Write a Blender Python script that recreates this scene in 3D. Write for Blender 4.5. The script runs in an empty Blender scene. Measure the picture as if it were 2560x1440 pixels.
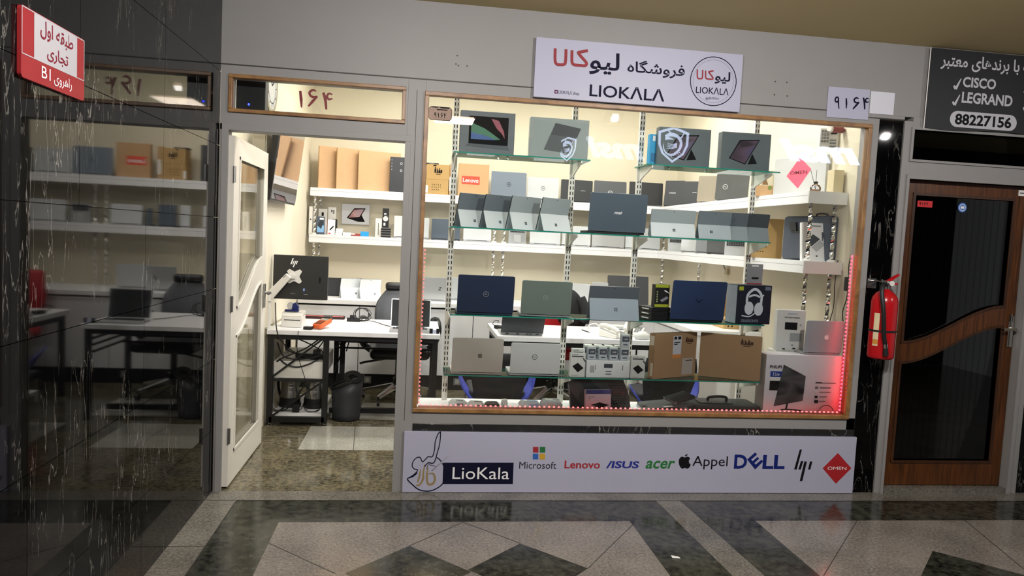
import bpy, bmesh, math, random
from mathutils import Vector, Matrix
random.seed(7)
SC = bpy.context.scene
C = SC.collection
PI = math.pi
R = math.radians

# ------------------------------------------------------------------ camera
CAM_POS = Vector((0.0, -4.1517, 1.5))
YAW, PITCH, ROLL, FPX = 0.13236, -0.068766, 0.04899, 1806.8
_f = Vector((math.sin(YAW) * math.cos(PITCH), math.cos(YAW) * math.cos(PITCH), math.sin(PITCH)))
_r0 = Vector((math.cos(YAW), -math.sin(YAW), 0))
_u0 = _r0.cross(_f)
CR = math.cos(ROLL) * _r0 + math.sin(ROLL) * _u0
CU = -math.sin(ROLL) * _r0 + math.cos(ROLL) * _u0
cam = bpy.data.cameras.new('camera')
cam.sensor_fit = 'HORIZONTAL'
cam.sensor_width = 36
cam.lens = FPX * 36 / 2560
cam.clip_start = 0.05
co = bpy.data.objects.new('camera', cam)
C.objects.link(co)
co.matrix_world = Matrix((( CR.x, CU.x, -_f.x, CAM_POS.x), (CR.y, CU.y, -_f.y, CAM_POS.y), (CR.z, CU.z, -_f.z, CAM_POS.z), (0, 0, 0, 1)))
SC.camera = co

# ------------------------------------------------------------------ world, lights, exposure
w = bpy.data.worlds.new('corridor_daylight')
SC.world = w
w.use_nodes = True
w.node_tree.nodes['Background'].inputs[0].default_value = (0.95, 0.95, 1.0, 1)
w.node_tree.nodes['Background'].inputs[1].default_value = 0.25
SC.view_settings.view_transform = 'Standard'
SC.view_settings.look = 'None'
SC.view_settings.exposure = 0.0
SC.view_settings.gamma = 1.0
SC.view_settings.use_curve_mapping = False

def area(name, loc, sx, sy, power, col, rot=(0, 0, 0)):
    l = bpy.data.lights.new(name, 'AREA')
    l.shape = 'RECTANGLE'
    l.size, l.size_y, l.energy, l.color = sx, sy, power, col
    o = bpy.data.objects.new(name, l)
    C.objects.link(o)
    o.location = loc
    o.rotation_euler = rot
    return o
SHOP_LAMPS = [(0.1, 0.6), (1.85, 0.6), (0.1, 2.2), (1.75, 2.2)]
for x, y in SHOP_LAMPS:      # unseen hanging lamps; the upward light is added to brighten the upper walls
    area('shop_lamp_down', (x, y, 3.03), 1.1, 0.2, 29 if y > 1 else 22, (1.0, 0.985, 0.96))
    area('upper_wall_fill', (x, y, 3.09), 1.1, 0.2, 12 if y > 1 else 9, (1.0, 0.985, 0.96), (PI, 0, 0))
CORR_LAMP = (0.34, -3.83)
area('corridor_panel_light', (CORR_LAMP[0], CORR_LAMP[1], 2.745), 0.42, 0.44, 22, (1.0, 0.86, 0.74))

WASHERS = [(-0.06, -2.55, 45), (1.78, -2.50, 45), (4.45, -2.41, 13)]     # middle spot is mirrored in the glass; outer two added to light the facade
for x, y, pw in WASHERS:
    area('corridor_spot_light', (x, y, 2.66), 0.06, 0.05, pw, (1.0, 0.965, 0.94), (R(48), 0, 0))

# ------------------------------------------------------------------ pixel of the 2560 x 1440 photograph -> point on a real plane
def at(px, py, x=None, y=None, z=None):
    d = _f + CR * ((px - 1280) / FPX) - CU * ((py - 720) / FPX)
    if y is not None: t = (y - CAM_POS.y) / d.y
    elif x is not None: t = (x - CAM_POS.x) / d.x
    else: t = (z - CAM_POS.z) / d.z
    return CAM_POS + d * t

# ------------------------------------------------------------------ materials
MATS = {}
def lin(h):
    if not isinstance(h, str): return tuple(h)
    h = h.lstrip('#')
    v = [int(h[i:i + 2], 16) / 255 for i in (0, 2, 4)]
    return tuple(c / 12.92 if c <= 0.04045 else ((c + 0.055) / 1.055) ** 2.4 for c in v)
def mat(name, col, rough=0.5, metal=0.0, var=0.06, scale=18, bump=0.0, spec=0.5, emit=0, ecol=None):
    if name in MATS: return MATS[name]
    m = bpy.data.materials.new(name)
    m.use_nodes = True
    nt = m.node_tree
    b = nt.nodes['Principled BSDF']
    c = lin(col)
    if 'ink' in name and 'pink' not in name: spec = min(spec, 0.12)
    b.inputs['Roughness'].default_value = rough
    b.inputs['Metallic'].default_value = metal
    b.inputs['Specular IOR Level'].default_value = spec
    if var > 0:
        tc = nt.nodes.new('ShaderNodeTexCoord')
        n = nt.nodes.new('ShaderNodeTexNoise')
        n.inputs['Scale'].default_value = scale
        n.inputs['Detail'].default_value = 4
        nt.links.new(tc.outputs['Object'], n.inputs['Vector'])
        mx = nt.nodes.new('ShaderNodeMix')
        mx.data_type = 'RGBA'
        mx.inputs[6].default_value = tuple(max(0, v * (1 - var)) for v in c) + (1,)
        mx.inputs[7].default_value = tuple(min(1, v * (1 + var)) for v in c) + (1,)
        nt.links.new(n.outputs['Fac'], mx.inputs[0])
        nt.links.new(mx.outputs[2], b.inputs['Base Color'])
        if bump > 0:
            bp = nt.nodes.new('ShaderNodeBump')
            bp.inputs['Strength'].default_value = bump
            bp.inputs['Distance'].default_value = 0.003
            nt.links.new(n.outputs['Fac'], bp.inputs['Height'])
            nt.links.new(bp.outputs['Normal'], b.inputs['Normal'])
    else:
        b.inputs['Base Color'].default_value = c + (1,)
    if emit:
        b.inputs['Emission Color'].default_value = lin(ecol if ecol is not None else col) + (1,)
        b.inputs['Emission Strength'].default_value = emit
    MATS[name] = m
    return m
def glass(name, tint=(0.97, 0.985, 0.98), ior=1.5, mul=1.7, rough=0.0):
    m = bpy.data.materials.new(name)
    m.use_nodes = True
    nt = m.node_tree
    nt.nodes.clear()
    o = nt.nodes.new('ShaderNodeOutputMaterial')
    mx = nt.nodes.new('ShaderNodeMixShader')
    t = nt.nodes.new('ShaderNodeBsdfTransparent')
    t.inputs[0].default_value = tint + (1,)
    g = nt.nodes.new('ShaderNodeBsdfGlossy')
    g.inputs['Roughness'].default_value = rough
    fr = nt.nodes.new('ShaderNodeFresnel')
    fr.inputs[0].default_value = ior
    mu = nt.nodes.new('ShaderNodeMath')
    mu.operation = 'MULTIPLY'
    mu.use_clamp = True
    mu.inputs[1].default_value = mul
    nt.links.new(fr.outputs[0], mu.inputs[0])
    nt.links.new(mu.outputs[0], mx.inputs[0])
    nt.links.new(t.outputs[0], mx.inputs[1])
    nt.links.new(g.outputs[0], mx.inputs[2])
    nt.links.new(mx.outputs[0], o.inputs[0])
    MATS[name] = m
    return m
def marble(name, base, vein, vscale=(6, 6, 1.1), thr=0.012, rough=0.06, cloud=0.5, amount=0.6, joints=None, spec=0.5):
    """polished stone: cloudy base, thin veins stretched along the slab, dark joints every `joints` metres"""
    m = bpy.data.materials.new(name)
    m.use_nodes = True
    nt = m.node_tree
    N = nt.nodes.new
    L = nt.links.new
    b = nt.nodes['Principled BSDF']
    b.inputs['Roughness'].default_value = rough
    b.inputs['Specular IOR Level'].default_value = spec
    tc = N('ShaderNodeTexCoord')
    mp = N('ShaderNodeMapping')
    mp.inputs['Scale'].default_value = vscale
    L(tc.outputs['Object'], mp.inputs['Vector'])
    n1 = N('ShaderNodeTexNoise'); n1.inputs['Scale'].default_value = 1.0; n1.inputs['Detail'].default_value = 5; n1.inputs['Distortion'].default_value = 0.6
    L(mp.outputs[0], n1.inputs['Vector'])
    s = N('ShaderNodeMath'); s.operation = 'SUBTRACT'; s.inputs[1].default_value = 0.5
    L(n1.outputs['Fac'], s.inputs[0])
    a = N('ShaderNodeMath'); a.operation = 'ABSOLUTE'
    L(s.outputs[0], a.inputs[0])
    rp = N('ShaderNodeMapRange'); rp.inputs['From Min'].default_value = 0.0; rp.inputs['From Max'].default_value = thr
    rp.inputs['To Min'].default_value = 1.0; rp.inputs['To Max'].default_value = 0.0
    L(a.outputs[0], rp.inputs['Value'])
    n2 = N('ShaderNodeTexNoise'); n2.inputs['Scale'].default_value = 3.1; n2.inputs['Detail'].default_value = 3
    L(tc.outputs['Object'], n2.inputs['Vector'])
    r2 = N('ShaderNodeMapRange'); r2.inputs['From Min'].default_value = 0.46; r2.inputs['From Max'].default_value = 0.62
    L(n2.outputs['Fac'], r2.inputs['Value'])
    mu = N('ShaderNodeMath'); mu.operation = 'MULTIPLY'
    L(rp.outputs[0], mu.inputs[0]); L(r2.outputs[0], mu.inputs[1])
    mu2 = N('ShaderNodeMath'); mu2.operation = 'MULTIPLY'; mu2.inputs[1].default_value = amount
    L(mu.outputs[0], mu2.inputs[0])
    n3 = N('ShaderNodeTexNoise'); n3.inputs['Scale'].default_value = 9; n3.inputs['Detail'].default_value = 6
    L(tc.outputs['Object'], n3.inputs['Vector'])
    cb = lin(base)
    c1 = N('ShaderNodeMix'); c1.data_type = 'RGBA'
    c1.inputs[6].default_value = tuple(v * (1 - cloud) for v in cb) + (1,)
    c1.inputs[7].default_value = tuple(min(1, v * (1 + cloud)) for v in cb) + (1,)
    L(n3.outputs['Fac'], c1.inputs[0])
    c2 = N('ShaderNodeMix'); c2.data_type = 'RGBA'
    c2.inputs[7].default_value = lin(vein) + (1,)
    L(mu2.outputs[0], c2.inputs[0]); L(c1.outputs[2], c2.inputs[6])
    L(c2.outputs[2], b.inputs['Base Color'])
    MATS[name] = m
    return m
def granite(name, c0, c1, scale=60, rough=0.12, spot=0.5, big=4, spec=0.5):
    m = bpy.data.materials.new(name)
    m.use_nodes = True
    nt = m.node_tree
    N = nt.nodes.new; L = nt.links.new
    b = nt.nodes['Principled BSDF']
    b.inputs['Roughness'].default_value = rough
    b.inputs['Specular IOR Level'].default_value = spec
    tc = N('ShaderNodeTexCoord')
    n = N('ShaderNodeTexNoise'); n.inputs['Scale'].default_value = scale; n.inputs['Detail'].default_value = 8; n.inputs['Roughness'].default_value = 0.75
    n2 = N('ShaderNodeTexNoise'); n2.inputs['Scale'].default_value = big; n2.inputs['Detail'].default_value = 3
    L(tc.outputs['Object'], n.inputs['Vector']); L(tc.outputs['Object'], n2.inputs['Vector'])
    ad = N('ShaderNodeMath'); ad.operation = 'MULTIPLY_ADD'; ad.inputs[1].default_value = 0.35
    L(n2.outputs['Fac'], ad.inputs[0]); L(n.outputs['Fac'], ad.inputs[2])
    rp = N('ShaderNodeMapRange'); rp.inputs['From Min'].default_value = 0.675 - 0.14 / spot * 0.5; rp.inputs['From Max'].default_value = 0.675 + 0.14 / spot * 0.5
    L(ad.outputs[0], rp.inputs['Value'])
    mx = N('ShaderNodeMix'); mx.data_type = 'RGBA'
    mx.inputs[6].default_value = lin(c0) + (1,); mx.inputs[7].default_value = lin(c1) + (1,)
    L(rp.outputs[0], mx.inputs[0]); L(mx.outputs[2], b.inputs['Base Color'])
    MATS[name] = m
    return m
def wood(name, c0, c1, rough=0.35, axis=(14, 14, 0.9)):
    m = bpy.data.materials.new(name)
    m.use_nodes = True
    nt = m.node_tree
    N = nt.nodes.new; L = nt.links.new
    b = nt.nodes['Principled BSDF']
    b.inputs['Roughness'].default_value = rough
    tc = N('ShaderNodeTexCoord'); mp = N('ShaderNodeMapping'); mp.inputs['Scale'].default_value = axis
    L(tc.outputs['Object'], mp.inputs['Vector'])
    n = N('ShaderNodeTexNoise'); n.inputs['Scale'].default_value = 3; n.inputs['Detail'].default_value = 6; n.inputs['Distortion'].default_value = 1.2
    L(mp.outputs[0], n.inputs['Vector'])
    rp = N('ShaderNodeMapRange'); rp.inputs['From Min'].default_value = 0.32; rp.inputs['From Max'].default_value = 0.68
    L(n.outputs['Fac'], rp.inputs['Value'])
    mx = N('ShaderNodeMix'); mx.data_type = 'RGBA'
    mx.inputs[6].default_value = lin(c0) + (1,); mx.inputs[7].default_value = lin(c1) + (1,)
    L(rp.outputs[0], mx.inputs[0]); L(mx.outputs[2], b.inputs['Base Color'])
    MATS[name] = m
    return m
def sheen(name, stops, rough=0.35):
    """a printed or display picture with bands of colour across it (object X and Z)"""
    m = bpy.data.materials.new(name)
    m.use_nodes = True
    nt = m.node_tree
    N = nt.nodes.new; L = nt.links.new
    b = nt.nodes['Principled BSDF']
    b.inputs['Roughness'].default_value = rough
    tc = N('ShaderNodeTexCoord'); mp = N('ShaderNodeMapping'); mp.inputs['Scale'].default_value = (3, 3, 7)
    L(tc.outputs['Object'], mp.inputs['Vector'])
    n = N('ShaderNodeTexNoise'); n.inputs['Scale'].default_value = 1.3; n.inputs['Detail'].default_value = 1; n.inputs['Distortion'].default_value = 0.8
    L(mp.outputs[0], n.inputs['Vector'])
    r = N('ShaderNodeValToRGB')
    while len(r.color_ramp.elements) < len(stops): r.color_ramp.elements.new(0.5)
    for e, (p, c) in zip(r.color_ramp.elements, stops):
        e.position = p; e.color = lin(c) + (1,)
    L(n.outputs['Fac'], r.inputs[0]); L(r.outputs[0], b.inputs['Base Color'])
    MATS[name] = m
    return m

# ------------------------------------------------------------------ mesh builder
class MB:
    def __init__(s):
        s.v = []; s.f = []; s.m = []
    def add(s, vs, fs, m=0):
        o = len(s.v)
        s.v += [Vector(p) for p in vs]
        for f in fs:
            s.f.append([i + o for i in f]); s.m.append(m)
        return s
    def bb(s, x0, x1, y0, y1, z0, z1, m=0):
        return s.add([(x0, y0, z0), (x1, y0, z0), (x1, y1, z0), (x0, y1, z0), (x0, y0, z1), (x1, y0, z1), (x1, y1, z1), (x0, y1, z1)],
                     [(3, 2, 1, 0), (4, 5, 6, 7), (0, 1, 5, 4), (1, 2, 6, 5), (2, 3, 7, 6), (3, 0, 4, 7)], m)
    def box(s, c, d, m=0, rx=0, ry=0, rz=0):
        M = Matrix.Translation(c) @ Matrix.Rotation(rz, 4, 'Z') @ Matrix.Rotation(ry, 4, 'Y') @ Matrix.Rotation(rx, 4, 'X')
        t = MB().bb(-d[0] / 2, d[0] / 2, -d[1] / 2, d[1] / 2, -d[2] / 2, d[2] / 2)
        return s.add([M @ p for p in t.v], t.f, m)
    def prism(s, poly, a, b, plane='xz', m=0, mside=None):
        f = {'xz': lambda p, t: (p[0], t, p[1]), 'xy': lambda p, t: (p[0], p[1], t), 'yz': lambda p, t: (t, p[0], p[1])}[plane]
        n = len(poly)
        s.add([f(p, a) for p in poly] + [f(p, b) for p in poly], [list(range(n)), list(range(2 * n - 1, n - 1, -1))], m)
        o = len(s.v) - 2 * n
        for i in range(n):
            j = (i + 1) % n
            s.f.append([o + i, o + n + i, o + n + j, o + j]); s.m.append(m if mside is None else mside)
        return s
    def quad(s, pts, m=0):
        return s.add(pts, [list(range(len(pts)))], m)
    def rect(s, x0, x1, z0, z1, y, m=0):
        return s.add([(x0, y, z0), (x1, y, z0), (x1, y, z1), (x0, y, z1)], [(0, 1, 2, 3)], m)
    def loops(s, ls, m=0, cap=True, closed=False):
        n = len(ls[0]); o = len(s.v)
        for l in ls: s.v += [Vector(p) for p in l]
        k = len(ls)
        for a in range(k if closed else k - 1):
            b = (a + 1) % k
            for i in range(n):
                j = (i + 1) % n
                s.f.append([o + a * n + i, o + a * n + j, o + b * n + j, o + b * n + i]); s.m.append(m)
        if cap and not closed:
            s.f.append([o + i for i in range(n - 1, -1, -1)]); s.m.append(m)
            s.f.append([o + (k - 1) * n + i for i in range(n)]); s.m.append(m)
        return s
    def cyl(s, p0, p1, r0, r1=None, n=14, m=0):
        return s.tube([p0, p1], r0, n, m, r1)
    def tube(s, pts, r, n=8, m=0, r1=None, closed=False):
        pts = [Vector(p) for p in pts]
        ls = []; k = len(pts); up = None
        for i, p in enumerate(pts):
            a = pts[i - 1] if (i > 0 or closed) else p
            b = pts[(i + 1) % k] if (i < k - 1 or closed) else p
            d = (b - a)
            if d.length < 1e-9: d = Vector((0, 0, 1))
            d.normalize()
            if up is None:
                up = Vector((0, 0, 1)) if abs(d.z) < 0.9 else Vector((0, 1, 0))
            u = d.cross(up)
            if u.length < 1e-6: u = d.orthogonal()
            u.normalize(); v = u.cross(d); up = v
            rr = r if r1 is None else r + (r1 - r) * i / (k - 1)
            ls.append([p + (u * math.cos(2 * PI * q / n) + v * math.sin(2 * PI * q / n)) * rr for q in range(n)])
        return s.loops(ls, m, closed=closed)
    def lathe(s, prof, n=24, c=(0, 0), m=0, sy=1.0):
        ls = [[(c[0] + r * math.cos(2 * PI * q / n), c[1] + sy * r * math.sin(2 * PI * q / n), z) for q in range(n)] for r, z in prof]
        return s.loops(ls, m)
    def move(s, M):
        s.v = [M @ p for p in s.v]; return s
    def build(s, name, mats, parent=None, bev=0, smooth=False, seg=2, sub=0, world=False):
        me = bpy.data.meshes.new(name)
        v = s.v
        if world and parent is not None:
            d = parent.location
            v = [p - d for p in v]
        me.from_pydata([tuple(p) for p in v], [], s.f)
        if not isinstance(mats, (list, tuple)): mats = [mats]
        for m in mats: me.materials.append(m)
        for p, i in zip(me.polygons, s.m):
            p.material_index = min(i, len(mats) - 1)
            p.use_smooth = smooth
        b = bmesh.new(); b.from_mesh(me)
        bmesh.ops.recalc_face_normals(b, faces=b.faces)
        b.to_mesh(me); b.free()
        o = bpy.data.objects.new(name, me)
        C.objects.link(o)
        if parent is not None: o.parent = parent
        if bev:
            q = o.modifiers.new('bevel', 'BEVEL'); q.width = bev; q.segments = seg; q.limit_method = 'ANGLE'; q.angle_limit = R(40)
        if sub:
            q = o.modifiers.new('subdivision', 'SUBSURF'); q.levels = sub; q.render_levels = sub
        return o
def spline(pts, n=6, closed=False):
    pts = [Vector(p) for p in pts]; out = []; k = len(pts)
    for i in range(k if closed else k - 1):
        if closed: a, b, c, d = pts[i - 1], pts[i], pts[(i + 1) % k], pts[(i + 2) % k]
        else: a, b, c, d = pts[max(i - 1, 0)], pts[i], pts[i + 1], pts[min(i + 2, k - 1)]
        for q in range(n):
            t = q / n
            out.append(0.5 * ((2 * b) + (c - a) * t + (2 * a - 5 * b + 4 * c - d) * t * t + (3 * b - a - 3 * c + d) * t ** 3))
    if not closed: out.append(pts[-1])
    return out
def ribbon(mb, pts, wd, y, m=0, closed=False, n=6):
    """flat painted stroke in the plane y (points are (x, z)); wd may be a list of widths along it"""
    p = [Vector((q.x, q.y)) for q in spline([(a[0], a[1], 0) for a in pts], n, closed)]
    k = len(p); L = []; Rr = []
    for i in range(k):
        a = p[i - 1] if (i > 0 or closed) else p[i]
        b = p[(i + 1) % k] if (i < k - 1 or closed) else p[i]
        d = b - a
        d = d.normalized() if d.length > 1e-9 else Vector((1, 0))
        if isinstance(wd, (list, tuple)):
            t = i / (k - 1) * (len(wd) - 1); j = min(int(t), len(wd) - 2); ww = wd[j] + (wd[j + 1] - wd[j]) * (t - j)
        else: ww = wd
        nrm = Vector((-d.y, d.x)) * ww / 2
        L.append(p[i] + nrm); Rr.append(p[i] - nrm)
    Y = [y - 2e-5 * i for i in range(k)]      # each step a hair prouder, so that a stroke may cross itself
    if closed: Y = [y] * k
    for i in range(k if closed else k - 1):
        j = (i + 1) % k
        mb.quad([(L[i].x, Y[i], L[i].y), (L[j].x, Y[j], L[j].y), (Rr[j].x, Y[j], Rr[j].y), (Rr[i].x, Y[i], Rr[i].y)], m)
def rrect(w, h, r, n=4, x=0, z=0):
    out = []
    for cx, cz, a in ((w / 2 - r, h - r, 0), (-w / 2 + r, h - r, 90), (-w / 2 + r, r, 180), (w / 2 - r, r, 270)):
        for q in range(n + 1):
            t = R(a + 90 * q / n)
            out.append((x + cx + r * math.cos(t), z + cz + r * math.sin(t)))
    return out
def circ(cx, cz, r, n=24, ry=None):
    return [(cx + r * math.cos(2 * PI * q / n), cz + (ry or r) * math.sin(2 * PI * q / n)) for q in range(n)]
def disc(mb, cx, cz, r, y, m=0, n=24):
    mb.quad([(a, y, b) for a, b in circ(cx, cz, r, n)], m)
def ring(mb, cx, cz, r0, r1, y, m=0, n=40):
    A = circ(cx, cz, r0, n); B = circ(cx, cz, r1, n)
    for i in range(n):
        j = (i + 1) % n
        mb.quad([(A[i][0], y, A[i][1]), (A[j][0], y, A[j][1]), (B[j][0], y, B[j][1]), (B[i][0], y, B[i][1])], m)

DIGIT = {'۱': [([(0.3, 1.0), (0.5, 0.5), (0.62, 0.0)], [0.22, 0.3, 0.12])],
 '۶': [([(0.84, 0.93), (0.5, 1.0), (0.18, 0.84), (0.3, 0.64), (0.62, 0.58), (0.96, 0.64)], [0.08, 0.2, 0.2, 0.2, 0.2, 0.14]), ([(0.92, 0.62), (0.5, 0.32), (0.1, 0.0)], [0.16, 0.24, 0.14])],
 '۴': [([(0.1, 1.0), (0.3, 0.6), (0.42, 0.0)], [0.2, 0.24, 0.16]), ([(0.92, 0.92), (0.62, 0.96), (0.45, 0.8), (0.6, 0.62), (0.95, 0.68)], [0.1, 0.16, 0.18, 0.18, 0.1])],
 '۹': [([(0.66, 0.72), (0.42, 0.56), (0.14, 0.66), (0.18, 0.9), (0.45, 0.99), (0.64, 0.86), (0.7, 0.5), (0.86, 0.0)], [0.16, 0.2, 0.2, 0.2, 0.2, 0.2, 0.2, 0.14])]}
def digit(parent, ch, x0, x1, z0, z1, y, m):
    mb = MB(); wd = x1 - x0; h = z1 - z0
    k = 1.15 * min(wd, h * 0.75)
    if ch == '۱': k = h * 0.62
    for pts, ws in DIGIT[ch]: ribbon(mb, [(x0 + a * wd, z0 + b * h) for a, b in pts], [v * k for v in ws], y)
    mb.build('numeral', m, parent)
def pdigit(parent, ch, px0, px1, py0, py1, Y, m, dy):
    L = parent.location; pc, qc = (px0 + px1) / 2, (py0 + py1) / 2
    digit(parent, ch, at(px0, qc, y=Y).x - L.x, at(px1, qc, y=Y).x - L.x, at(pc, py1, y=Y).z - L.z, at(pc, py0, y=Y).z - L.z, Y - dy - L.y, m)

# ------------------------------------------------------------------ objects
def tag(o, label, cat, group=None, kind=None):
    o['label'] = label; o['category'] = cat
    if group: o['group'] = group
    if kind: o['kind'] = kind
    return o
def thing(name, label, cat, loc=(0, 0, 0), rz=0, group=None, rx=0):
    o = bpy.data.objects.new(name, None)
    o.empty_display_size = 0.05
    C.objects.link(o)
    o.location = loc; o.rotation_euler = (rx, 0, rz)
    return tag(o, label, cat, group)
def struct(name, mb, mats, parent=None, bev=0, world=False):
    o = mb.build(name, mats, parent, bev=bev, world=world)
    if parent is None: o['kind'] = 'structure'
    return o
def part(name, mats, parent, fn, **k):
    mb = MB(); fn(mb); return mb.build(name, mats, parent, **k)
def copy_tree(o, parent=None):
    c = o.copy(); C.objects.link(c)
    if parent is not None: c.parent = parent
    for ch in list(o.children): copy_tree(ch, c)
    return c

# ------------------------------------------------------------------ writing
_AR = {  # isolated, final, initial, medial
 'ا': ('\ufe8d', '\ufe8e', None, None), 'ب': ('\ufe8f', '\ufe90', '\ufe91', '\ufe92'), 'ت': ('\ufe95', '\ufe96', '\ufe97', '\ufe98'),
 'ج': ('\ufe9d', '\ufe9e', '\ufe9f', '\ufea0'), 'د': ('\ufea9', '\ufeaa', None, None), 'ر': ('\ufead', '\ufeae', None, None),
 'ش': ('\ufeb5', '\ufeb6', '\ufeb7', '\ufeb8'), 'ط': ('\ufec1', '\ufec2', '\ufec3', '\ufec4'), 'ع': ('\ufec9', '\ufeca', '\ufecb', '\ufecc'),
 'ف': ('\ufed1', '\ufed2', '\ufed3', '\ufed4'), 'ق': ('\ufed5', '\ufed6', '\ufed7', '\ufed8'), 'ک': ('\ufb8e', '\ufb8f', '\ufb90', '\ufb91'),
 'گ': ('\ufb92', '\ufb93', '\ufb94', '\ufb95'), 'ل': ('\ufedd', '\ufede', '\ufedf', '\ufee0'), 'م': ('\ufee1', '\ufee2', '\ufee3', '\ufee4'),
 'ن': ('\ufee5', '\ufee6', '\ufee7', '\ufee8'), 'ه': ('\ufee9', '\ufeea', '\ufeeb', '\ufeec'), 'و': ('\ufeed', '\ufeee', None, None),
 'ی': ('\ufbfc', '\ufbfd', '\ufbfe', '\ufbff')}
def fa(s):
    out = []; prev = False; i = 0
    while i < len(s):
        ch = s[i]
        if ch == 'ل' and i + 1 < len(s) and s[i + 1] == 'ا':
            out.append('\ufefc' if prev else '\ufefb'); prev = False; i += 2; continue
        if ch in _AR:
            nx = i + 1 < len(s) and s[i + 1] in _AR
            g = _AR[ch]; dual = g[2] is not None
            if prev: out.append(g[3] if (nx and dual) else g[1])
            else: out.append(g[2] if (nx and dual) else g[0])
            prev = dual
        else:
            out.append(ch); prev = False
        i += 1
    return ''.join(reversed(out))
def text(parent, s, x0, x1, z0, z1, y, m, bold=0.0, shear=0.0, name='lettering', keep=False, face='-y', res=3, depth=0.0006, spacing=1.0):
    """lettering fitted to the rectangle x0..x1, z0..z1 on the plane y of its parent, read from the -y side"""
    cu = bpy.data.curves.new(name, 'FONT')
    cu.body = s; cu.resolution_u = res; cu.offset = bold; cu.shear = shear; cu.space_character = spacing
    o = bpy.data.objects.new(name, cu)
    C.objects.link(o)
    dg = bpy.context.evaluated_depsgraph_get(); dg.update()
    me = bpy.data.meshes.new_from_object(o.evaluated_get(dg))
    C.objects.unlink(o); bpy.data.objects.remove(o)
    if not len(me.vertices): return None
    xs = [v.co.x for v in me.vertices]; zs = [v.co.y for v in me.vertices]
    ax, bx, az, bz = min(xs), max(xs), min(zs), max(zs)
    kx = (x1 - x0) / max(bx - ax, 1e-6); kz = (z1 - z0) / max(bz - az, 1e-6)
    ox, oz = x0, z0
    if keep:
        k = min(kx, kz); ox = (x0 + x1) / 2 - k * (bx - ax) / 2; oz = (z0 + z1) / 2 - k * (bz - az) / 2; kx = kz = k
    par = list(range(len(me.vertices)))       # joined letters overlap: set each letter a hair apart in depth
    def root(i):
        while par[i] != i: par[i] = par[par[i]]; i = par[i]
        return i
    for e_ in me.edges: par[root(e_.vertices[0])] = root(e_.vertices[1])
    order = {}
    for i in range(len(par)): order.setdefault(root(i), len(order))
    for i, v in enumerate(me.vertices):
        v.co = Vector((ox + (v.co.x - ax) * kx, y - 0.00012 * (order[root(i)] % 5), oz + (v.co.y - az) * kz))
    me.materials.clear(); me.materials.append(m)
    for p in me.polygons: p.material_index = 0
    t = bpy.data.objects.new(name, me)
    C.objects.link(t); t.parent = parent
    return t
def ptext(parent, s, px0, px1, py0, py1, Y, m, dy=0.0, **k):
    """the same, the rectangle read off the photograph on the wall plane Y; parent stands unrotated"""
    pc = (px0 + px1) / 2; qc = (py0 + py1) / 2; L = parent.location
    sl = (1262 - qc) / (14872 - pc)   # how far level lines on that wall lean in the photograph
    a = at(px0, qc - sl * (pc - px0), y=Y); b = at(px1, qc + sl * (px1 - pc), y=Y)
    t = at(pc, py0, y=Y); u = at(pc, py1, y=Y)
    return text(parent, s, a.x - L.x, b.x - L.x, u.z - L.z, t.z - L.z, Y - dy - L.y, m, **k)
# ------------------------------------------------------------------ palette
paint = mat('white_paint', '#8e8c8a', 0.5, var=0.04, scale=6)
paint2 = mat('door_enamel', '#d6d2c8', 0.35, var=0.03, scale=8)
cream = mat('cream_wall', '#dbd3bd', 0.8, var=0.04, scale=3)
ceilm = mat('ceiling_paint', '#cdbb8c', 0.8, var=0.05, scale=2)
ceilw = mat('ceiling_white', '#e6e3d8', 0.8, var=0.02, scale=2)
blackm = marble('black_marble', '#060607', '#c9c4ba', vscale=(15, 19, 2.6), thr=0.009, rough=0.035, cloud=0.5, amount=0.36, spec=0.22)
stripm = marble('grey_marble', '#262627', '#b9b5ae', vscale=(9, 5, 4), thr=0.012, rough=0.12)
brown = wood('brown_frame', '#7a5632', '#9c7344', 0.4, (3, 14, 3))
oak = wood('oiled_oak', '#3a1f0d', '#613716', 0.32)
oakd = wood('dark_bead', '#2e190a', '#472810', 0.4)
shopglass = glass('window_glass')
leafglass = glass('door_glass', (0.99, 0.99, 0.97), 1.5, 0.6)
darkglass = glass('tinted_glass', (0.35, 0.36, 0.34), 1.5, 1.0)
green = mat('glass_edge', '#2f8f7c', 0.15, var=0.1, scale=30)
shelfglass = glass('shelf_glass', (0.86, 0.96, 0.93), 1.45, 1.0)
black = mat('matt_black', '#0d0d0e', 0.5)
blackg = mat('gloss_black', '#08080a', 0.12)
steelk = mat('black_steel', '#0f0f10', 0.45, var=0.1)
chrome = mat('chrome', '#d8d8d6', 0.12, metal=1.0, var=0.02)
steel = mat('brushed_steel', '#a9a9a7', 0.3, metal=1.0, var=0.06, scale=60)
white = mat('white_laminate', '#e9e9ea', 0.4, var=0.02)
offw = mat('white_plastic', '#dcdad4', 0.4, var=0.03)
greyp = mat('grey_plastic', '#7d7f82', 0.45)
dgrey = mat('charcoal_plastic', '#2d2f33', 0.45)
silver = mat('silver_aluminium', '#b9bbbd', 0.35, metal=0.55, var=0.02, scale=60)
silverw = mat('pale_silver', '#b9bcbe', 0.4, metal=0.2, var=0.02)
kraft = mat('kraft_card', '#bf9a70', 0.8, var=0.06, scale=25)
kraftd = mat('brown_card', '#a58462', 0.8, var=0.07, scale=25)
kraftl = mat('pale_kraft', '#c9a47c', 0.8, var=0.05, scale=22)
ink = mat('black_ink', '#141416', 0.6, var=0)
navyink = mat('navy_ink', '#12132b', 0.6, var=0)
redink = mat('red_ink', '#7d1620', 0.6, var=0)
redbright = mat('red_vinyl', '#c2212a', 0.5, var=0.03)
paper = mat('white_paper', '#eceae6', 0.7, var=0.02)
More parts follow.
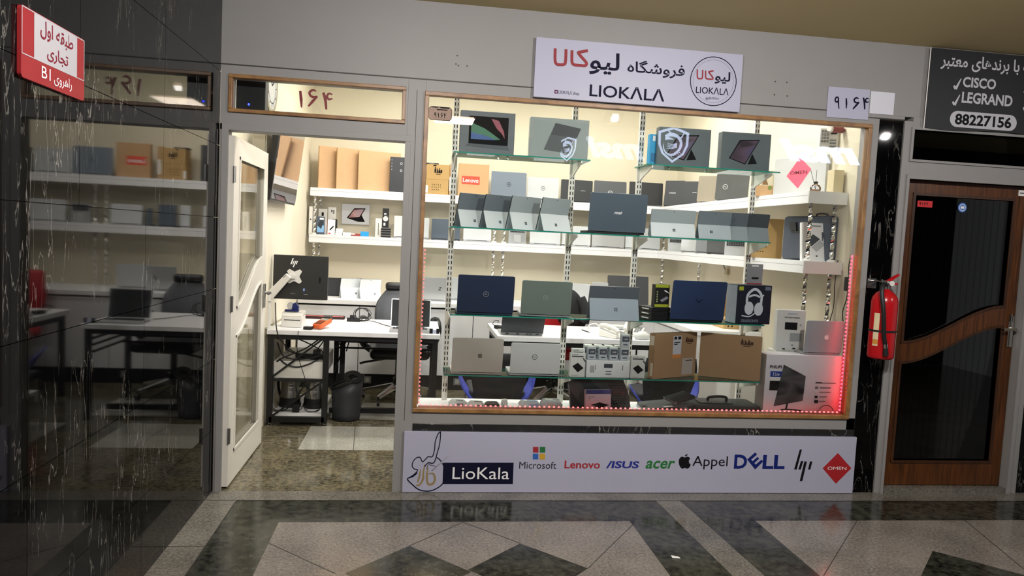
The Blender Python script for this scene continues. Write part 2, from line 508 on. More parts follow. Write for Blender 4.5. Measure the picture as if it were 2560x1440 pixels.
lilac = mat('lilac_panel', '#aeaec2', 0.45, var=0.02, scale=4)
whiteink = mat('white_ink', '#eeeeee', 0.6, var=0)

# ------------------------------------------------------------------ floors
FL_dark = granite('floor_green_stone', '#10120f', '#45463c', scale=22, rough=0.14, spot=0.6)
FL_light = granite('floor_beige_stone', '#4c4943', '#858076', scale=70, rough=0.15, spot=0.5)
FL_pink = granite('floor_rose_stone', '#5c5752', '#958d84', scale=70, rough=0.15, spot=0.45, big=3)
FL_mott = granite('floor_mottled_stone', '#1e1e18', '#80775f', scale=34, rough=0.1, spot=0.42, big=5)
FL_seam = mat('floor_joint', '#3b3934', 0.5, var=0)
fm = MB()
X1, Y0 = 7.5, -5.05
fm.quad([(-1.09, Y0, 0), (X1, Y0, 0), (X1, 0, 0), (-1.09, 0, 0)], 0)
e = 0.0006
def flat(mb, pts, m, z=e): mb.quad([(a, b, z) for a, b in pts], m)
def rectf(mb, x0, x1, y0, y1, m, z=e): flat(mb, [(x0, y0), (x1, y0), (x1, y1), (x0, y1)], m, z)
rectf(fm, -1.09, X1, -0.145, 0, 1)
rectf(fm, -1.09, -0.925, Y0, -0.145, 1)
rectf(fm, -0.645, 1.2, Y0, -0.45, 2)
flat(fm, [(1.45, -0.145), (1.597, -0.145), (1.80, -3.8), (1.63, -3.8)][::1], 1)
rectf(fm, 1.92, X1, Y0, -0.45, 2)
for cx, cy, h in ((0.018, -1.02, 0.277), (0.559, -1.0, 0.277), (2.69, -1.15, 0.3), (0.018, -1.6, 0.277), (0.559, -1.58, 0.277)):
    flat(fm, [(cx - h, cy), (cx, cy - h), (cx + h, cy), (cx, cy + h)], 0, 2 * e)
def seam(mb, a, b, wd=0.004, z=3 * e, m=3):
    a = Vector(a); b = Vector(b); d = (b - a).normalized(); n = Vector((-d.y, d.x)) * wd / 2
    flat(mb, [a + n, a - n, b - n, b + n], m, z)
for a, b in (((0.288, -0.452), (0.559, -0.72)), ((1.2, -0.5), (0.836, -1.0)), ((-0.38, 0), (-0.44, -0.145)), ((0.288, -0.46), (0.018, -0.743)), ((2.53, -0.45), (1.94, -1.1)),
             ((3.2, -0.45), (2.99, -1.15)), ((-1.09, -0.73), (-0.925, -0.73)), ((-1.09, -0.145), (X1, -0.147)), ((-0.925, -0.145), (-0.925, -4)), ((-0.645, -0.7), (-0.3, -1.02))):
    seam(fm, a, b)
floor = struct('floor', fm, [FL_dark, FL_light, FL_pink, FL_seam])
fi = MB()
fi.quad([(-1.2, 0, 0), (2.93, 0, 0), (2.93, 3.55, 0), (-1.2, 3.55, 0)], 0)
rectf(fi, -0.75, -0.1, 0.8, 1.41, 1); seam(fi, (-0.38, 0.8), (-0.42, 1.41))
rectf(fi, -0.42, 0.25, 1.62, 2.2, 1); rectf(fi, 0.3, 0.9, 0.85, 1.4, 1); rectf(fi, 1.3, 1.9, 0.85, 1.4, 1)
struct('floor_inside', fi, [FL_mott, granite('floor_inside_tile', '#85837a', '#b3b1a6', scale=70, rough=0.12, spot=0.5), FL_seam])

# ------------------------------------------------------------------ left corridor wall: black marble slabs
wm = MB()
rows = [0, 0.357, 0.75, 1.145, 1.535, 1.925, 2.32, 2.79]
for i in range(7):
    cols = [Y0, -3.2, -2.42, -1.64, -0.865, 0] if i in (4, 5, 6) else [Y0, -2.9, -1.95, -1.06, 0]
    for a, b in zip(cols, cols[1:]):
        wm.bb(-1.115, -1.09, a + 0.0012, b - 0.0012, rows[i] + 0.0012, rows[i + 1] - 0.0012, 0)
wm.bb(-1.2, -1.112, Y0, 0, 0, 2.79, 1)
struct('wall_left', wm, [blackm, mat('wall_joint', '#55534f', 0.6, var=0)])

# ------------------------------------------------------------------ facade
fw = MB()
P_ = 0
def fp(x0, x1, z0, z1, y0=0.0, y1=0.1, m=0): fw.bb(x0, x1, y0, y1, z0, z1, m)
fp(-1.2, 4.9, 2.36, 2.79)                      # white fascia above the openings
fp(-1.09, -1.05, 0, 2.36)                      # post beside the marble
fp(-1.05, -0.085, 2.30, 2.36); fp(-1.05, -0.085, 2.012, 2.125); fp(-1.05, -1.035, 2.125, 2.30); fp(-0.105, -0.085, 2.125, 2.30)
fp(-0.085, 0.012, 0, 2.36)                     # post between door and window
fp(0.012, 2.708, 2.292, 2.36); fp(2.708, 2.765, 0.404, 2.36); fp(0.012, 2.765, 0.404, 0.478)
fp(0.012, 2.765, 0, 0.363, 0.004)
fp(0.012, 2.765, 0.363, 0.404, -0.004, 0.1, 1)   # grey marble ledge under the window
fp(2.765, 2.93, 0, 2.335, 0.006, 0.1, 2); fp(2.765, 2.93, 2.335, 2.36)
# raised mouldings
fp(-1.085, -1.045, 0, 2.045, -0.012, 0); fp(-1.085, -0.06, 2.012, 2.045, -0.012, 0); fp(-0.092, -0.06, 0, 2.012, -0.012, 0)
fp(-1.09, 2.41, 2.36, 2.366, -0.004, 0, 3); fp(2.69, 2.93, 2.336, 2.342, -0.004, 0, 3)
fp(-1.075, -1.04, 0, 2.045, -0.018, -0.012); fp(-0.038, -0.035, 0.42, 2.3, -0.002, 0, 3)
# tiny screw holes left in the fascia
for qx, qy in ((1143, 139), (1140, 160), (1168, 165), (1146, 164), (1938, 204), (1967, 206), (1936, 237), (1968, 240)):
    p = at(qx, qy, y=0.0); fw.quad([(a, -0.0006, b) for a, b in circ(p.x, p.z, 0.005, 8)], 3)
# neighbouring door surround
fp(2.93, 2.985, 0, 2.335, -0.006); fp(2.985, 4.9, 2.30, 2.36, -0.006); fp(2.985, 4.9, 1.99, 2.09, -0.006); fp(3.86, 3.93, 0, 1.99, -0.006)
fp(2.985, 3.86, 1.985, 2.012, -0.018, -0.006); fp(2.967, 2.985, 0, 2.012, -0.018, -0.006); fp(3.855, 3.88, 0, 2.012, -0.018, -0.006)
fp(2.975, 4.9, 2.285, 2.30, -0.016, -0.006); fp(2.975, 4.9, 2.09, 2.105, -0.016, -0.006); fp(2.975, 2.992, 2.105, 2.285, -0.016, -0.006)
fp(3.93, 4.9, 0, 1.99, 0.006, 0.1, 2)
struct('wall_front', fw, [paint, stripm, blackm, FL_seam], bev=0.0015)

# ------------------------------------------------------------------ shop shell
struct('wall_back', MB().bb(-1.2, 2.93, 3.45, 3.55, 0, 3.3), cream)
struct('wall_inside_front', MB().bb(-1.2, 2.93, 0.0, 0.1, 2.79, 3.3), cream)
struct('wall_inside_left', MB().bb(-1.2, -1.10, 1.22, 3.45, 0, 3.3).bb(-1.2, -1.185, 0.1, 1.22, 0, 3.3), cream)
struct('wall_inside_right', MB().bb(2.76, 2.93, 0.1, 3.45, 0, 3.3), cream)
struct('ceiling_inside', MB().bb(-1.2, 2.93, 0.0, 3.55, 3.3, 3.36), ceilw)
struct('ceiling', MB().bb(-1.2, X1, -5.06, 0.0, 2.79, 2.85), ceilm)
struct('trim_wall_panel', MB().bb(-1.10, -1.09, 1.23, 2.35, 0.75, 2.6), mat('pale_panel', '#dcd6c4', 0.6, var=0.02))
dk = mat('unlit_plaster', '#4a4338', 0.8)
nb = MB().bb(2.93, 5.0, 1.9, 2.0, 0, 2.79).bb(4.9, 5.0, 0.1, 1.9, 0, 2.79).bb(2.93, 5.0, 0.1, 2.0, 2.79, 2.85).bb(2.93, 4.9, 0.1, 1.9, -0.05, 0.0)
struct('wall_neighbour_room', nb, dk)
op = MB().bb(-1.2, 7.5, -5.2, -5.06, 0, 2.79).bb(1.2, 7.5, -3.75, -3.66, 2.42, 2.79)
struct('wall_opposite', op, mat('dark_fascia', '#2a2a2c', 0.6))
struct('trim_plinth', MB().bb(-1.1, 2.2, 2.80, 2.83, 0.0, 0.14).bb(2.2, 2.23, 1.30, 2.83, 0, 0.14), black)

# ------------------------------------------------------------------ display window
wf = MB()
def frame(mb, x0, x1, z0, z1, t, y0, y1, m=0):
    mb.bb(x0, x1, y0, y1, z0, z0 + t, m); mb.bb(x0, x1, y0, y1, z1 - t, z1, m)
    mb.bb(x0, x0 + t, y0, y1, z0 + t, z1 - t, m); mb.bb(x1 - t, x1, y0, y1, z0 + t, z1 - t, m)
win = thing('window_1', 'wide brown framed shop display window full of laptops', 'window', (1.36, 0, 0.475)); win['kind'] = 'structure'
frame(wf, 0.008, 2.714, 0.473, 2.298, 0.024, -0.016, 0.03)
wf.build('window_frame', brown, win, bev=0.003, world=True)
MB().bb(0.03, 2.692, 0.012, 0.018, 0.495, 2.276).build('pane', shopglass, win, world=True)
tr = thing('window_2', 'narrow brown framed glass transom with red numerals over the open door', 'window', (-0.57, 0, 2.11)); tr['kind'] = 'structure'
wf = MB(); frame(wf, -1.046, -0.097, 2.108, 2.312, 0.02, -0.016, 0.03)
wf.build('window_frame', brown, tr, bev=0.003, world=True)
MB().bb(-1.03, -0.113, 0.012, 0.018, 2.125, 2.295).build('pane', shopglass, tr, world=True)
for s, a, b, q0, q1 in (('۱', 745, 759, 226, 268), ('۶', 768, 794, 224, 266), ('۴', 804, 832, 231, 273)):
    pdigit(tr, s, a, b, q0, q1, 0.0, mat('dark_red_vinyl', '#74151a', 0.5, var=0), -0.011)
# window board inside
struct('windowsill_inside', MB().bb(0.012, 2.70, 0.03, 0.40, 0.445, 0.465).bb(0.012, 2.70, 0.36, 0.40, 0.40, 0.445), white)

# ------------------------------------------------------------------ doors
def s_door(parent, wd, ht, rail, st, top, bot, matf, matb, gl, th=0.04, flip=False):
    """frame with an S-shaped middle rail and two panes; local x 0..wd from the hinge, y 0..th"""
    fr = MB()
    fr.bb(0, st, 0, th, 0, ht); fr.bb(wd - st, wd, 0, th, 0, ht); fr.bb(st, wd - st, 0, th, ht - top, ht); fr.bb(st, wd - st, 0, th, 0, bot)
    n = 16; za, zb, hh = rail
    cv = []
    for i in range(n + 1):
        t = i / n; s = t * t * (3 - 2 * t)
        cv.append((st + (wd - 2 * st) * t, za + (zb - za) * s))
    lo = [(x, z - hh / 2) for x, z in cv]; hi = [(x, z + hh / 2) for x, z in cv]
    for i in range(n):
        fr.prism([lo[i], lo[i + 1], hi[i + 1], hi[i]], 0, th)
    fr.build('door_frame', matf, parent)
    bd = MB(); r = 0.008
    for y0, y1 in ((-0.006, 0.0), (th, th + 0.006)):
        q0, q1 = (y0 + 0.0006, y1) if y0 < 0 else (y0, y1 - 0.0006)
        bd.bb(st, st + 0.018, q0, q1, hi[0][1] + 0.002, ht - top - 0.002); bd.bb(wd - st - 0.018, wd - st, q0, q1, hi[-1][1] + 0.002, ht - top - 0.002)
        bd.bb(st, wd - st, y0, y1, ht - top - 0.018, ht - top); bd.bb(st, wd - st, y0, y1, bot, bot + 0.018)
        bd.bb(st, st + 0.018, q0, q1, bot + 0.002, lo[0][1] - 0.002); bd.bb(wd - st - 0.018, wd - st, q0, q1, bot + 0.002, lo[-1][1] - 0.002)
        for c in (lo, hi):
            for i in range(n):
                d = -0.016 if c is lo else 0.016
                bd.prism([c[i], c[i + 1], (c[i + 1][0], c[i + 1][1] + d), (c[i][0], c[i][1] + d)], y0, y1)
    bd.build('glazing_bead', matb, parent)
    up = MB(); lw = MB()
    for i in range(n):
        up.prism([hi[i], hi[i + 1], (hi[i + 1][0], ht - top), (hi[i][0], ht - top)], th * 0.4, th * 0.55)
        lw.prism([(lo[i][0], bot), (lo[i + 1][0], bot), lo[i + 1], lo[i]], th * 0.4, th * 0.55)
    up.build('upper_pane', gl, parent); lw.build('lower_pane', gl, parent)
d1 = thing('door_1', 'white glazed door leaf with a wavy middle rail standing open into the shop', 'door', (-1.018, 0.035, 0.012), R(90)); d1['kind'] = 'structure'
s_door(d1, 0.90, 1.975, (0.93, 1.2, 0.15), 0.12, 0.10, 0.17, paint2, paint2, leafglass, th=0.04)
hg = MB()
for z in (0.25, 1.0, 1.72): hg.cyl((-0.006, -0.004, z), (-0.006, -0.004, z + 0.09), 0.008)
hg.build('hinge', steel, d1)
dh = MB().box((0.845, -0.008, 1.02), (0.035, 0.01, 0.16)).tube([(0.845, -0.012, 1.04), (0.845, -0.045, 1.04), (0.76, -0.05, 1.04)], 0.009)
dh.build('door_handle', steel, d1)
d2 = thing('door_2', 'brown wooden door with dark glass and a wavy middle rail', 'door', (2.99, 0.05, 0.035)); d2['kind'] = 'structure'
s_door(d2, 0.865, 1.95, (0.862, 1.115, 0.115), 0.075, 0.075, 0.145, oak, oakd, darkglass)
dh = MB().box((0.835, -0.006, 1.02), (0.035, 0.008, 0.2)).tube([(0.835, -0.01, 1.04), (0.835, -0.05, 1.04), (0.74, -0.055, 1.035)], 0.009).box((0.83, -0.012, 1.11), (0.014, 0.012, 0.05))
dh.build('door_handle', chrome, d2)
t3 = thing('window_3', 'dark unlit transom pane over the brown wooden door', 'window', (3.6, 0, 2.1)); t3['kind'] = 'structure'
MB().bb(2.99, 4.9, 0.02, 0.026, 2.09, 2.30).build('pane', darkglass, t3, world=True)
struct('trim_threshold', MB().bb(2.985, 3.86, 0.0, 0.1, 0.0, 0.03), FL_light)
# ------------------------------------------------------------------ lamps
ledm = mat('lamp_diffuser', '#ffffff', 0.5, var=0, emit=6, ecol='#fff6ea')
for i, (x, y) in enumerate(SHOP_LAMPS):
    t = thing('pendant_lamp', ['slim hanging lamp bar above the left half of the shop window', 'slim hanging lamp bar above the right half of the shop window',
        'slim hanging lamp bar over the desk by the open door', 'slim hanging lamp bar over the desk behind the display'][i], 'lamp', (x, y, 3.035), group='hanging lamp bars in the shop')
    MB().bb(-0.57, 0.57, -0.115, 0.115, 0.008, 0.042).build('housing', offw, t)
    MB().bb(-0.55, 0.55, -0.1, 0.1, 0.0, 0.008).build('diffuser', ledm, t)
    MB().bb(-0.55, 0.55, -0.1, 0.1, 0.042, 0.05).build('diffuser', ledm, t)  # upward glowing face, added along with the light for the upper walls
    for sx in (-0.5, 0.5): MB().cyl((sx, 0, 0.05), (sx, 0, 0.265), 0.002, n=6).build('hanging_wire', steel, t)
t = thing('ceiling_light', 'warm square ceiling lamp of the corridor, mirrored in the window glass', 'lamp', (CORR_LAMP[0], CORR_LAMP[1], 2.75))
MB().bb(-0.22, 0.22, -0.25, 0.25, 0.008, 0.04).build('housing', offw, t)
MB().bb(-0.2, 0.2, -0.235, 0.235, 0.002, 0.008).build('diffuser', mat('warm_diffuser', '#ffffff', 0.5, var=0, emit=10, ecol='#ffd9b8'), t)

for i, (x, y, pw) in enumerate(WASHERS):
    t = thing('spotlight', ['added ceiling spotlight lighting the facade by the open door', 'tilted ceiling spotlight in front of the window, mirrored as a small bright spot', 'added ceiling spotlight lighting the facade by the neighbour black banner'][i], 'lamp', (x, y, 2.70), group='tilted corridor spotlights')
    MB().box((0, -0.02, 0.0), (0.16, 0.05, 0.14), rx=R(48 - 90)).build('housing', dgrey, t)
    MB().box((0, 0.008, -0.018), (0.06, 0.004, 0.05), rx=R(48 - 90)).build('diffuser', MATS['warm_diffuser'], t)
    MB().cyl((0, -0.02, 0.05), (0, -0.02, 0.09), 0.012).build('stem', steelk, t)

# ------------------------------------------------------------------ shop sign above the window
sg = thing('shop_sign', 'long white signboard with dark blue and red Persian and Latin shop name above the window', 'sign', (1.235, -0.03, 2.305))
MB().bb(0.617, 1.85, -0.03, -0.002, 2.306, 2.64).build('board', lilac, sg, bev=0.002, world=True)
S = dict(dy=0.031)
rinkb = mat('sign_red', '#8c1a26', 0.6, var=0)
redword = [[(300, 203), (298, 340), (318, 382), (350, 388), (392, 386), (415, 360), (422, 212)], [(489, 225), (488, 345), (500, 380), (530, 392), (590, 397), (635, 400), (654, 380), (640, 350), (562, 258), (580, 246), (668, 228)]]
def red_word(x0, x1, y0, y1, nm):
    mb = MB()
    for k_, st_ in enumerate(redword):
        pts = []
        for a, b in st_:
            q = at(1320 + (x0 + (a - 285) / 382 * (x1 - x0)) / 4.571, 80 + (y0 + (b - 200) / 212 * (y1 - y0)) / 4.571, y=0.0); pts.append((q.x, q.z))
        ribbon(mb, pts, 0.0165 * (x1 - x0) / 382, -0.0312 - 0.0006 * k_, 0, n=4)
    mb.build(nm, rinkb, sg, world=True)
red_word(285, 668, 200, 412, 'lettering')
ptext(sg, fa('لیو'), 1471, 1545, 134, 191, 0, navyink, bold=0.018, **S)
ptext(sg, fa('فروشگاه'), 1565, 1707, 157, 196, 0, navyink, bold=0.014, **S)
ptext(sg, 'LIOKΛLΛ', 1471, 1657, 219, 250, 0, navyink, bold=0.012, **S)
ptext(sg, 'LIOKΛLΛ shop', 1394, 1445, 230, 241, 0, navyink, **S)
red_word(1905, 2095, 440, 560, 'lettering')
ptext(sg, fa('لیو'), 1782, 1820, 182, 213, 0, navyink, bold=0.02, **S)
ptext(sg, 'LIOKΛLΛ', 1735, 1816, 221, 238, 0, navyink, bold=0.006, **S)
ptext(sg, '@LIOKALA', 1766, 1792, 245.5, 252, 0, navyink, **S)
mb = MB()
c = at(1778.3, 206, y=0); rr = (at(1836, 206, y=0).x - at(1720, 206, y=0).x) / 2
ring(mb, c.x, c.z, rr - 0.005, rr, -0.0308, 0); ring(mb, c.x, c.z, rr * 0.87 - 0.0015, rr * 0.87, -0.0308, 1)
mb2 = MB(); p = at(1762, 249, y=0); ring(mb2, p.x, p.z, 0.007, 0.0085, -0.0308, 0, 16); disc(mb2, p.x, p.z, 0.004, -0.0308, 0, 12); mb2.build('mark', navyink, sg, world=True)
p = at(1388, 232, y=0); mb2 = MB(); mb2.rect(p.x - 0.01, p.x + 0.01, p.z - 0.01, p.z + 0.01, -0.0308, 0); disc(mb2, p.x, p.z, 0.005, -0.0312, 1, 12); mb2.build('icon', [mat('plum_ink', '#5a2350', 0.6, var=0), lilac], sg, world=True)
mb.build('ring_emblem', [navyink, mat('thin_grey_ink', '#77778c', 0.6, var=0)], sg, world=True)

# ------------------------------------------------------------------ logo banner under the window
bn = thing('logo_banner', 'long white banner of computer maker logos under the display window', 'banner', (1.37, -0.02, 0.0))
MB().bb(-0.033, 2.775, -0.02, -0.005, 0.003, 0.362).build('panel', lilac, bn, bev=0.001, world=True)
S = dict(dy=0.021)
LOGO_M = [navyink, mat('ms_red', '#9a2430', 0.6, var=0), mat('ms_green', '#1f6a37', 0.6, var=0), mat('ms_blue', '#2a5fae', 0.6, var=0), mat('ms_yellow', '#c59a2c', 0.6, var=0),
    mat('diamond_red', '#a81f26', 0.5, var=0.12, scale=6), ink, mat('deep_blue_ink', '#16246b', 0.6, var=0), mat('gold_ink', '#93805a', 0.5, var=0), mat('taupe_ink', '#7a7370', 0.6, var=0)]
def logo(mb, nm): mb.build(nm, LOGO_M, bn, world=True)
mb = MB()
def pq(mb, pts, m, Y=0.0, y=-0.0208): mb.quad([(q.x, y, q.z) for q in [at(a, b, y=Y) for a, b in pts]], m)
pq(mb, [(1108, 1154), (1283, 1154), (1281, 1207), (1106, 1207)], 0); logo(mb, 'name_block'); mb = MB()
for (a, b), m in (((1331, 1114.5), 1), ((1348, 1114.5), 2), ((1330.5, 1131.5), 3), ((1347.3, 1131.5), 4)):
    pq(mb, [(a, b), (a + 13.7, b), (a + 13.7, b + 14.3), (a, b + 14.3)], m)
logo(mb, 'four_squares'); mb = MB()
pq(mb, [(2090, 1130), (2123.5, 1168), (2085, 1206.5), (2052, 1168)], 5); logo(mb, 'diamond'); mb = MB()
for q in ([(1995, 1121.5), (2000.5, 1121.5), (1987.5, 1171), (1981, 1171)], [(1998, 1150), (2004, 1150), (1997.5, 1171), (1991.5, 1171)],
          [(2006.5, 1151), (2013, 1151), (2001.5, 1200), (1995, 1200)], [(2020.5, 1151), (2026.5, 1151), (2021.5, 1171), (2015.5, 1171)]):
    pq(mb, q, 6)
logo(mb, 'slanted_bars'); mb = MB()
# apple outline
ap = [(1709, 1141), (1716, 1139), (1722, 1143), (1719, 1149), (1720, 1155), (1723.5, 1159), (1720, 1166), (1715, 1169), (1709, 1167), (1703, 1169), (1697, 1164), (1694, 1154), (1695, 1145), (1701, 1139)]
pq(mb, [(a, b) for a, b in [(v.x, v.y) for v in spline([(a, b, 0) for a, b in ap], 4, True)]], 6)
pq(mb, [(1709, 1139), (1710, 1135), (1716, 1132), (1715, 1136)], 6); logo(mb, 'apple_mark'); mb = MB()
# tilted E of the blue wordmark
eq = [(1864, 1146), (1884, 1128.5), (1889, 1133.5), (1874, 1146.5), (1877.5, 1150.5), (1890, 1139.5), (1894, 1144), (1882, 1155), (1885.5, 1159), (1899.5, 1146.5), (1904, 1151), (1884, 1171)]
blue = mat('deep_blue_ink', '#16246b', 0.6, var=0)
pq(mb, eq, 7); logo(mb, 'tilted_letter'); mb = MB()
def arc(pts, wd, m, **k): ribbon(mb, [(at(1000 + a / 4.267, 1060 + b / 4.267, y=0).x, at(1000 + a / 4.267, 1060 + b / 4.267, y=0).z) for a, b in pts], wd, -0.0208, m, **k)
arc([(450, 405), (480, 470), (487, 540), (462, 610), (420, 655), (350, 692), (280, 702), (200, 685), (130, 630), (80, 572), (140, 545), (185, 505)], 0.0062, 0)
arc([(462, 420), (494, 480), (500, 545), (478, 610)], 0.0045, 0)
arc([(390, 345), (415, 362), (440, 388)], 0.006, 0)
arc([(80, 570), (150, 525), (188, 478), (150, 465), (130, 430), (145, 380), (180, 347), (215, 345), (240, 390), (270, 365), (302, 335), (345, 335), (368, 260), (375, 180), (400, 105), (420, 78), (432, 82), (422, 200), (395, 300), (372, 380), (345, 405), (300, 400), (262, 440)], 0.0052, 0)
gold = mat('gold_ink', '#93805a', 0.5, var=0)
arc([(265, 420), (250, 500), (243, 580), (205, 638), (172, 636)], [0.005, 0.010, 0.013, 0.011, 0.006], 8)
arc([(218, 470), (208, 540), (188, 610)], [0.004, 0.011, 0.008], 8)
arc([(300, 450), (286, 540), (298, 625), (350, 622), (372, 570), (352, 515), (305, 520)], [0.005, 0.012, 0.013, 0.013, 0.013, 0.010, 0.005], 8)
arc([(338, 488), (420, 415), (508, 335)], [0.006, 0.003, 0.001], 9)
arc([(285, 470), (300, 425), (345, 430), (378, 440)], 0.003, 0)
logo(mb, 'calligraphy')
ptext(bn, 'LioKala', 1131, 1272, 1165.5, 1195, 0, whiteink, dy=0.0215)
ptext(bn, 'Microsoft', 1297, 1389, 1151.5, 1169, 0, mat('grey_ink', '#33333a', 0.6, var=0), **S)
ptext(bn, 'Lenovo', 1409.7, 1498, 1149, 1168.5, 0, mat('len_red', '#a0212c', 0.6, var=0), bold=0.02, **S)
ptext(bn, '/ISUS', 1513, 1595, 1150, 1168, 0, mat('asus_blue', '#1c2a86', 0.6, var=0), bold=0.03, shear=0.1, **S)
ptext(bn, 'acer', 1611.5, 1685, 1149, 1169, 0, mat('acer_green', '#1f7031', 0.6, var=0), bold=0.02, shear=0.25, **S)
ptext(bn, 'Appel', 1728, 1815.5, 1137.5, 1170.5, 0, ink, **S)
ptext(bn, 'D', 1832, 1864, 1134, 1169, 0, blue, bold=0.03, **S)
ptext(bn, 'LL', 1903, 1958, 1135, 1169.5, 0, blue, bold=0.03, **S)
ptext(bn, 'OMEN', 2064, 2111, 1164, 1172, 0, whiteink, dy=0.0215)

# ------------------------------------------------------------------ direction sign on the marble wall (reads from +x)
ds = thing('direction_sign', 'red and white direction sign hanging on the black marble wall', 'sign', (-1.0898, -1.825, 1.87), R(90))
redp = mat('sign_red_panel', '#96242a', 0.45, var=0.03)
def sgn(mb):
    mb.prism(rrect(0.372, 0.192, 0.012), -0.006, 0.004)
sm = MB(); sm.prism(rrect(0.372, 0.192, 0.012), -0.012, -0.0012); sm.build('plate', redp, ds)
mb = MB(); mb.rect(-0.12, 0.135, 0.064, 0.188, -0.0125, 0)
for a, b, c_, d in ((-0.182, 0.182, 0.187, 0.190), (-0.182, 0.182, 0.0625, 0.0655), (-0.184, -0.181, 0.063, 0.19), (0.181, 0.184, 0.063, 0.19)): mb.rect(a, b, c_, d, -0.0128, 0)
mb.build('printed_panel', mat('sign_white_panel', '#b3b0b6', 0.6, var=0.02), ds)
maroon = mat('maroon_ink', '#7c2433', 0.6, var=0)
text(ds, fa('طبقه اول'), -0.088, 0.108, 0.128, 0.181, -0.0132, maroon, bold=0.012)
text(ds, fa('تجاری'), -0.05, 0.076, 0.074, 0.118, -0.0132, maroon, bold=0.012)
text(ds, fa('راهروی'), -0.01, 0.1, 0.012, 0.05, -0.0132, whiteink)
text(ds, 'B1', -0.08, -0.03, 0.02, 0.053, -0.0132, whiteink)

# ------------------------------------------------------------------ house number sheets, banner of the neighbour, stickers
ns = thing('number_sheet', 'white sheet with black Persian house number pasted above the window corner', 'sign', (2.545, -0.006, 2.32))
MB().bb(2.412, 2.682, -0.006, -0.003, 2.322, 2.503).build('sheet', lilac, ns, world=True)
for s, a, b, c_, d in (('۹', 2084, 2099, 243, 272), ('۱', 2111, 2118, 246, 272), ('۶', 2130, 2147, 245, 274), ('۴', 2154, 2171, 245, 274)):
    pdigit(ns, s, a, b, c_, d, 0, navyink, 0.0066)
bs = thing('blank_sheet', 'blank white square of paper beside the house number', 'paper', (2.755, -0.005, 2.35))
a = at(2177, 228, y=0); b = at(2232, 288, y=0)
MB().bb(a.x, b.x, -0.004, -0.001, b.z, a.z).build('sheet', mat('blue_white_paper', '#d5d6e0', 0.6, var=0.02), bs, world=True)
rb = thing('neighbour_banner', 'black banner with white writing and a phone number over the wooden door', 'banner', (3.7, -0.02, 2.305))
cl = MB()
n = 14; x0, x1 = 3.05, 4.45
for i in range(n):
    xa, xb = x0 + (x1 - x0) * i / n, x0 + (x1 - x0) * (i + 1) / n
    za, zb = 2.30 - 0.008 * math.sin(i * 0.9), 2.30 - 0.008 * math.sin((i + 1) * 0.9)
    cl.prism([(xa, za), (xb, zb), (xb, 2.78), (xa, 2.78)], -0.024, -0.020)
cl.build('cloth', mat('black_banner', '#101216', 0.5, var=0.15, scale=4), rb, world=True)
S = dict(dy=0.0255)
bw = mat('banner_white', '#c2c2c8', 0.6, var=0)
ptext(rb, fa('شبکه با برندهای معتبر'), 2345, 2612, 147, 187, 0, bw, bold=0.02, **S)
ptext(rb, 'CISCO', 2399.6, 2482, 197, 223, 0, bw, bold=0.03, **S)
ptext(rb, 'LEGRAND', 2397, 2523, 236, 264, 0, bw, bold=0.03, **S)
mb = MB()
for a, b in ((2377, 216), (2374, 256), (2552, 230), (2550, 270)):
    p = at(a, b, y=0)
    ribbon(mb, [(p.x, p.z), (p.x + 0.014, p.z - 0.018)], [0.012, 0.018], -0.0255, 0, n=2); ribbon(mb, [(p.x + 0.014, p.z - 0.02), (p.x + 0.045, p.z + 0.045)], [0.018, 0.006], -0.0256, 0, n=2)
def pill(xa, xb, za, zb):
    r = (zb - za) / 2; cz = (za + zb) / 2
    pts = [(xb - r + r * math.cos(R(t)), cz + r * math.sin(R(t))) for t in range(-90, 91, 15)] + [(xa + r + r * math.cos(R(t)), cz + r * math.sin(R(t))) for t in range(90, 271, 15)]
    mb.quad([(u, -0.0254, v) for u, v in pts], 0)
p = at(2367, 300, y=0); q = at(2534, 304, y=0); u = at(2450, 284, y=0); v = at(2450, 324, y=0)
pill(p.x, q.x, v.z, u.z); pill(q.x + 0.06, q.x + 0.5, v.z, u.z)
mb.build('printed_marks', bw, rb, world=True)
ptext(rb, '88227156', 2380, 2520, 290, 318, 0, mat('banner_black_ink', '#17191d', 0.6, var=0), dy=0.0262, bold=0.03)
rp = MB(); rp.tube([(3.045, -0.024, 2.78), (3.043, -0.024, 2.29)], 0.003); rp.build('edge_rope', paper, rb, world=True)

st = thing('number_sticker', 'small red sticker with a Persian number on the wooden door glass', 'sticker', (3.10, 0.06, 1.85))
a = at(2295, 501, y=0.06); b = at(2331, 519, y=0.06)
MB().bb(a.x, b.x, 0.062, 0.0635, b.z, a.z).build('film', redbright, st, world=True)
for k, ch in enumerate('۹۱۶۴'): digit(st, ch, a.x + 0.012 + 0.016 * k - 3.10, a.x + 0.024 + 0.016 * k - 3.10, b.z + 0.012 - 1.85, a.z - 0.01 - 1.85, 0.0615 - 0.06, ink)
st = thing('round_sticker', 'small round blue sticker on the wooden door glass', 'sticker', (3.4, 0.062, 1.8))
p = at(2406, 519, y=0.062); mb = MB(); mb.prism(circ(p.x, p.z, 0.03), 0.062, 0.0635); ring(mb, p.x, p.z, 0.019, 0.022, 0.0615, 1); mb.rect(p.x - 0.012, p.x + 0.012, p.z - 0.007, p.z + 0.007, 0.0615, 1)
mb.build('film', [mat('sticker_blue', '#4a78c8', 0.5, var=0), whiteink], st, world=True)
st = thing('paper_label', 'tiny white label on the top right corner of the wooden door', 'sticker', (3.82, 0.045, 1.93))
p = at(2556, 483, y=0.045); MB().bb(p.x - 0.025, p.x + 0.03, 0.044, 0.049, p.z - 0.018, p.z + 0.018).bb(p.x - 0.018, p.x + 0.022, 0.0435, 0.044, p.z - 0.003, p.z + 0.003, 1).build('film', [paper, ink], st, world=True)

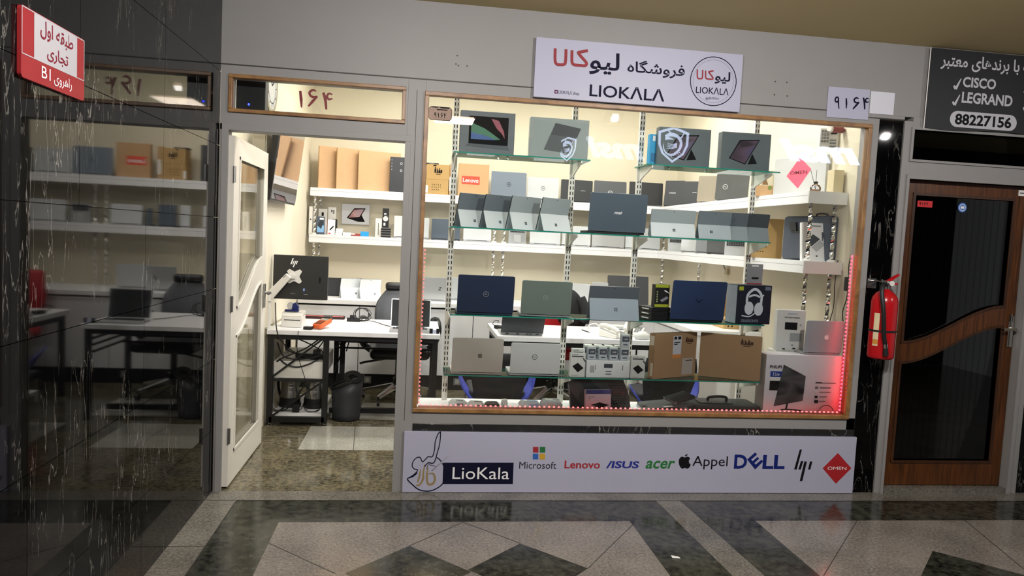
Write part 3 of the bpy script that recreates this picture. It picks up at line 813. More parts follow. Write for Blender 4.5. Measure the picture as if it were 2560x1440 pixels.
# plate stuck inside the window
pl = thing('engraved_plate', 'small worn brown plate with engraved number in the top left window corner', 'sign', (0.09, 0.008, 2.17))
a = at(1072, 265, y=0); b = at(1129, 302, y=0)
wq, hq = b.x - a.x, a.z - b.z; cx, z0 = (a.x + b.x) / 2, b.z
plm = mat('worn_bronze', '#6d5749', 0.45, metal=0.3, var=0.25, scale=60)
k = 0.012; oct_ = [(cx - wq / 2 + k, z0), (cx + wq / 2 - k, z0), (cx + wq / 2, z0 + k), (cx + wq / 2, z0 + hq - k), (cx + wq / 2 - k, z0 + hq), (cx - wq / 2 + k, z0 + hq), (cx - wq / 2, z0 + hq - k), (cx - wq / 2, z0 + k)]
mb = MB(); mb.prism(oct_, 0.006, 0.011); mb.build('plate', plm, pl, world=True)
mb = MB(); ribbon(mb, oct_, 0.003, 0.0055, 0, closed=True, n=1); mb.build('border', ink, pl, world=True)
for k, ch in enumerate('۹۱۶۴'): digit(pl, ch, cx - 0.034 + 0.018 * k - pl.location.x, cx - 0.020 + 0.018 * k - pl.location.x, z0 + 0.012 - pl.location.z, z0 + 0.04 - pl.location.z, -0.003, ink)
mb = MB()
for i, (u, v, ln) in enumerate(((-0.045, 0.068, 0.03), (0.0, 0.066, 0.05), (-0.02, 0.055, 0.06))): mb.rect(cx + u - 0.0, cx + u + ln, z0 + v, z0 + v + 0.006, 0.0054, 0)
mb.build('engraving', ink, pl, world=True)

# ------------------------------------------------------------------ fire extinguisher
fx, fz = 2.832, 0.878
ex = thing('fire_extinguisher', 'red fire extinguisher with black hose hung on the black marble pillar', 'fire extinguisher', (fx, -0.095, fz))
redpaint = mat('red_enamel', '#b3141b', 0.22, var=0.03)
MB().lathe([(0.0, 0.0), (0.066, 0.0), (0.074, 0.008), (0.076, 0.02), (0.076, 0.345), (0.07, 0.375), (0.052, 0.4), (0.03, 0.414), (0.024, 0.425), (0.0, 0.425)], 28).build('cylinder', redpaint, ex, smooth=True)
MB().cyl((0, 0, 0.42), (0, 0, 0.452), 0.022, n=16).box((0.0, -0.01, 0.462), (0.036, 0.05, 0.028)).cyl((0.0, -0.035, 0.462), (0, -0.05, 0.462), 0.014).build('valve', steel, ex)
hd = MB()
hd.prism([(-0.01, 0.47), (0.075, 0.52), (0.08, 0.512), (0.02, 0.468)], -0.011, 0.011).prism([(0.0, 0.468), (0.07, 0.463), (0.072, 0.454), (0.0, 0.45)], -0.011, 0.011)
hd.build('lever', redpaint, ex, bev=0.002)
hs = spline([(-0.02, -0.02, 0.455), (-0.05, -0.045, 0.45), (-0.068, -0.066, 0.40), (-0.062, -0.085, 0.30), (-0.05, -0.088, 0.17), (-0.036, -0.088, 0.1)], 6)
MB().tube(hs, 0.0125, 10).build('hose', mat('hose_rubber', '#141415', 0.45), ex, smooth=True)
MB().cyl((-0.036, -0.088, 0.1), (-0.03, -0.088, 0.075), 0.014).build('nozzle_collar', chrome, ex)
MB().cyl((-0.03, -0.088, 0.075), (-0.026, -0.088, 0.03), 0.013, 0.017).build('nozzle', mat('hose_rubber', '#141415', 0.45), ex)
MB().lathe([(0.0765, 0.165), (0.0785, 0.165), (0.0785, 0.177), (0.0765, 0.177)], 28).build('strap', mat('strap_black', '#151515', 0.5), ex)
lb = MB(); 
for k in range(5):
    a0, a1 = R(196 + k * 5), R(201 + k * 5); r_ = 0.0768
    lb.quad([(r_ * math.cos(a0), r_ * math.sin(a0), 0.08), (r_ * math.cos(a1), r_ * math.sin(a1), 0.08), (r_ * math.cos(a1), r_ * math.sin(a1), 0.28), (r_ * math.cos(a0), r_ * math.sin(a0), 0.28)], 0)
    lb.quad([(r_ * 1.003 * math.cos(a0), r_ * 1.003 * math.sin(a0), 0.09), (r_ * 1.003 * math.cos(a1), r_ * 1.003 * math.sin(a1), 0.09), (r_ * 1.003 * math.cos(a1), r_ * 1.003 * math.sin(a1), 0.12), (r_ * 1.003 * math.cos(a0), r_ * 1.003 * math.sin(a0), 0.12)], 1)
lb.build('side_label', [mat('label_cream', '#d9c9a2', 0.5, var=0.1), mat('label_orange', '#c98a3a', 0.5, var=0)], ex)
MB().lathe([(0, 0.0), (0.016, 0.0), (0.016, 0.008), (0, 0.008)], 16).move(Matrix.Translation((0, -0.05, 0.462)) @ Matrix.Rotation(R(90), 4, 'X')).build('gauge', offw, ex)
hk = thing('wall_hook', 'small steel hanger bracket on the pillar above the red extinguisher', 'bracket', (2.80, 0.0, 1.30))
MB().bb(-0.03, 0.03, -0.004, 0.006, 0.0, 0.06).tube([(0.0, 0, 0.045), (0.0, -0.04, 0.05), (0.015, -0.07, 0.045), (0.02, -0.075, 0.06)], 0.005).build('bracket', steel, hk)

# scrap of paper on the corridor floor
sc = MB(); p = at(1688, 1394, z=0)
sc.prism([(p.x - 0.018, p.y - 0.01), (p.x + 0.02, p.y - 0.016), (p.x + 0.018, p.y - 0.002), (p.x - 0.006, p.y + 0.012), (p.x - 0.016, p.y + 0.016)], 0.002, 0.0045, 'xy')
tag(sc.build('paper_scrap', paper), 'torn scrap of white paper lying on the dark corridor floor', 'paper')

# ------------------------------------------------------------------ lit signs across the corridor, seen mirrored in the window
glow = mat('lit_acrylic', '#ffffff', 0.5, var=0, emit=6, ecol='#cfdcff')
glow2 = mat('lit_acrylic_dim', '#ffffff', 0.5, var=0, emit=2.5, ecol='#dfe6ff')
GY = 0.03
def across(px, py, L=3.6):
    p = at(px, py, y=L); return p
def letters(label, px0, px1, py0, py1, m):
    a = across(px0, (py0 + py1) / 2); b = across(px1, (py0 + py1) / 2 + 5); t_ = across((px0 + px1) / 2, py0); u = across((px0 + px1) / 2, py1)
    o = thing('lit_sign', label, 'sign', ((a.x + b.x) / 2, -3.6 + GY, u.z), R(180))
    wd = (b.x - a.x) / 2
    text(o, 'msi', -wd, wd, 0, t_.z - u.z, -0.02, m, bold=0.05, shear=0.35)
    MB().bb(-wd, wd, 0.0, 0.02, 0.02, 0.05).build('rail', dgrey, o)
letters('large white lit letters on the opposite fascia, mirrored at the right of the window', 1945, 2150, 352, 408, glow)
letters('faint white lit letters on the opposite fascia, mirrored in the middle of the window', 1462, 1612, 345, 398, glow2)
def shield(label, px, py0, py1, hw, rot):
    t_ = across(px, py0); u = across(px, py1)
    h = t_.z - u.z
    o = thing('lit_shield', label, 'sign', (t_.x, -3.6 + GY, u.z), rot)
    out = [(-hw, h * 0.86), (-hw * 0.55, h * 0.93), (0, h), (hw * 0.55, h * 0.93), (hw, h * 0.86), (hw * 0.98, h * 0.5), (hw * 0.72, h * 0.24), (0, 0), (-hw * 0.72, h * 0.24), (-hw * 0.98, h * 0.5)]
    mb = MB(); mb.prism(out, -0.02, 0.02); mb.build('backing', blackg, o)
    mb = MB()
    inn = [(x * 0.84, h * 0.5 + (z - h * 0.5) * 0.86) for x, z in out]
    for i in range(len(out)):
        j = (i + 1) % len(out)
        mb.quad([(out[i][0], -0.022, out[i][1]), (out[j][0], -0.022, out[j][1]), (inn[j][0], -0.022, inn[j][1]), (inn[i][0], -0.022, inn[i][1])])
    mb.build('rim', glow, o)
    mb = MB(); s_ = hw / 0.2; q = h / 0.46
    def st_(pts, wd): ribbon(mb, [(-x * s_, z * q) for x, z in pts], [v * s_ for v in wd] if isinstance(wd, list) else wd * s_, -0.022)
    st_([(-0.11, 0.33), (-0.04, 0.36), (0.05, 0.34), (0.1, 0.27), (0.09, 0.19), (0.04, 0.13), (-0.02, 0.1), (-0.08, 0.12), (-0.12, 0.17), (-0.13, 0.24)], [0.03, 0.05, 0.04, 0.035, 0.035, 0.03, 0.028, 0.02, 0.015, 0.004])
    st_([(-0.11, 0.3), (-0.06, 0.31), (0.0, 0.3)], [0.03, 0.03, 0.005]); st_([(-0.03, 0.37), (-0.08, 0.41), (-0.1, 0.4)], [0.02, 0.012, 0.004])
    st_([(0.08, 0.3), (0.12, 0.36), (0.13, 0.4)], [0.02, 0.015, 0.006])
    for k in range(4): st_([(0.05, 0.25 - k * 0.015), (-0.02, 0.235 - k * 0.018), (-0.08, 0.25 - k * 0.022)], [0.014, 0.01, 0.003])
    for k in range(5): st_([(-0.02 + k * 0.022, 0.1 + k * 0.012), (-0.01 + k * 0.03, 0.07 + k * 0.014)], [0.014, 0.004])
    mb.build('emblem', glow, o)
shield('lit white shield emblem on the opposite fascia, mirrored over a tablet box', 1684, 318, 408, 0.174, R(180))
shield('lit white shield emblem turned edge-on, mirrored over the grey tablet box', 1424, 343, 405, 0.144, R(180 + 62))
# ------------------------------------------------------------------ window rack: slotted uprights, brackets, glass shelves
UP_Y = 0.352
UPX = [0.204, 0.948, 1.384, 2.152]
ZS = [1.988, 1.553, 1.036, 0.675]       # tops of the glass
rackm = mat('rack_enamel', '#ece8df', 0.4, var=0.05, scale=30)
def upright(x, label, brs):
    t = thing('slotted_upright', label, 'upright', (x, UP_Y, 0.466), group='slotted shelf uprights in the display window')
    mb = MB(); mb.bb(-0.017, 0.017, 0, 0.022, 0, 2.27)
    z = 0.05
    while z < 2.24:
        for sx in (-0.0085, 0.0085): mb.rect(sx - 0.0028, sx + 0.0028, z, z + 0.021, -0.0004, 1)
        z += 0.0335
    mb.build('upright', [rackm, ink], t)
    for z in brs:
        zz = z - 0.466 - 0.0095
        b = MB(); b.prism([(0.0, zz), (-0.25, zz), (-0.25, zz - 0.012), (-0.03, zz - 0.07), (0.0, zz - 0.085)], -0.0035, 0.0035, 'yz')
        b.bb(-0.012, 0.012, -0.006, 0, zz - 0.08, zz)
        b.build('bracket', rackm, t)
    return t
upright(UPX[0], 'leftmost slotted shelf upright, beside the brown window frame post', ZS)
upright(UPX[1], 'slotted shelf upright between the grey tablet box and the black lid with white script', ZS)
upright(UPX[2], 'slotted shelf upright behind the right edge of the black lid with white script', ZS)
upright(UPX[3], 'rightmost slotted shelf upright, near the white diamond box', ZS)
def gshelf(x0, x1, z, label, y0=0.1, y1=0.345):
    t = thing('glass_shelf', label, 'shelf', ((x0 + x1) / 2, (y0 + y1) / 2, z - 0.008), group='glass shelves in the display window')
    mb = MB(); mb.bb(x0, x1, y0, y1, z - 0.008, z, 0)
    for k in range(2, 6): mb.m[k] = 1
    mb.build('glass_panel', [shelfglass, green], t, world=True)
gshelf(0.185, 1.0, ZS[0], 'top left glass shelf under the laptop box and grey tablet box')
gshelf(1.345, 2.20, ZS[0], 'top right glass shelf under two dark tablet boxes')
gshelf(0.185, 0.958, ZS[1], 'glass shelf under the row of four propped tablets')
gshelf(0.962, 1.395, ZS[1], 'glass shelf under the black lid with white script')
gshelf(1.399, 2.17, ZS[1], 'glass shelf under the wide propped tablet and three narrow ones')
gshelf(0.205, 0.958, ZS[2], 'glass shelf under the navy lid and the olive lid')
gshelf(0.962, 1.395, ZS[2], 'glass shelf under the dark grey propped tablet')
gshelf(1.399, 2.17, ZS[2], 'glass shelf under the stacked black boxes and the headset box')
gshelf(0.185, 0.958, ZS[3], 'lowest glass shelf under the two silver lids')
gshelf(0.962, 1.395, ZS[3], 'lowest glass shelf under the tray of small adapters')
gshelf(1.399, 2.17, ZS[3], 'lowest glass shelf under the two brown cartons')

# ------------------------------------------------------------------ wall shelves with white fascia boards
SU, SL = 1.90, 1.445          # tops
fasc = mat('shelf_white', '#e8e8ea', 0.35, var=0.02)
def wall_shelf(label, x0, x1, y0, y1, z, front):
    t = thing('wall_shelf', label, 'shelf', ((x0 + x1) / 2, (y0 + y1) / 2, z - 0.08), group='white wall shelves')
    MB().bb(x0, x1, y0, y1, z - 0.03, z).build('board', fasc, t, world=True)
    f = MB()
    if front == 'y':
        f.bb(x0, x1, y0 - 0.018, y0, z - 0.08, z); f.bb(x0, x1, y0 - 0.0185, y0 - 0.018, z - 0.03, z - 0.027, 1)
    else:
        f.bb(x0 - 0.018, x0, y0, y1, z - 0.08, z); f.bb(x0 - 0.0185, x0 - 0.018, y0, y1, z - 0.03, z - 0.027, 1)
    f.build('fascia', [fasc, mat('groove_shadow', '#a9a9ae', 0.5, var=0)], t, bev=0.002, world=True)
    if front == 'x':
        MB().bb(x0 - 0.018, x1, y0 - 0.012, y0, z - 0.08, z).build('end_cap', mat('shelf_end', '#cfcfcb', 0.4, var=0.03), t, world=True)
wall_shelf('long upper white wall shelf at the back, carrying brown flat boxes', -1.06, 2.488, 3.17, 3.448, SU, 'y')
wall_shelf('long middle white wall shelf at the back, carrying adapters and white slabs', -1.06, 2.488, 3.17, 3.448, SL, 'y')
wall_shelf('upper white wall shelf along the right wall, carrying the white diamond box', 2.508, 2.758, 0.27, 3.448, SU, 'x')
wall_shelf('middle white wall shelf along the right wall, carrying the dark laptop bag', 2.508, 2.758, 0.27, 3.448, SL, 'x')
def post(x, y, z0, z1, label):
    t = thing('shelf_support', label, 'support', (x, y, z0), group='twisted chrome shelf supports')
    h = z1 - z0; ls = []; n = int(h / 0.014)
    for k in range(n + 1):
        a = k * 0.36; z = 0.012 + (h - 0.024) * k / n
        ls.append([(0.0135 * math.cos(a + q * PI / 2), 0.0055 * math.sin(a + q * PI / 2) * 0 + 0.0135 * math.sin(a + q * PI / 2), z) for q in range(4)])
    MB().loops(ls).build('twisted_bar', chrome, t)
    MB().lathe([(0.028, 0), (0.028, 0.01), (0.016, 0.016), (0, 0.016)], 16).build('flange', offw, t)
    MB().lathe([(0, h - 0.016), (0.016, h - 0.016), (0.028, h - 0.01), (0.028, h)], 16).build('flange', offw, t)
TOPC = 0.845
px_ = lambda px, py, y: at(px, py, y=y).x
for k, (px, yy, nm) in enumerate(((787, 3.22, 'at the left end'), (800, 3.38, 'second from the left end'), (1238, 3.22, 'left of the middle pair'), (1262, 3.22, 'right of the middle pair'))):
    x = px_(px, 540, yy)
    post(x, yy, SL, SU - 0.032, 'twisted chrome support between the back wall shelves, ' + nm)
    post(x, yy, TOPC, SL - 0.032, 'twisted chrome support under the middle back shelf, ' + nm)
for yy, xx, nm in ((3.3, 2.60, 'near the inner corner'), (2.55, 2.71, 'beyond the black display'), (0.33, 2.55, 'at the front end'), (0.33, 2.72, 'at the front end, close to the wall')):
    post(xx, yy, SL, SU - 0.032, 'twisted chrome support between the right wall shelves, ' + nm)
    post(xx, yy, TOPC, SL - 0.032, 'twisted chrome support under the middle right shelf, ' + nm)

# ------------------------------------------------------------------ low cabinets along the back and right walls
CX = [-1.085, -0.52, 0.02, 0.56, 1.10, 1.64, 2.20]
doorw = mat('cabinet_white', '#dedfe2', 0.35, var=0.02)
for i in range(6):
    t = thing('base_cabinet', ['white base cabinet under the worktop, at the left wall', 'white base cabinet behind the cable tangle on the desk', 'white base cabinet behind the high-backed black chair', 'white base cabinet behind the gap between the desks', 'white base cabinet behind the red chair', 'white base cabinet in the inner corner'][i], 'cabinet', ((CX[i] + CX[i + 1]) / 2, 3.1, 0.14), group='white base cabinets')
    MB().bb(CX[i] + 0.002, CX[i + 1] - 0.002, 2.79, 3.44, 0.14, 0.80).build('body', white, t, world=True)
    MB().bb(CX[i] + 0.004, CX[i + 1] - 0.004, 2.77, 2.79, 0.145, 0.785).build('door', doorw, t, bev=0.002, world=True)
    MB().bb(CX[i] + 0.002, CX[i + 1] - 0.002, 2.785, 2.79, 0.786, 0.80).build('grip_channel', ink, t, world=True)
for i in range(3):
    y0, y1 = 1.3 + 0.5 * i, 1.8 + 0.5 * i
    t = thing('base_cabinet', ['white base cabinet along the right wall, front end', 'white base cabinet along the right wall, second from the front', 'white base cabinet along the right wall, next to the corner'][i], 'cabinet', (2.48, (y0 + y1) / 2, 0.14), group='white base cabinets')
    MB().bb(2.225, 2.755, y0 + 0.002, min(y1, 2.76) - 0.002, 0.14, 0.80).build('body', white, t, world=True)
    MB().bb(2.207, 2.225, y0 + 0.004, min(y1, 2.76) - 0.004, 0.145, 0.785).build('door', doorw, t, bev=0.002, world=True)
t = thing('worktop', 'long white worktop over the base cabinets along two walls', 'worktop', (0.5, 3.1, 0.802))
MB().bb(-1.088, 2.758, 2.755, 3.446, 0.802, TOPC).build('back_run', white, t, bev=0.003, world=True)
MB().bb(2.195, 2.758, 1.29, 2.754, 0.802, TOPC).build('side_run', white, t, bev=0.003, world=True)

# ------------------------------------------------------------------ desks
DZ = 0.735
dtop = mat('desk_top', '#e4e4e6', 0.35, var=0.02)
dk1 = thing('desk', 'white topped desk with black steel frame seen through the open door', 'desk', (-0.44, 1.8, 0.0), group='white topped steel desks')
MB().bb(-1.085, 0.2, 1.36, 2.22, DZ - 0.035, DZ).build('desktop', dtop, dk1, bev=0.003, world=True)
def bar(mb, a, b, r=0.014): 
    a = Vector(a); b = Vector(b); d = b - a; n = d.normalized()
    up = Vector((0, 0, 1)) if abs(n.z) < 0.9 else Vector((0, 1, 0))
    u = n.cross(up).normalized() * r; v = n.cross(u).normalized() * r
    mb.loops([[p + u + v, p - u + v, p - u - v, p + u - v] for p in (a, b)])
F1 = 1.415
def legs(t, spots, z1):
    for x, y in spots:
        MB().bb(x - 0.02, x + 0.02, y - 0.02, y + 0.02, 0.02, z1).build('leg', steelk, t, world=True)
        MB().lathe([(0.02, 0), (0.02, 0.006), (0.006, 0.01), (0.006, 0.022), (0, 0.022)], 12, (x, y)).build('foot', chrome, t, world=True)
legs(dk1, [(-1.06, F1), (-0.655, F1), (-0.655, 2.15), (0.165, F1), (0.165, 2.15), (-1.06, 2.15)], DZ - 0.036)
f = MB()
for y in (F1, 2.15):
    bar(f, (-1.06, y, DZ - 0.055), (0.165, y, DZ - 0.055), 0.019)
bar(f, (-1.06, F1, 0.05), (-0.655, F1, 0.05), 0.02); bar(f, (-0.655, F1 + 0.33, 0.045), (0.165, F1 + 0.33, 0.045), 0.02); bar(f, (-1.06, F1, 0.35), (-0.655, F1, 0.35), 0.009)
for x in (-0.655, 0.165): bar(f, (x, F1, DZ - 0.055), (x, 2.15, DZ - 0.055), 0.019)
f.build('frame', steelk, dk1, world=True)
for z in (0.615, 0.567, 0.515): 
    m_ = MB(); bar(m_, (-0.655, 2.0, z), (0.165, 2.0, z), 0.0075); m_.build('rail', steelk, dk1, world=True)
    m_ = MB(); bar(m_, (0.165, F1, z), (0.165, 2.15, z), 0.0075); m_.build('rail', steelk, dk1, world=True)
for a, b in (((-1.06, F1 - 0.005, 0.36), (-0.67, F1 - 0.005, 0.68)), ((-1.06, F1 - 0.005, 0.06), (-0.67, F1 - 0.005, 0.345))):
    m_ = MB(); bar(m_, a, b, 0.007); m_.build('brace', steelk, dk1, world=True)
legs(dk1, [(-0.585, 1.95)], DZ - 0.036)
MB().bb(-1.04, -0.675, F1 + 0.015, 2.1, 0.36, 0.49).build('drawer_box', offw, dk1, bev=0.003, world=True)
MB().bb(-1.04, -0.675, F1 + 0.015, 2.1, 0.07, 0.09).build('lower_shelf', white, dk1, world=True)

dk2 = thing('desk', 'white topped desk with black steel frame behind the window display', 'desk', (1.25, 1.8, 0.0), group='white topped steel desks')
MB().bb(0.645, 1.95, 1.40, 2.22, DZ - 0.04, DZ).build('desktop', dtop, dk2, bev=0.003, world=True)
legs(dk2, [(0.68, 1.45), (1.91, 1.45), (0.68, 2.15), (1.91, 2.15)], DZ - 0.041)
f = MB()
for y in (1.45, 2.15): bar(f, (0.68, y, DZ - 0.062), (1.91, y, DZ - 0.062), 0.02)
for x in (0.68, 1.91): bar(f, (x, 1.45, DZ - 0.062), (x, 2.15, DZ - 0.062), 0.02)
f.build('frame', steelk, dk2, world=True)

# ------------------------------------------------------------------ television, clock, black box over the door
tvb = at(676, 500, y=1.0); tvt = at(700, 338, y=1.0)
tilt = math.atan2(tvt.x - tvb.x, tvt.z - tvb.z)
tv = thing('television', 'flat television tilted out from the left wall, its dark screen mirroring the shelves', 'television', (tvb.x, 1.5, tvb.z), R(90), rx=0)
tv.rotation_euler = (tilt, 0, R(90))
MB().bb(-0.50, 0.50, 0.004, 0.05, 0, 0.60).build('casing', mat('tv_black', '#1b1a18', 0.35), tv, bev=0.004)
MB().bb(-0.488, 0.488, -0.001, 0.004, 0.014, 0.588).build('screen', mat('tv_glass', '#a8a6a8', 0.03, metal=0.9, var=0), tv)
MB().bb(-0.1, 0.1, 0.05, 0.09, 0.2, 0.4).build('mount', steelk, tv)
ck = thing('wall_clock', 'round wall clock with silver rim high on the left wall, behind the transom', 'clock', (-1.085, 1.27, 2.50), R(90))
MB().lathe([(0.0, -0.008), (0.2, -0.008), (0.2, 0.012), (0.0, 0.012)], 40).move(Matrix.Rotation(R(90), 4, 'X')).build('case', mat('clock_grey', '#8c8e92', 0.3, metal=0.7, var=0.02), ck)
mb = MB(); disc(mb, 0, 0, 0.165, -0.0135, 0, 36); mb.build('dial', mat('clock_dial', '#c9cacb', 0.4, var=0.02), ck)
mb = MB(); ring(mb, 0, 0, 0.165, 0.2, -0.0137, 0); ring(mb, 0, 0, 0.12, 0.13, -0.0139, 1); mb.build('rim', [chrome, dgrey], ck)
for k in range(12):
    a = R(30 * k); mb = MB(); mb.box((0.145 * math.sin(a), -0.0142, 0.145 * math.cos(a)), (0.008, 0.001, 0.02), ry=a); mb.build('hour_mark', ink, ck)
for a, ln in ((R(300), 0.08), (R(60), 0.12)):
    mb = MB(); mb.box((ln / 2 * math.sin(a), -0.0155, ln / 2 * math.cos(a)), (0.008, 0.002, ln), ry=a); mb.build('hand', ink, ck)
bx = thing('wall_box', 'dark box with a small blue light behind the left end of the transom', 'router', (-0.93, 0.2, 2.13))
p0, p1 = at(590, 235, y=0.12), at(664, 235, y=0.12)
MB().bb(p0.x, p1.x, 0.12, 0.2, 2.14, 2.36).build('casing', mat('box_navy', '#14161c', 0.4), bx, bev=0.004, world=True)
p = at(622, 261, y=0.12); mb = MB(); mb.lathe([(0, 0), (0.006, 0), (0.004, 0.004), (0, 0.005)], 12).move(Matrix.Translation((p.x, 0.12, p.z)) @ Matrix.Rotation(R(90), 4, 'X'))
mb.build('status_light', mat('blue_led', '#1020ff', 0.4, var=0, emit=12, ecol='#2030ff'), bx, world=True)

# ------------------------------------------------------------------ chairs
leather = mat('black_leather', '#131315', 0.32, var=0.1, scale=14, bump=0.25)
greyfab = mat('grey_mesh', '#4a4d52', 0.7, var=0.1, scale=90)
def rbox(x0, x1, y0, y1, z0, z1, r=0.03):
    mb = MB(); mb.bb(x0, x1, y0, y1, z0, z1); return mb
def swivel(t, r=0.3, zc=0.40):
    MB().cyl((0, 0, 0.12), (0, 0, zc), 0.028).cyl((0, 0, 0.1), (0, 0, 0.2), 0.045).build('gas_column', blackg, t)
    for k in range(5):
        a = R(20 + 72 * k); c, s = math.cos(a), math.sin(a)
        l = MB().loops([[(0.04 * c - s * 0.028, 0.04 * s + c * 0.028, 0.15), (0.04 * c + s * 0.028, 0.04 * s - c * 0.028, 0.15), (0.04 * c + s * 0.028, 0.04 * s - c * 0.028, 0.105), (0.04 * c - s * 0.028, 0.04 * s + c * 0.028, 0.105)],
            [(r * c - s * 0.017, r * s + c * 0.017, 0.085), (r * c + s * 0.017, r * s - c * 0.017, 0.085), (r * c + s * 0.017, r * s - c * 0.017, 0.062), (r * c - s * 0.017, r * s + c * 0.017, 0.062)]])
        lo = l.build('star_leg', chrome, t, bev=0.004)
        MB().cyl((r * c - 0.012, r * s, 0.03), (r * c + 0.012, r * s, 0.03), 0.03, n=16).cyl((r * c, r * s, 0.045), (r * c, r * s, 0.075), 0.012).build('caster', black, lo)
ch = thing('executive_chair', 'high-backed black leather swivel chair behind the desk near the door', 'chair', (-0.13, 2.36, 0.0), R(4))
swivel(ch, 0.31, 0.40)
MB().bb(-0.26, 0.26, -0.28, 0.24, 0.40, 0.50).build('seat', leather, ch, bev=0.045, seg=4, smooth=True)
bk = []
for z, y, hw, th in ((0.42, 0.24, 0.20, 0.05), (0.55, 0.23, 0.245, 0.06), (0.75, 0.26, 0.26, 0.055), (0.86, 0.29, 0.245, 0.05), (0.94, 0.305, 0.16, 0.045), (1.0, 0.31, 0.12, 0.045)):
    bk.append([(-hw, y, z), (-hw * 0.6, y - th * 0.5, z), (hw * 0.6, y - th * 0.5, z), (hw, y, z), (hw * 0.6, y + th, z), (-hw * 0.6, y + th, z)])
MB().loops(bk).build('backrest', mat('chair_back_grey', '#54585f', 0.45, var=0.06), ch, sub=1, smooth=True)
MB().bb(-0.13, 0.13, 0.265, 0.34, 0.96, 1.035).build('headrest', leather, ch, bev=0.025, seg=3, smooth=True)
for s in (-1, 1):
    pts = spline([(s * 0.25, 0.12, 0.43), (s * 0.32, 0.06, 0.50), (s * 0.34, -0.05, 0.62), (s * 0.335, -0.02, 0.71), (s * 0.325, 0.12, 0.715), (s * 0.30, 0.24, 0.68)], 5)
    MB().tube(pts, 0.03, 8).build('armrest', leather, ch, smooth=True)
MB().tube([(-0.1, -0.1, 0.39), (-0.3, -0.14, 0.36), (-0.34, -0.15, 0.35)], 0.01).build('lift_lever', black, ch)

redf = mat('red_upholstery', '#b3141f', 0.5, var=0.06)
rc = thing('office_chair', 'red upholstered chair behind the desk, mostly hidden by laptops', 'chair', (1.27, 2.36, 0.0), R(-3))
swivel(rc, 0.3, 0.42)
MB().bb(-0.26, 0.26, -0.35, 0.2, 0.45, 0.545).build('seat', redf, rc, bev=0.04, seg=4, smooth=True)
mb = MB(); mb.loops([[(-0.24, 0.2, 0.55), (0.24, 0.2, 0.55), (0.24, 0.27, 0.55), (-0.24, 0.27, 0.55)], [(-0.25, 0.23, 0.8), (0.25, 0.23, 0.8), (0.25, 0.31, 0.8), (-0.25, 0.31, 0.8)], [(-0.22, 0.27, 1.02), (0.22, 0.27, 1.02), (0.22, 0.34, 1.02), (-0.22, 0.34, 1.02)]])
mb.build('backrest', redf, rc, bev=0.03, seg=3, smooth=True)
MB().bb(-0.04, 0.04, 0.2, 0.24, 0.46, 0.62).build('back_bracket', black, rc)
# jacket hung over the red chair
jk = thing('jacket', 'black jacket hanging over the red chair, beside the olive lid', 'jacket', (1.455, 2.44, 0.55))
clothb = mat('black_cloth', '#1d1e21', 0.85, var=0.2, scale=12, bump=0.6)
ls = []
for z, hw, dp, ox in ((0.13, 0.13, 0.05, 0.02), (0.26, 0.15, 0.07, 0.0), (0.34, 0.15, 0.075, -0.02), (0.42, 0.13, 0.075, -0.04), (0.48, 0.10, 0.07, -0.06), (0.51, 0.05, 0.04, -0.07)):
    ls.append([(ox + hw * math.cos(2 * PI * q / 18) * (1 + 0.06 * math.sin(q * 2.6 + z * 9)), dp * math.sin(2 * PI * q / 18) * (1 + 0.2 * math.sin(q * 3.3 + z * 14)) - 0.0, z) for q in range(18)])
MB().loops(ls).build('torso', clothb, jk, sub=1, smooth=True)
sl = MB(); sl.tube(spline([(0.06, -0.05, 0.43), (0.10, -0.07, 0.34), (0.11, -0.08, 0.26), (0.10, -0.08, 0.2)], 5), 0.045, 10)
sl.build('sleeve', clothb, jk, smooth=True)

bluep = mat('blue_shell', '#3341a0', 0.4, var=0.05)
navyp = mat('navy_fabric', '#14171f', 0.7, var=0.12, scale=50)
def visitor(x, y, label):
    t = thing('visitor_chair', label, 'chair', (x, y, 0), group='blue and navy visitor chairs')
    ls = []
    for z, hw, yy in ((0.30, 0.155, 0.06), (0.42, 0.175, 0.03), (0.52, 0.195, 0.0), (0.62, 0.20, -0.02), (0.70, 0.185, -0.03)):
        ls.append([(-hw, yy, z), (-hw * 0.5, yy - 0.022, z), (hw * 0.5, yy - 0.022, z), (hw, yy, z), (hw * 0.5, yy + 0.02, z), (-hw * 0.5, yy + 0.02, z)])
    MB().loops(ls).build('backrest', navyp, t, smooth=True)
    MB().bb(-0.2, 0.2, 0.06, 0.45, 0.36, 0.42).build('seat', navyp, t, bev=0.02, seg=3)
    for s in (-1, 1):
        pl = spline([(s * 0.17, 0.03, 0.36), (s * 0.24, 0.10, 0.46), (s * 0.275, 0.2, 0.56), (s * 0.28, 0.25, 0.585)], 4)
        ls = [[(p.x, p.y - 0.05 - 0.02 * i / len(pl), p.z - 0.02), (p.x + s * 0.012, p.y - 0.05, p.z - 0.022), (p.x + s * 0.012, p.y + 0.10, p.z + 0.022), (p.x, p.y + 0.10, p.z + 0.02)] for i, p in enumerate(pl)]
        MB().loops(ls).build('armrest', bluep, t, bev=0.004)
        MB().tube([(s * 0.19, 0.1, 0.37), (s * 0.2, 0.06, 0.0)], 0.012).build('leg', chrome, t)
        MB().tube([(s * 0.19, 0.4, 0.37), (s * 0.2, 0.46, 0.0)], 0.012).build('leg', chrome, t)
visitor(0.60, 0.80, 'navy chair with blue arms behind the window, under the silver lids')
visitor(1.83, 0.80, 'navy chair with blue arms behind the window, under the brown cartons')
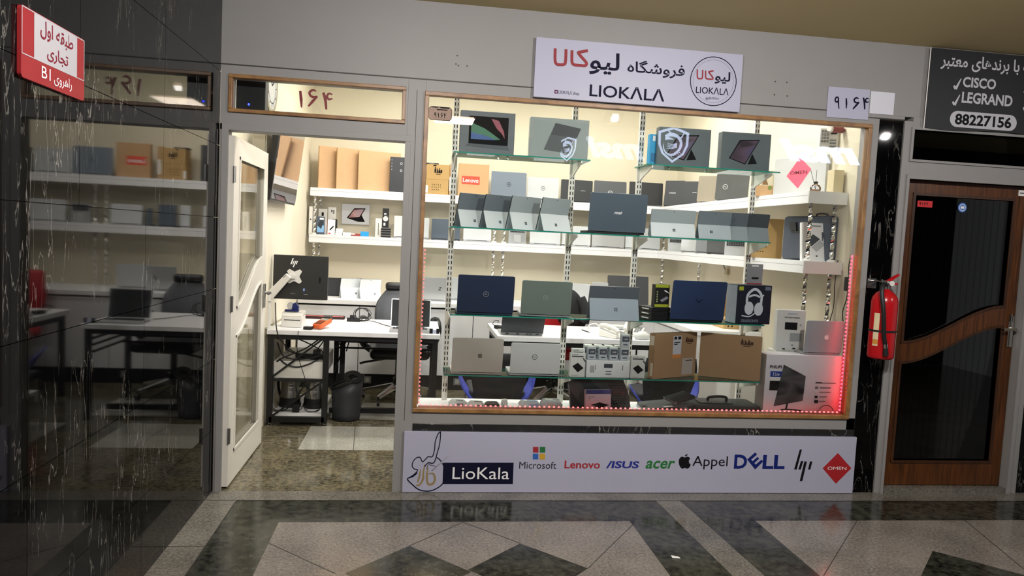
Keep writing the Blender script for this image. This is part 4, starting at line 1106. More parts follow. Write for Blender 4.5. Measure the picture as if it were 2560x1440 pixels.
# ------------------------------------------------------------------ laptops, tablets and boxes
def fitx(x0, x1, py, y):
    a = at(x0, py, y=y).x; b = at(x1, py, y=y).x
    return (a + b) / 2, b - a
def up(px, py, y, z): return at(px, py, y=y).z - z
def colour(name, c, rough=0.38, metal=0.35): return mat(name, c, rough, metal=metal * 0.35, var=0.03, scale=50)
keym = mat('key_caps', '#1a1b1d', 0.5)
def m_round(o, m, x, z, r, y, ch=None, mm=None):
    mb = MB(); ring(mb, x, z, r * 0.82, r, y, 0, 32)
    mb.build('round_emblem', m, o)
    if ch: text(o, ch, x - r * 0.55, x + r * 0.55, z - r * 0.4, z + r * 0.45, y, mm or m, keep=True, bold=0.02, shear=0.2 if ch == 'hp' else 0)
def m_squares(o, m, x, z, s, y):
    mb = MB()
    for i in (-1, 1):
        for j in (-1, 1): mb.rect(x + i * s * 0.53 - s * 0.45, x + i * s * 0.53 + s * 0.45, z + j * s * 0.53 - s * 0.45, z + j * s * 0.53 + s * 0.45, y)
    mb.build('square_emblem', m, o)
def m_apple(o, m, x, z, s, y):
    ap = [(0, 0.28), (0.22, 0.36), (0.42, 0.24), (0.33, 0.05), (0.36, -0.12), (0.45, -0.22), (0.34, -0.45), (0.18, -0.54), (0, -0.48), (-0.18, -0.54), (-0.36, -0.4), (-0.47, -0.1), (-0.43, 0.2), (-0.24, 0.35)]
    mb = MB(); mb.quad([(x + v.x * s, y, z + v.y * s) for v in spline([(a, b, 0) for a, b in ap], 3, True)])
    mb.quad([(x + a * s, y, z + b * s) for a, b in ((0.0, 0.38), (0.03, 0.52), (0.2, 0.64), (0.17, 0.48))])
    mb.build('fruit_emblem', m, o)
def laptop(label, x, y, z, w, h, lid, tilt=12, rz=0, base=None, depth=None, group=None, emblem=None, hinge=None, name='laptop'):
    """an open laptop seen from behind: lid over the hinge at the local origin, keyboard half lying behind it"""
    t = thing(name, label, 'laptop', (x, y, z), R(rz), group)
    base = base or lid
    d = depth or w * 0.66
    b = MB(); b.prism([(a, c) for a, c in rrect(w, d, 0.012)], 0.003, 0.017, 'xy'); bo = b.build('base', base, t)
    MB().bb(-w * 0.44, w * 0.44, d * 0.16, d * 0.56, 0.0171, 0.0178).build('keyboard', keym, bo)
    MB().bb(-w * 0.16, w * 0.16, d * 0.62, d * 0.92, 0.0171, 0.0174).build('touchpad', base, bo)
    f = MB()
    for i in (-0.4, 0.4):
        for j in (0.1, 0.9): f.bb(w * i - 0.01, w * i + 0.01, d * j - 0.005, d * j + 0.005, 0, 0.003)
    f.build('rubber_feet', black, bo)
    H = (h - 0.016) / math.cos(R(tilt))
    l = MB(); l.prism(rrect(w, H, 0.01, z=0.0), -0.008, 0.0)
    lo = l.build('lid', lid, t, bev=0.0015); lo.location = (0, 0, 0.016); lo.rotation_euler = (R(tilt), 0, 0)
    MB().bb(-w * 0.47, w * 0.47, 0.0, 0.0008, 0.012, H - 0.01).build('screen', blackg, lo)
    MB().cyl((-w * 0.36, 0.002, 0.017), (w * 0.36, 0.002, 0.017), 0.0065, n=10).build('hinge', hinge or dgrey, t)
    if emblem: emblem(lo, w, H)
    return t
def E_round(m, ch, fx=0.0, fz=0.5, r=0.017): return lambda o, w, H: m_round(o, m, w * fx, H * fz, r, -0.0085, ch)
def E_text(m, s, tw, th, fx=0.0, fz=0.5, bold=0.02, shear=0.0): return lambda o, w, H: text(o, s, w * fx - tw / 2, w * fx + tw / 2, H * fz - th / 2, H * fz + th / 2, -0.0085, m, bold=bold, shear=shear)
def E_apple(m, s, fx=0, fz=0.5): return lambda o, w, H: m_apple(o, m, w * fx, H * fz, s, -0.0085)
def tablet(label, x, y, z, w, h, body, stand, rz=0, lean=15, group=None, emblem=None, frac=0.5, name='tablet_computer'):
    """a propped tablet seen from behind: slab leaning back on its folding stand"""
    t = thing(name, label, 'tablet', (x, y, z), R(rz), group)
    L = h / math.cos(R(lean)); yb = L * math.sin(R(lean)) * 0.75
    b = MB(); b.prism(rrect(w, L, 0.006), -0.0085, 0.0, mside=1); bo = b.build('body', [body, dgrey], t)
    bo.location = (0, yb, 0.0035); bo.rotation_euler = (R(lean), 0, 0)
    MB().bb(-w * 0.48, w * 0.48, 0.0, 0.0006, 0.006, L - 0.006).build('screen', blackg, bo)
    disc_m = MB(); disc(disc_m, 0, L - 0.012, 0.003, -0.009, 0, 12); disc_m.build('camera_lens', ink, bo)
    hz = L * frac * math.cos(R(lean)) + 0.0035; hy = yb - L * frac * math.sin(R(lean)) - 0.009
    S_ = hz / math.cos(R(20))
    k = MB(); k.prism([(a, -c) for a, c in rrect(w * 0.985, S_, 0.006)], -0.003, 0.0005)
    ko = k.build('kickstand', stand, t, bev=0.0006); ko.location = (0, hy, hz); ko.rotation_euler = (R(-20), 0, 0)
    if emblem: emblem(ko, w, S_)
    return t
def carton(label, x, y, z, w, d, h, m, rz=0, name='carton', cat='box', group=None, prints=(), texts=(), rx=0, lidline=True, extra=None):
    """a cardboard box standing on its base, front towards -y; prints are (x0,x1,z0,z1,material) as fractions of the front"""
    t = thing(name, label, cat, (x, y, z), R(rz), group, rx=R(rx))
    MB().bb(-w / 2, w / 2, 0, d, 0, h).build('box', m, t, bev=min(0.003, d * 0.1))
    if lidline:
        MB().bb(-w / 2 + 0.002, w / 2 - 0.002, d * 0.5 - 0.0008, d * 0.5 + 0.0008, h + 0.0001, h + 0.0004).build('flap_seam', ink, t)
    k = 0
    for x0, x1, z0, z1, pm in prints:
        mb = MB(); yy = -0.0008 - 0.0003 * k
        if callable(x0): x0(mb, w, h, yy)
        else: mb.rect((x0 - 0.5) * w, (x1 - 0.5) * w, z0 * h, z1 * h, yy)
        mb.build('print', pm, t); k += 1
    for s, x0, x1, z0, z1, pm in texts:
        text(t, s, (x0 - 0.5) * w, (x1 - 0.5) * w, z0 * h, z1 * h, -0.0008 - 0.0003 * k, pm, bold=0.01)
    if extra: extra(t, w, h)
    return t
def poly(pts): return lambda mb, w, h, y: mb.quad([((a - 0.5) * w, y, b * h) for a, b in pts])
def icons(rows, x0, x1, z0, z1):
    def f(mb, w, h, y):
        random.seed(3)
        for j, n in enumerate(rows):
            for i in range(n):
                cx = (x0 + (x1 - x0) * (i + 0.5) / max(rows) - 0.5) * w; cz = (z1 - (z1 - z0) * (j + 0.5) / len(rows)) * h
                s = (x1 - x0) / max(rows) * w * 0.28; q = random.random()
                if q < 0.4: ring(mb, cx, cz, s * 0.6, s, y, 0, 10)
                elif q < 0.7: mb.quad([(cx - s, y, cz - s), (cx + s, y, cz - s), (cx, y, cz + s)])
                else: mb.rect(cx - s, cx + s, cz - s * 0.8, cz + s * 0.3, y)
    return f
def fragile(x0, x1, z0, z1):
    def f(mb, w, h, y):
        X = lambda a: (x0 + (x1 - x0) * a - 0.5) * w; Z = lambda b: (z0 + (z1 - z0) * b) * h
        for a, b, c_, d in ((0.0, 0.22, 0.35, 0.75), (0.05, 0.18, 0.75, 1.0), (0.3, 0.48, 0.3, 0.65), (0.3, 0.4, 0.65, 0.85), (0.52, 0.78, 0.3, 0.62), (0.6, 0.72, 0.62, 0.9), (0.8, 1.0, 0.3, 0.7), (0.0, 1.0, 0.26, 0.33), (0.2, 0.8, 0.05, 0.14)):
            mb.rect(X(a), X(b), Z(c_), Z(d), y)
    return f

# ---------------------------------------------------------------- top glass shelf
Z1, Z2, Z3, Z4 = ZS
Y = 0.15
slate = mat('slate_card', '#666d71', 0.5, var=0.03)
slated = mat('dark_slate_card', '#4a5357', 0.5, var=0.03)
wallp = sheen('printed_wallpaper', [(0.2, '#0e1016'), (0.42, '#1b2440'), (0.5, '#2c7a52'), (0.56, '#15202a'), (0.68, '#a33a4a'), (0.85, '#14141a')])
dusk = sheen('printed_dusk', [(0.3, '#6d2f34'), (0.5, '#c99c9a'), (0.7, '#9aa0c0')])
duskd = sheen('printed_dusk_dark', [(0.3, '#2a2028'), (0.5, '#5a4658'), (0.7, '#44507a')])
def fitbox(label, x0, x1, yt, ym, z, d, m, Yp=Y, **k):
    cx, w = fitx(x0, x1, ym, Yp); h = up((x0 + x1) / 2, yt, Yp, z)
    return carton(label, cx, Yp, z, w, d, h, m, **k)
fitbox('dark grey box printed with an open laptop and colourful screen, top glass shelf', 1150, 1287, 279, 330, Z1, 0.07, slate, name='laptop_box',
    prints=[(0.16, 0.88, 0.22, 0.88, ink), (poly([(0.2, 0.72), (0.45, 0.6), (0.74, 0.36), (0.62, 0.34), (0.2, 0.5)]), 0, 0, 0, mat('print_leaf', '#3f7a5c', 0.5, var=0.2)), (poly([(0.2, 0.5), (0.5, 0.42), (0.66, 0.34), (0.2, 0.33)]), 0, 0, 0, mat('print_azure', '#3f5f9a', 0.5, var=0.2)), (poly([(0.56, 0.84), (0.7, 0.8), (0.8, 0.55), (0.82, 0.38), (0.76, 0.5), (0.66, 0.62)]), 0, 0, 0, mat('print_coral', '#9a4a58', 0.5, var=0.2)), (poly([(0.1, 0.17), (0.92, 0.12), (0.88, 0.21), (0.17, 0.23)]), 0, 0, 0, slated)])
fitbox('grey tablet box with a dark propped tablet print, under the edge-on mirrored shield', 1325, 1472, 296, 340, Z1, 0.06, mat('grey_green_card', '#96a09d', 0.5, var=0.04), name='tablet_box',
    prints=[(poly([(0.42, 0.88), (0.86, 0.78), (0.66, 0.14), (0.24, 0.2)]), 0, 0, 0, mat('print_grey', '#4d5456', 0.5, var=0)), (poly([(0.42, 0.88), (0.86, 0.78), (0.8, 0.55), (0.36, 0.58)]), 0, 0, 0, mat('print_dark', '#34393c', 0.5, var=0))])
fitbox('slim bright blue box between the upright and the dark tablet boxes', 1624, 1643, 335, 375, Z1, 0.05, mat('cyan_card', '#1f9fd6', 0.5, var=0.04), Yp=0.2, name='accessory_box', prints=[(0.35, 0.7, 0.78, 0.95, whiteink), (0.2, 0.8, 0.12, 0.4, mat('cyan_dark', '#0d6fa0', 0.5, var=0))])
tabprint = [(poly([(0.52, 0.16), (0.62, 0.2), (0.84, 0.78), (0.7, 0.5)]), 0, 0, 0, black)]
def tabbox(label, x0, x1, yt, ym, Yp=Y):
    return fitbox(label, x0, x1, yt, ym, Z1, 0.06, mat('tablet_box_grey', '#5d676a', 0.5, var=0.03), Yp=Yp, name='tablet_box', group='dark tablet boxes on the top glass shelf',
        prints=[(poly([(0.16, 0.30), (0.36, 0.8), (0.77, 0.84), (0.5, 0.16)]), 0, 0, 0, ink), (poly([(0.185, 0.31), (0.375, 0.77), (0.74, 0.81), (0.49, 0.19)]), 0, 0, 0, duskd), (poly([(0.63, 0.46), (0.74, 0.2), (0.55, 0.17)]), 0, 0, 0, ink)])
tabbox('dark tablet box behind the mirrored shield, beside the slim blue box', 1646, 1776, 320, 370)
tabbox('dark tablet box at the right end of the top glass shelf', 1803, 1926, 332, 380)

# ---------------------------------------------------------------- second glass shelf
tb1 = colour('tablet_shaded', '#7c868e', 0.3, 0.5); tb2 = colour('tablet_pale', '#e0e6e9', 0.32, 0.35); tb3 = colour('tablet_silver', '#b3bdc0', 0.3, 0.45)  # slabs darker, stands paler: reflection and tilt to the light put into the colour
inkl = mat('emblem_grey', '#3f464b', 0.4, var=0)
E_sq = lambda s, m, fx=-0.02, fz=-0.62: (lambda o, w, H: m_squares(o, m, w * fx, H * fz, s, -0.0036))
for i, (xl, lab) in enumerate(((1140, 'leftmost of four propped tablets, against the leftmost upright'), (1204, 'second of four propped tablets from the left'), (1269, 'third of four propped tablets, with a reddish sheen'), (1345, 'rightmost of four propped tablets, beside the second upright'))):
    yy = 0.165
    w = 0.235; rz = 33
    p = at(xl, 560 + i * 7, y=yy); h = 0.198
    tablet('silver tablet computer, ' + lab, p.x + 0.105, 0.215, Z2, w, h, tb1 if i < 2 else tb3, tb2, rz=rz, group='propped tablets on the left of the second glass shelf', emblem=E_sq(0.009, inkl))
cx, w = fitx(1471, 1614, 540, 0.12)
laptop('black laptop with white script on its lid, middle of the second glass shelf', cx, 0.12, Z2, w, up(1542, 484, 0.12, Z2), colour('lid_graphite', '#56636f', 0.4, 0.3), 6, emblem=E_text(whiteink, 'msi', 0.05, 0.018, shear=0.25, bold=0.04), base=black, depth=0.21)
cx, w = fitx(1628, 1740, 560, 0.13)
tablet('wide pale tablet computer propped beside the black lid with white script', cx, 0.15, Z2, w, up(1690, 526, 0.13, Z2), tb3, tb2, rz=0, lean=15, emblem=E_sq(0.009, inkl, 0.02, -0.5))
for i, (a, b, lab) in enumerate(((1741, 1826, 'next to the wide pale tablet'), (1822, 1868, 'second from the right end'), (1865, 1921, 'at the right end of the second glass shelf'))):
    yy = 0.16 - 0.012 * i
    yy = 0.135 + 0.074 * i; w = 0.212; xr = at(b, 560, y=yy).x
    tablet('grey tablet in the right tablet row, ' + lab, xr - w / 2, yy, Z2, w, up(1800, 531, yy, Z2), colour(*[('tablet_grey_a', '#7c868e'), ('tablet_grey_b', '#666e76'), ('tablet_grey_c', '#4c535a')][i]), colour(*[('stand_grey_a', '#b2bcc1'), ('stand_grey_b', '#98a2a7'), ('stand_grey_c', '#8a949b')][i]), rz=0, lean=14, group='grey propped tablets on the right of the second glass shelf', emblem=E_sq(0.009, inkl, -0.1, -0.5) if i == 0 else None)

# ---------------------------------------------------------------- third glass shelf
cx, w = fitx(1143, 1284, 740, 0.12)
laptop('dark navy laptop at the left of the third glass shelf', cx, 0.12, Z3, w, up(1215, 688, 0.1, Z3), colour('lid_navy', '#27344f', 0.4, 0.25), 8, emblem=E_round(silver, 'hp', 0, 0.5, 0.017), depth=0.21)
cx, w = fitx(1303, 1427, 745, 0.12)
laptop('olive grey laptop beside the dark navy lid on the third glass shelf', cx, 0.12, Z3, w, up(1366, 702, 0.1, Z3), colour('lid_olive', '#78857d', 0.4, 0.3), 9, emblem=E_round(silver, 'hp', -0.02, 0.5, 0.016), base=silver, depth=0.21, rz=-3)
cx, w = fitx(1468, 1591, 780, 0.12)
tablet('dark grey tablet computer with rounded case propped alone on the third glass shelf', cx, 0.1, Z3, w, up(1530, 716, 0.12, Z3), colour('case_dark', '#596068', 0.6, 0.1), colour('case_mid', '#8a96a1', 0.5, 0.25), lean=14, emblem=E_sq(0.011, colour('case_mark', '#4a525a', 0.5, 0.1), 0.03, -0.5), frac=0.62)
limep = mat('lime_card', '#a7b02c', 0.5, var=0.03); blackc = mat('black_card', '#131416', 0.5, var=0.08)
cx, w = fitx(1638, 1674, 785, 0.16)
hh = 0.0275
for i in range(3):
    carton(['bottom', 'middle', 'top'][i] + ' one of three flat black boxes stacked under the lime and black box', cx - 0.02, 0.13, Z3 + i * (hh + 0.0006), w + 0.05, 0.14, hh, blackc, rz=18, name='adapter_box', group='flat black boxes on the third glass shelf',
        extra=lambda t, w_, h_: MB().bb(-w_ / 2 - 0.0006, -w_ / 2, 0.03, 0.10, h_ * 0.4, h_ * 0.65).build('print', whiteink, t))
Zs = Z3 + 3 * (hh + 0.0006)
carton('lime and black dock box standing on three flat black boxes', cx - 0.012, 0.15, Zs, 0.10, 0.045, up(1655, 711, 0.16, Zs), blackc, rz=10, name='dock_box',
    prints=[(0, 1, 0.86, 1.0, limep), (0, 1, 0.0, 0.12, limep), (poly([(0.35, 0.3), (0.8, 0.48), (0.95, 0.4), (0.5, 0.22)]), 0, 0, 0, mat('print_lilac', '#8a8a96', 0.5, var=0)), (icons((1, 1, 1, 1, 1), 0.05, 0.24, 0.2, 0.72), 0, 0, 0, mat('print_lime', '#c7cc8a', 0.5, var=0)),
        (poly([(0.6, 0.72), (0.95, 0.6), (0.98, 0.63), (0.66, 0.76)]), 0, 0, 0, whiteink)])
cx, w = fitx(1676, 1810, 755, 0.12)
laptop('bright navy laptop with dark chevron emblem, right of the lime and black box', cx, 0.12, Z3, w, up(1744, 702, 0.1, Z3), colour('lid_blue', '#2c3d62', 0.4, 0.25), 7, base=black, depth=0.2,
    emblem=lambda o, w_, H: (lambda mb: (ribbon(mb, [(-0.022, H * 0.5 + 0.012), (0.0, H * 0.5 - 0.012)], [0.004, 0.009], -0.0085, n=2), ribbon(mb, [(0.0, H * 0.5 - 0.012), (0.022, H * 0.5 + 0.012)], [0.009, 0.004], -0.0085, n=2), mb.build('chevron_emblem', colour('chev', '#16203a', 0.3, 0.4), o)))(MB()))
hset = mat('print_headset', '#c9d0da', 0.5, var=0.05)
def headset(mb, w, h, y):
    cx0, cz0 = 0.0, h * 0.56
    ribbon(mb, [(cx0 - w * 0.2, cz0 - h * 0.1), (cx0 - w * 0.2, cz0 + h * 0.18), (cx0, cz0 + h * 0.34), (cx0 + w * 0.19, cz0 + h * 0.2), (cx0 + w * 0.2, cz0 - h * 0.05)], w * 0.07, y, 0)
    for s_, q in ((-1, 0.0), (1, -0.02)): mb.quad([(a, y - 0.0002, b) for a, b in circ(cx0 + s_ * w * 0.14, cz0 - h * (0.15 - q), w * 0.13, 20, h * 0.17)])
    ribbon(mb, [(cx0 - w * 0.16, cz0 + h * 0.14), (cx0, cz0 + h * 0.19), (cx0 + w * 0.16, cz0 + h * 0.14)], w * 0.05, y, 0)
    ribbon(mb, [(cx0 - w * 0.34, cz0 - h * 0.34), (cx0 - w * 0.1, cz0 - h * 0.36), (cx0 + w * 0.1, cz0 - h * 0.22)], w * 0.03, y, 0)
    ribbon(mb, [(cx0 + w * 0.2, cz0 + h * 0.12), (cx0 + w * 0.27, cz0 + h * 0.2)], w * 0.03, y, 0)
cx, w = fitx(1838, 1931, 765, 0.12)
carton('navy box with a white headset print at the right end of the third glass shelf', cx, 0.12, Z3, w, 0.12, up(1882, 713, 0.12, Z3), mat('box_darknavy', '#151b2c', 0.45, var=0.04), rz=8, name='headset_box',
    prints=[(headset, 0, 0, 0, hset), (0.04, 0.17, 0.86, 0.96, limep), (0.8, 0.96, 0.88, 0.97, mat('print_steel', '#6a7286', 0.5, var=0))], texts=[('SPEAKER DRIVER', 0.15, 0.65, 0.05, 0.12, mat('print_dimwhite', '#8a93a5', 0.5, var=0))],
    extra=lambda t, w_, h_: MB().bb(-w_ / 2 - 0.0008, -w_ / 2, 0.004, 0.116, 0.004, h_ - 0.004).build('pale_side', mat('print_paleside', '#9aa2b0', 0.5, var=0.15, scale=40), t))

# ---------------------------------------------------------------- lowest glass shelf
cx, w = fitx(1129, 1256, 895, 0.12)
laptop('warm silver laptop with faint fruit emblem, left of the lowest glass shelf', cx, 0.12, Z4, w, up(1194, 844, 0.1, Z4), colour('lid_warm', '#cfc8be', 0.4, 0.45), 8, emblem=E_apple(colour('warm_mark', '#7d786f', 0.3, 0.5), 0.03, 0.05, 0.5), depth=0.21)
cx, w = fitx(1275, 1399, 900, 0.12)
laptop('cool silver laptop with round emblem, second on the lowest glass shelf', cx, 0.12, Z4, w, up(1338, 857, 0.1, Z4), colour('lid_cool', '#dde0df', 0.4, 0.4), 8, emblem=E_round(dgrey, 'DELL', -0.02, 0.55, 0.0165), base=silverw, depth=0.21)
driveg = mat('drive_card', '#d8d9d5', 0.55, var=0.02)
def drive(label, x0, x1, yt, Yp):
    return fitbox(label, x0, x1, yt, 900, Z4, 0.035, driveg, Yp=Yp, name='drive_box', group='hard drive boxes on the lowest glass shelf',
        prints=[(poly([(0.14, 0.45), (0.5, 0.6), (0.9, 0.38), (0.52, 0.2)]), 0, 0, 0, ink), (0.1, 0.85, 0.84, 0.89, inkl), (icons((6,), 0.08, 0.6, 0.03, 0.09), 0, 0, 0, ink), (poly([(0.8, 0.84), (1.0, 0.7), (1.0, 0.62), (0.86, 0.72)]), 0, 0, 0, inkl)],
        texts=[('portable SSD', 0.1, 0.5, 0.92, 0.97, inkl)])
drive('grey hard drive box left of the tray of small adapters', 1426, 1464, 883, 0.12)
drive('grey hard drive box right of the tray of small adapters, beside the brown carton', 1578, 1614, 890, 0.12)
drive('grey hard drive box behind, peeking over the left one of the tray', 1429, 1462, 872, 0.17)
cx, w = fitx(1466, 1574, 925, 0.12)
ht = up(1520, 902, 0.12, Z4)
carton('low white display tray carrying rows of small adapter packs', cx, 0.12, Z4, w, 0.14, ht, mat('tray_card', '#e2e5e6', 0.5, var=0.02), name='display_tray',
    prints=[(0.4, 0.6, 0.58, 0.82, inkl), (0.2, 0.212, 0.45, 0.75, inkl), (0.83, 0.842, 0.45, 0.75, inkl), (0.44, 0.58, 0.36, 0.4, inkl), (0.44, 0.58, 0.2, 0.24, inkl), (0.08, 0.18, 0.3, 0.7, mat('tray_shade', '#a9adb0', 0.5, var=0))], lidline=False)
clearp = glass('clear_blister', (0.93, 0.95, 0.97), 1.45, 1.6, 0.05)
def pack(label, x, y, z, rz=0):
    t = thing('adapter_pack', label, 'adapter pack', (x, y, z), R(rz), 'small adapter packs on the display tray')
    MB().bb(-0.027, 0.027, 0, 0.04, 0, 0.074).build('card', mat('pack_grey', '#b4b9c0', 0.5, var=0.04), t, bev=0.004)
    MB().bb(-0.022, 0.022, -0.003, 0.0, 0.036, 0.069).build('adapter', mat('pack_dark', '#4d535c', 0.4, var=0.05), t, bev=0.004)
    MB().bb(-0.027, 0.027, 0.004, 0.044, 0.074, 0.082).build('flap', offw, t, bev=0.003)
    MB().bb(-0.014, 0.014, -0.0008, 0, 0.014, 0.02).build('print', inkl, t)
    text(t, 'USB', -0.012, 0.012, 0.047, 0.056, -0.0034, whiteink)
    return t
zt = Z4 + ht + 0.0005
names = ['front row, leftmost', 'front row, second', 'front row, third', 'front row, rightmost with another pack on top']
xs4 = [cx + w * f for f in (-0.38, -0.12, 0.13, 0.385)]
p_ = None
for i, x in enumerate(xs4): pack('small clear adapter pack on the display tray, ' + names[i], x, 0.135, zt)
pack('small clear adapter pack lying on the rightmost front pack of the tray', xs4[3], 0.135, zt + 0.0825)
for i, x in enumerate([cx + w * f for f in (-0.40, -0.16, 0.08, 0.32)]): pack('small clear adapter pack on the display tray, back row, ' + ['leftmost', 'second', 'third', 'rightmost'][i], x, 0.2, zt)

# two brown cartons standing at an angle
a = at(1636, 890, y=0.1); b = at(1740, 890, y=0.26)
wl = (Vector((b.x, b.y)) - Vector((a.x, a.y))).length; rzl = math.degrees(math.atan2(b.y - a.y, b.x - a.x))
mid = ((a.x + b.x) / 2, (a.y + b.y) / 2)
hL = up(1640, 835, 0.1, Z4)
stamp = mat('card_stamp', '#43291a', 0.7, var=0)
carton('brown carton with white and orange shipping label, left of the two on the lowest shelf', a.x + (b.x - a.x) / 2, mid[1] , Z4, wl, 0.05, hL, kraftd, rz=rzl, name='carton',
    prints=[(0.42, 0.62, 0.5, 0.94, mat('label_paleblue', '#c9cad2', 0.6, var=0)), (0.42, 0.62, 0.44, 0.52, mat('label_orange2', '#d98a45', 0.6, var=0)), (0.66, 0.92, 0.05, 0.42, mat('label_greyish', '#b5aaa2', 0.6, var=0)), (0.74, 0.9, 0.36, 0.38, ink), (fragile(0.72, 0.9, 0.74, 0.9), 0, 0, 0, stamp),
        (0.44, 0.5, 0.86, 0.92, ink), (0.53, 0.6, 0.86, 0.92, ink), (0.44, 0.58, 0.78, 0.8, inkl), (0.44, 0.52, 0.74, 0.76, inkl)],
    extra=lambda t, w_, h_: MB().bb(-w_ / 2 - 0.001, -w_ / 2, 0.008, 0.042, h_ * 0.74, h_ * 0.95, 0).bb(-w_ / 2 - 0.001, -w_ / 2, 0.008, 0.03, h_ * 0.06, h_ * 0.35, 0).build('side_label', mat('label_buff', '#d8cdb8', 0.6, var=0.05), t))
c_ = at(1743, 890, y=0.255); d_ = at(1902, 900, y=0.1)
wr = (Vector((d_.x, d_.y)) - Vector((c_.x, c_.y))).length; rzr = math.degrees(math.atan2(d_.y - c_.y, d_.x - c_.x))
carton('wide brown carton with dark fragile stamp, right of the two on the lowest shelf', (c_.x + d_.x) / 2 + 0.008, (c_.y + d_.y) / 2, Z4, wr - 0.012, 0.045, up(1900, 844, 0.1, Z4), kraftd, rz=rzr, name='carton', prints=[(fragile(0.66, 0.86, 0.76, 0.93), 0, 0, 0, stamp)])
# ================================================================ A. upper back shelf
def flatbox(label, xl, xr, yt, yb, rz, th, m, yy):
    p = at(xl, (yt + yb) / 2, y=yy); q = at(xr, (yt + yb) / 2, y=yy)
    w = (q.x - p.x) / math.cos(R(rz)); h = up((xl + xr) / 2, yt, yy, SU)
    return carton(label, p.x + math.cos(R(rz)) * w / 2, yy + math.sin(R(rz)) * w / 2, SU, w, th, h, m, rz=rz, name='flat_carton', group='plain brown flat boxes on the upper shelf', lidline=False,
        extra=lambda t, w_, h_: MB().bb(-w_ / 2 - 0.0007, -w_ / 2, th * 0.45, th * 0.55, 0.003, h_ - 0.003).build('edge_seam', kraftd, t))
flatbox('plain brown flat box at the left end of the upper back shelf', 797, 872, 366, 466, 20, 0.035, kraftl, 3.20)
flatbox('plain brown flat box standing second from the left on the upper back shelf', 842, 926, 371, 470, 20, 0.032, kraftl, 3.18)
flatbox('widest plain brown flat box, third on the upper back shelf', 896, 1001, 378, 476, 12, 0.03, kraftl, 3.18)
cx, w = fitx(975, 1030, 435, 3.175)
carton('dark grey box with white markings, in front of the brown flat boxes', cx, 3.172, SU, w, 0.045, up(1000, 393, 3.175, SU), mat('dark_box', '#33363b', 0.45, var=0.05), rz=6, name='laptop_box',
    prints=[(icons((1, 1, 1, 1), 0.04, 0.1, 0.6, 0.95), 0, 0, 0, whiteink), (lambda mb, w_, h_, y: ring(mb, 0.0, h_ * 0.82, 0.008, 0.011, y, 0, 12), 0, 0, 0, whiteink), (lambda mb, w_, h_, y: ring(mb, 0.0, h_ * 0.62, 0.008, 0.011, y, 0, 12), 0, 0, 0, whiteink)])
YB = 3.21
yel = mat('yellow_card', '#b3915c', 0.8, var=0.06, scale=25)
cx, w = fitx(1064, 1121, 465, YB); hb = up(1092, 449, YB, SU)
carton('yellow carton with rows of small symbols, lower of two stacked by the window post', cx, YB, SU, w, 0.16, hb, yel, name='carton', prints=[(icons((5, 5, 4), 0.25, 0.7, 0.25, 0.75), 0, 0, 0, ink), (0.0, 0.1, 0.1, 0.6, paper)])
hb2 = up(1092, 411, YB, SU + hb)
carton('yellow carton with dark fragile stamp, upper of two stacked by the window post', cx + 0.005, YB, SU + hb + 0.0005, w, 0.16, hb2 - 0.001, yel, name='carton', prints=[(fragile(0.34, 0.68, 0.3, 0.82), 0, 0, 0, ink), (0.28, 0.42, 0.88, 0.95, ink)])
t = thing('flat_case', 'thin black case lying on the upper yellow carton', 'case', (cx - 0.06, YB + 0.02, SU + hb + hb2))
MB().bb(-0.07, 0.07, 0, 0.1, 0, 0.014).build('shell', black, t, bev=0.004)
MB().bb(-0.025, 0.025, -0.006, 0.0, 0.004, 0.010).build('handle', greyp, t)
cx, w = fitx(1121, 1132, 455, 3.24)
carton('brown carton with white label squeezed behind the leftmost upright', cx + 0.008, 3.26, SU, w, 0.15, up(1127, 410, 3.24, SU), kraft, name='carton', prints=[(0.05, 0.95, 0.15, 0.6, paper)])
cx, w = fitx(1146, 1222, 450, YB)
carton('brown carton with red name label on the upper back shelf', cx, YB, SU, w, 0.06, up(1184, 410, YB, SU), kraft, name='laptop_box', prints=[(0.11, 0.70, 0.37, 0.62, mat('orange_red_label', '#d84a34', 0.5, var=0))], texts=[('Lenovo', 0.15, 0.66, 0.43, 0.56, whiteink)])
def backlap(label, x0, x1, yt, ym, z, lid, yy=3.2, **k):
    cx, w = fitx(x0, x1, ym, yy)
    return laptop(label, cx, yy, z, w, up((x0 + x1) / 2, yt, yy, z), lid, k.pop('tilt', -4), depth=k.pop('depth', 0.16), **k)
backlap('blue grey laptop with silver base and dark round emblem, upper back shelf', 1228, 1316, 430, 460, SU, colour('lid_bluegrey', '#6f7a87', 0.4, 0.3), base=silver, emblem=E_round(ink, 'hp', 0, 0.5, 0.022))
backlap('white silver laptop with round emblem, upper back shelf', 1318, 1397, 444, 470, SU, silverw, emblem=E_round(dgrey, 'hp', 0, 0.5, 0.022), yy=3.22)
backlap('black laptop beside the second upright, upper back shelf', 1402, 1481, 450, 480, SU, colour('lid_black', '#2b2d31', 0.5, 0.1), yy=3.24, tilt=-3, emblem=E_text(silver, '-----', 0.05, 0.005, 0.2, 0.5))
backlap('charcoal laptop with white round emblem, above the black lid with white script', 1485, 1566, 453, 480, SU, colour('lid_charcoal', '#4e5156', 0.45, 0.2), yy=3.2, emblem=E_round(whiteink, 'DELL', 0, 0.45, 0.024))
backlap('black laptop behind the third upright, upper back shelf', 1573, 1657, 456, 485, SU, MATS['lid_black'], yy=3.2, base=silver)
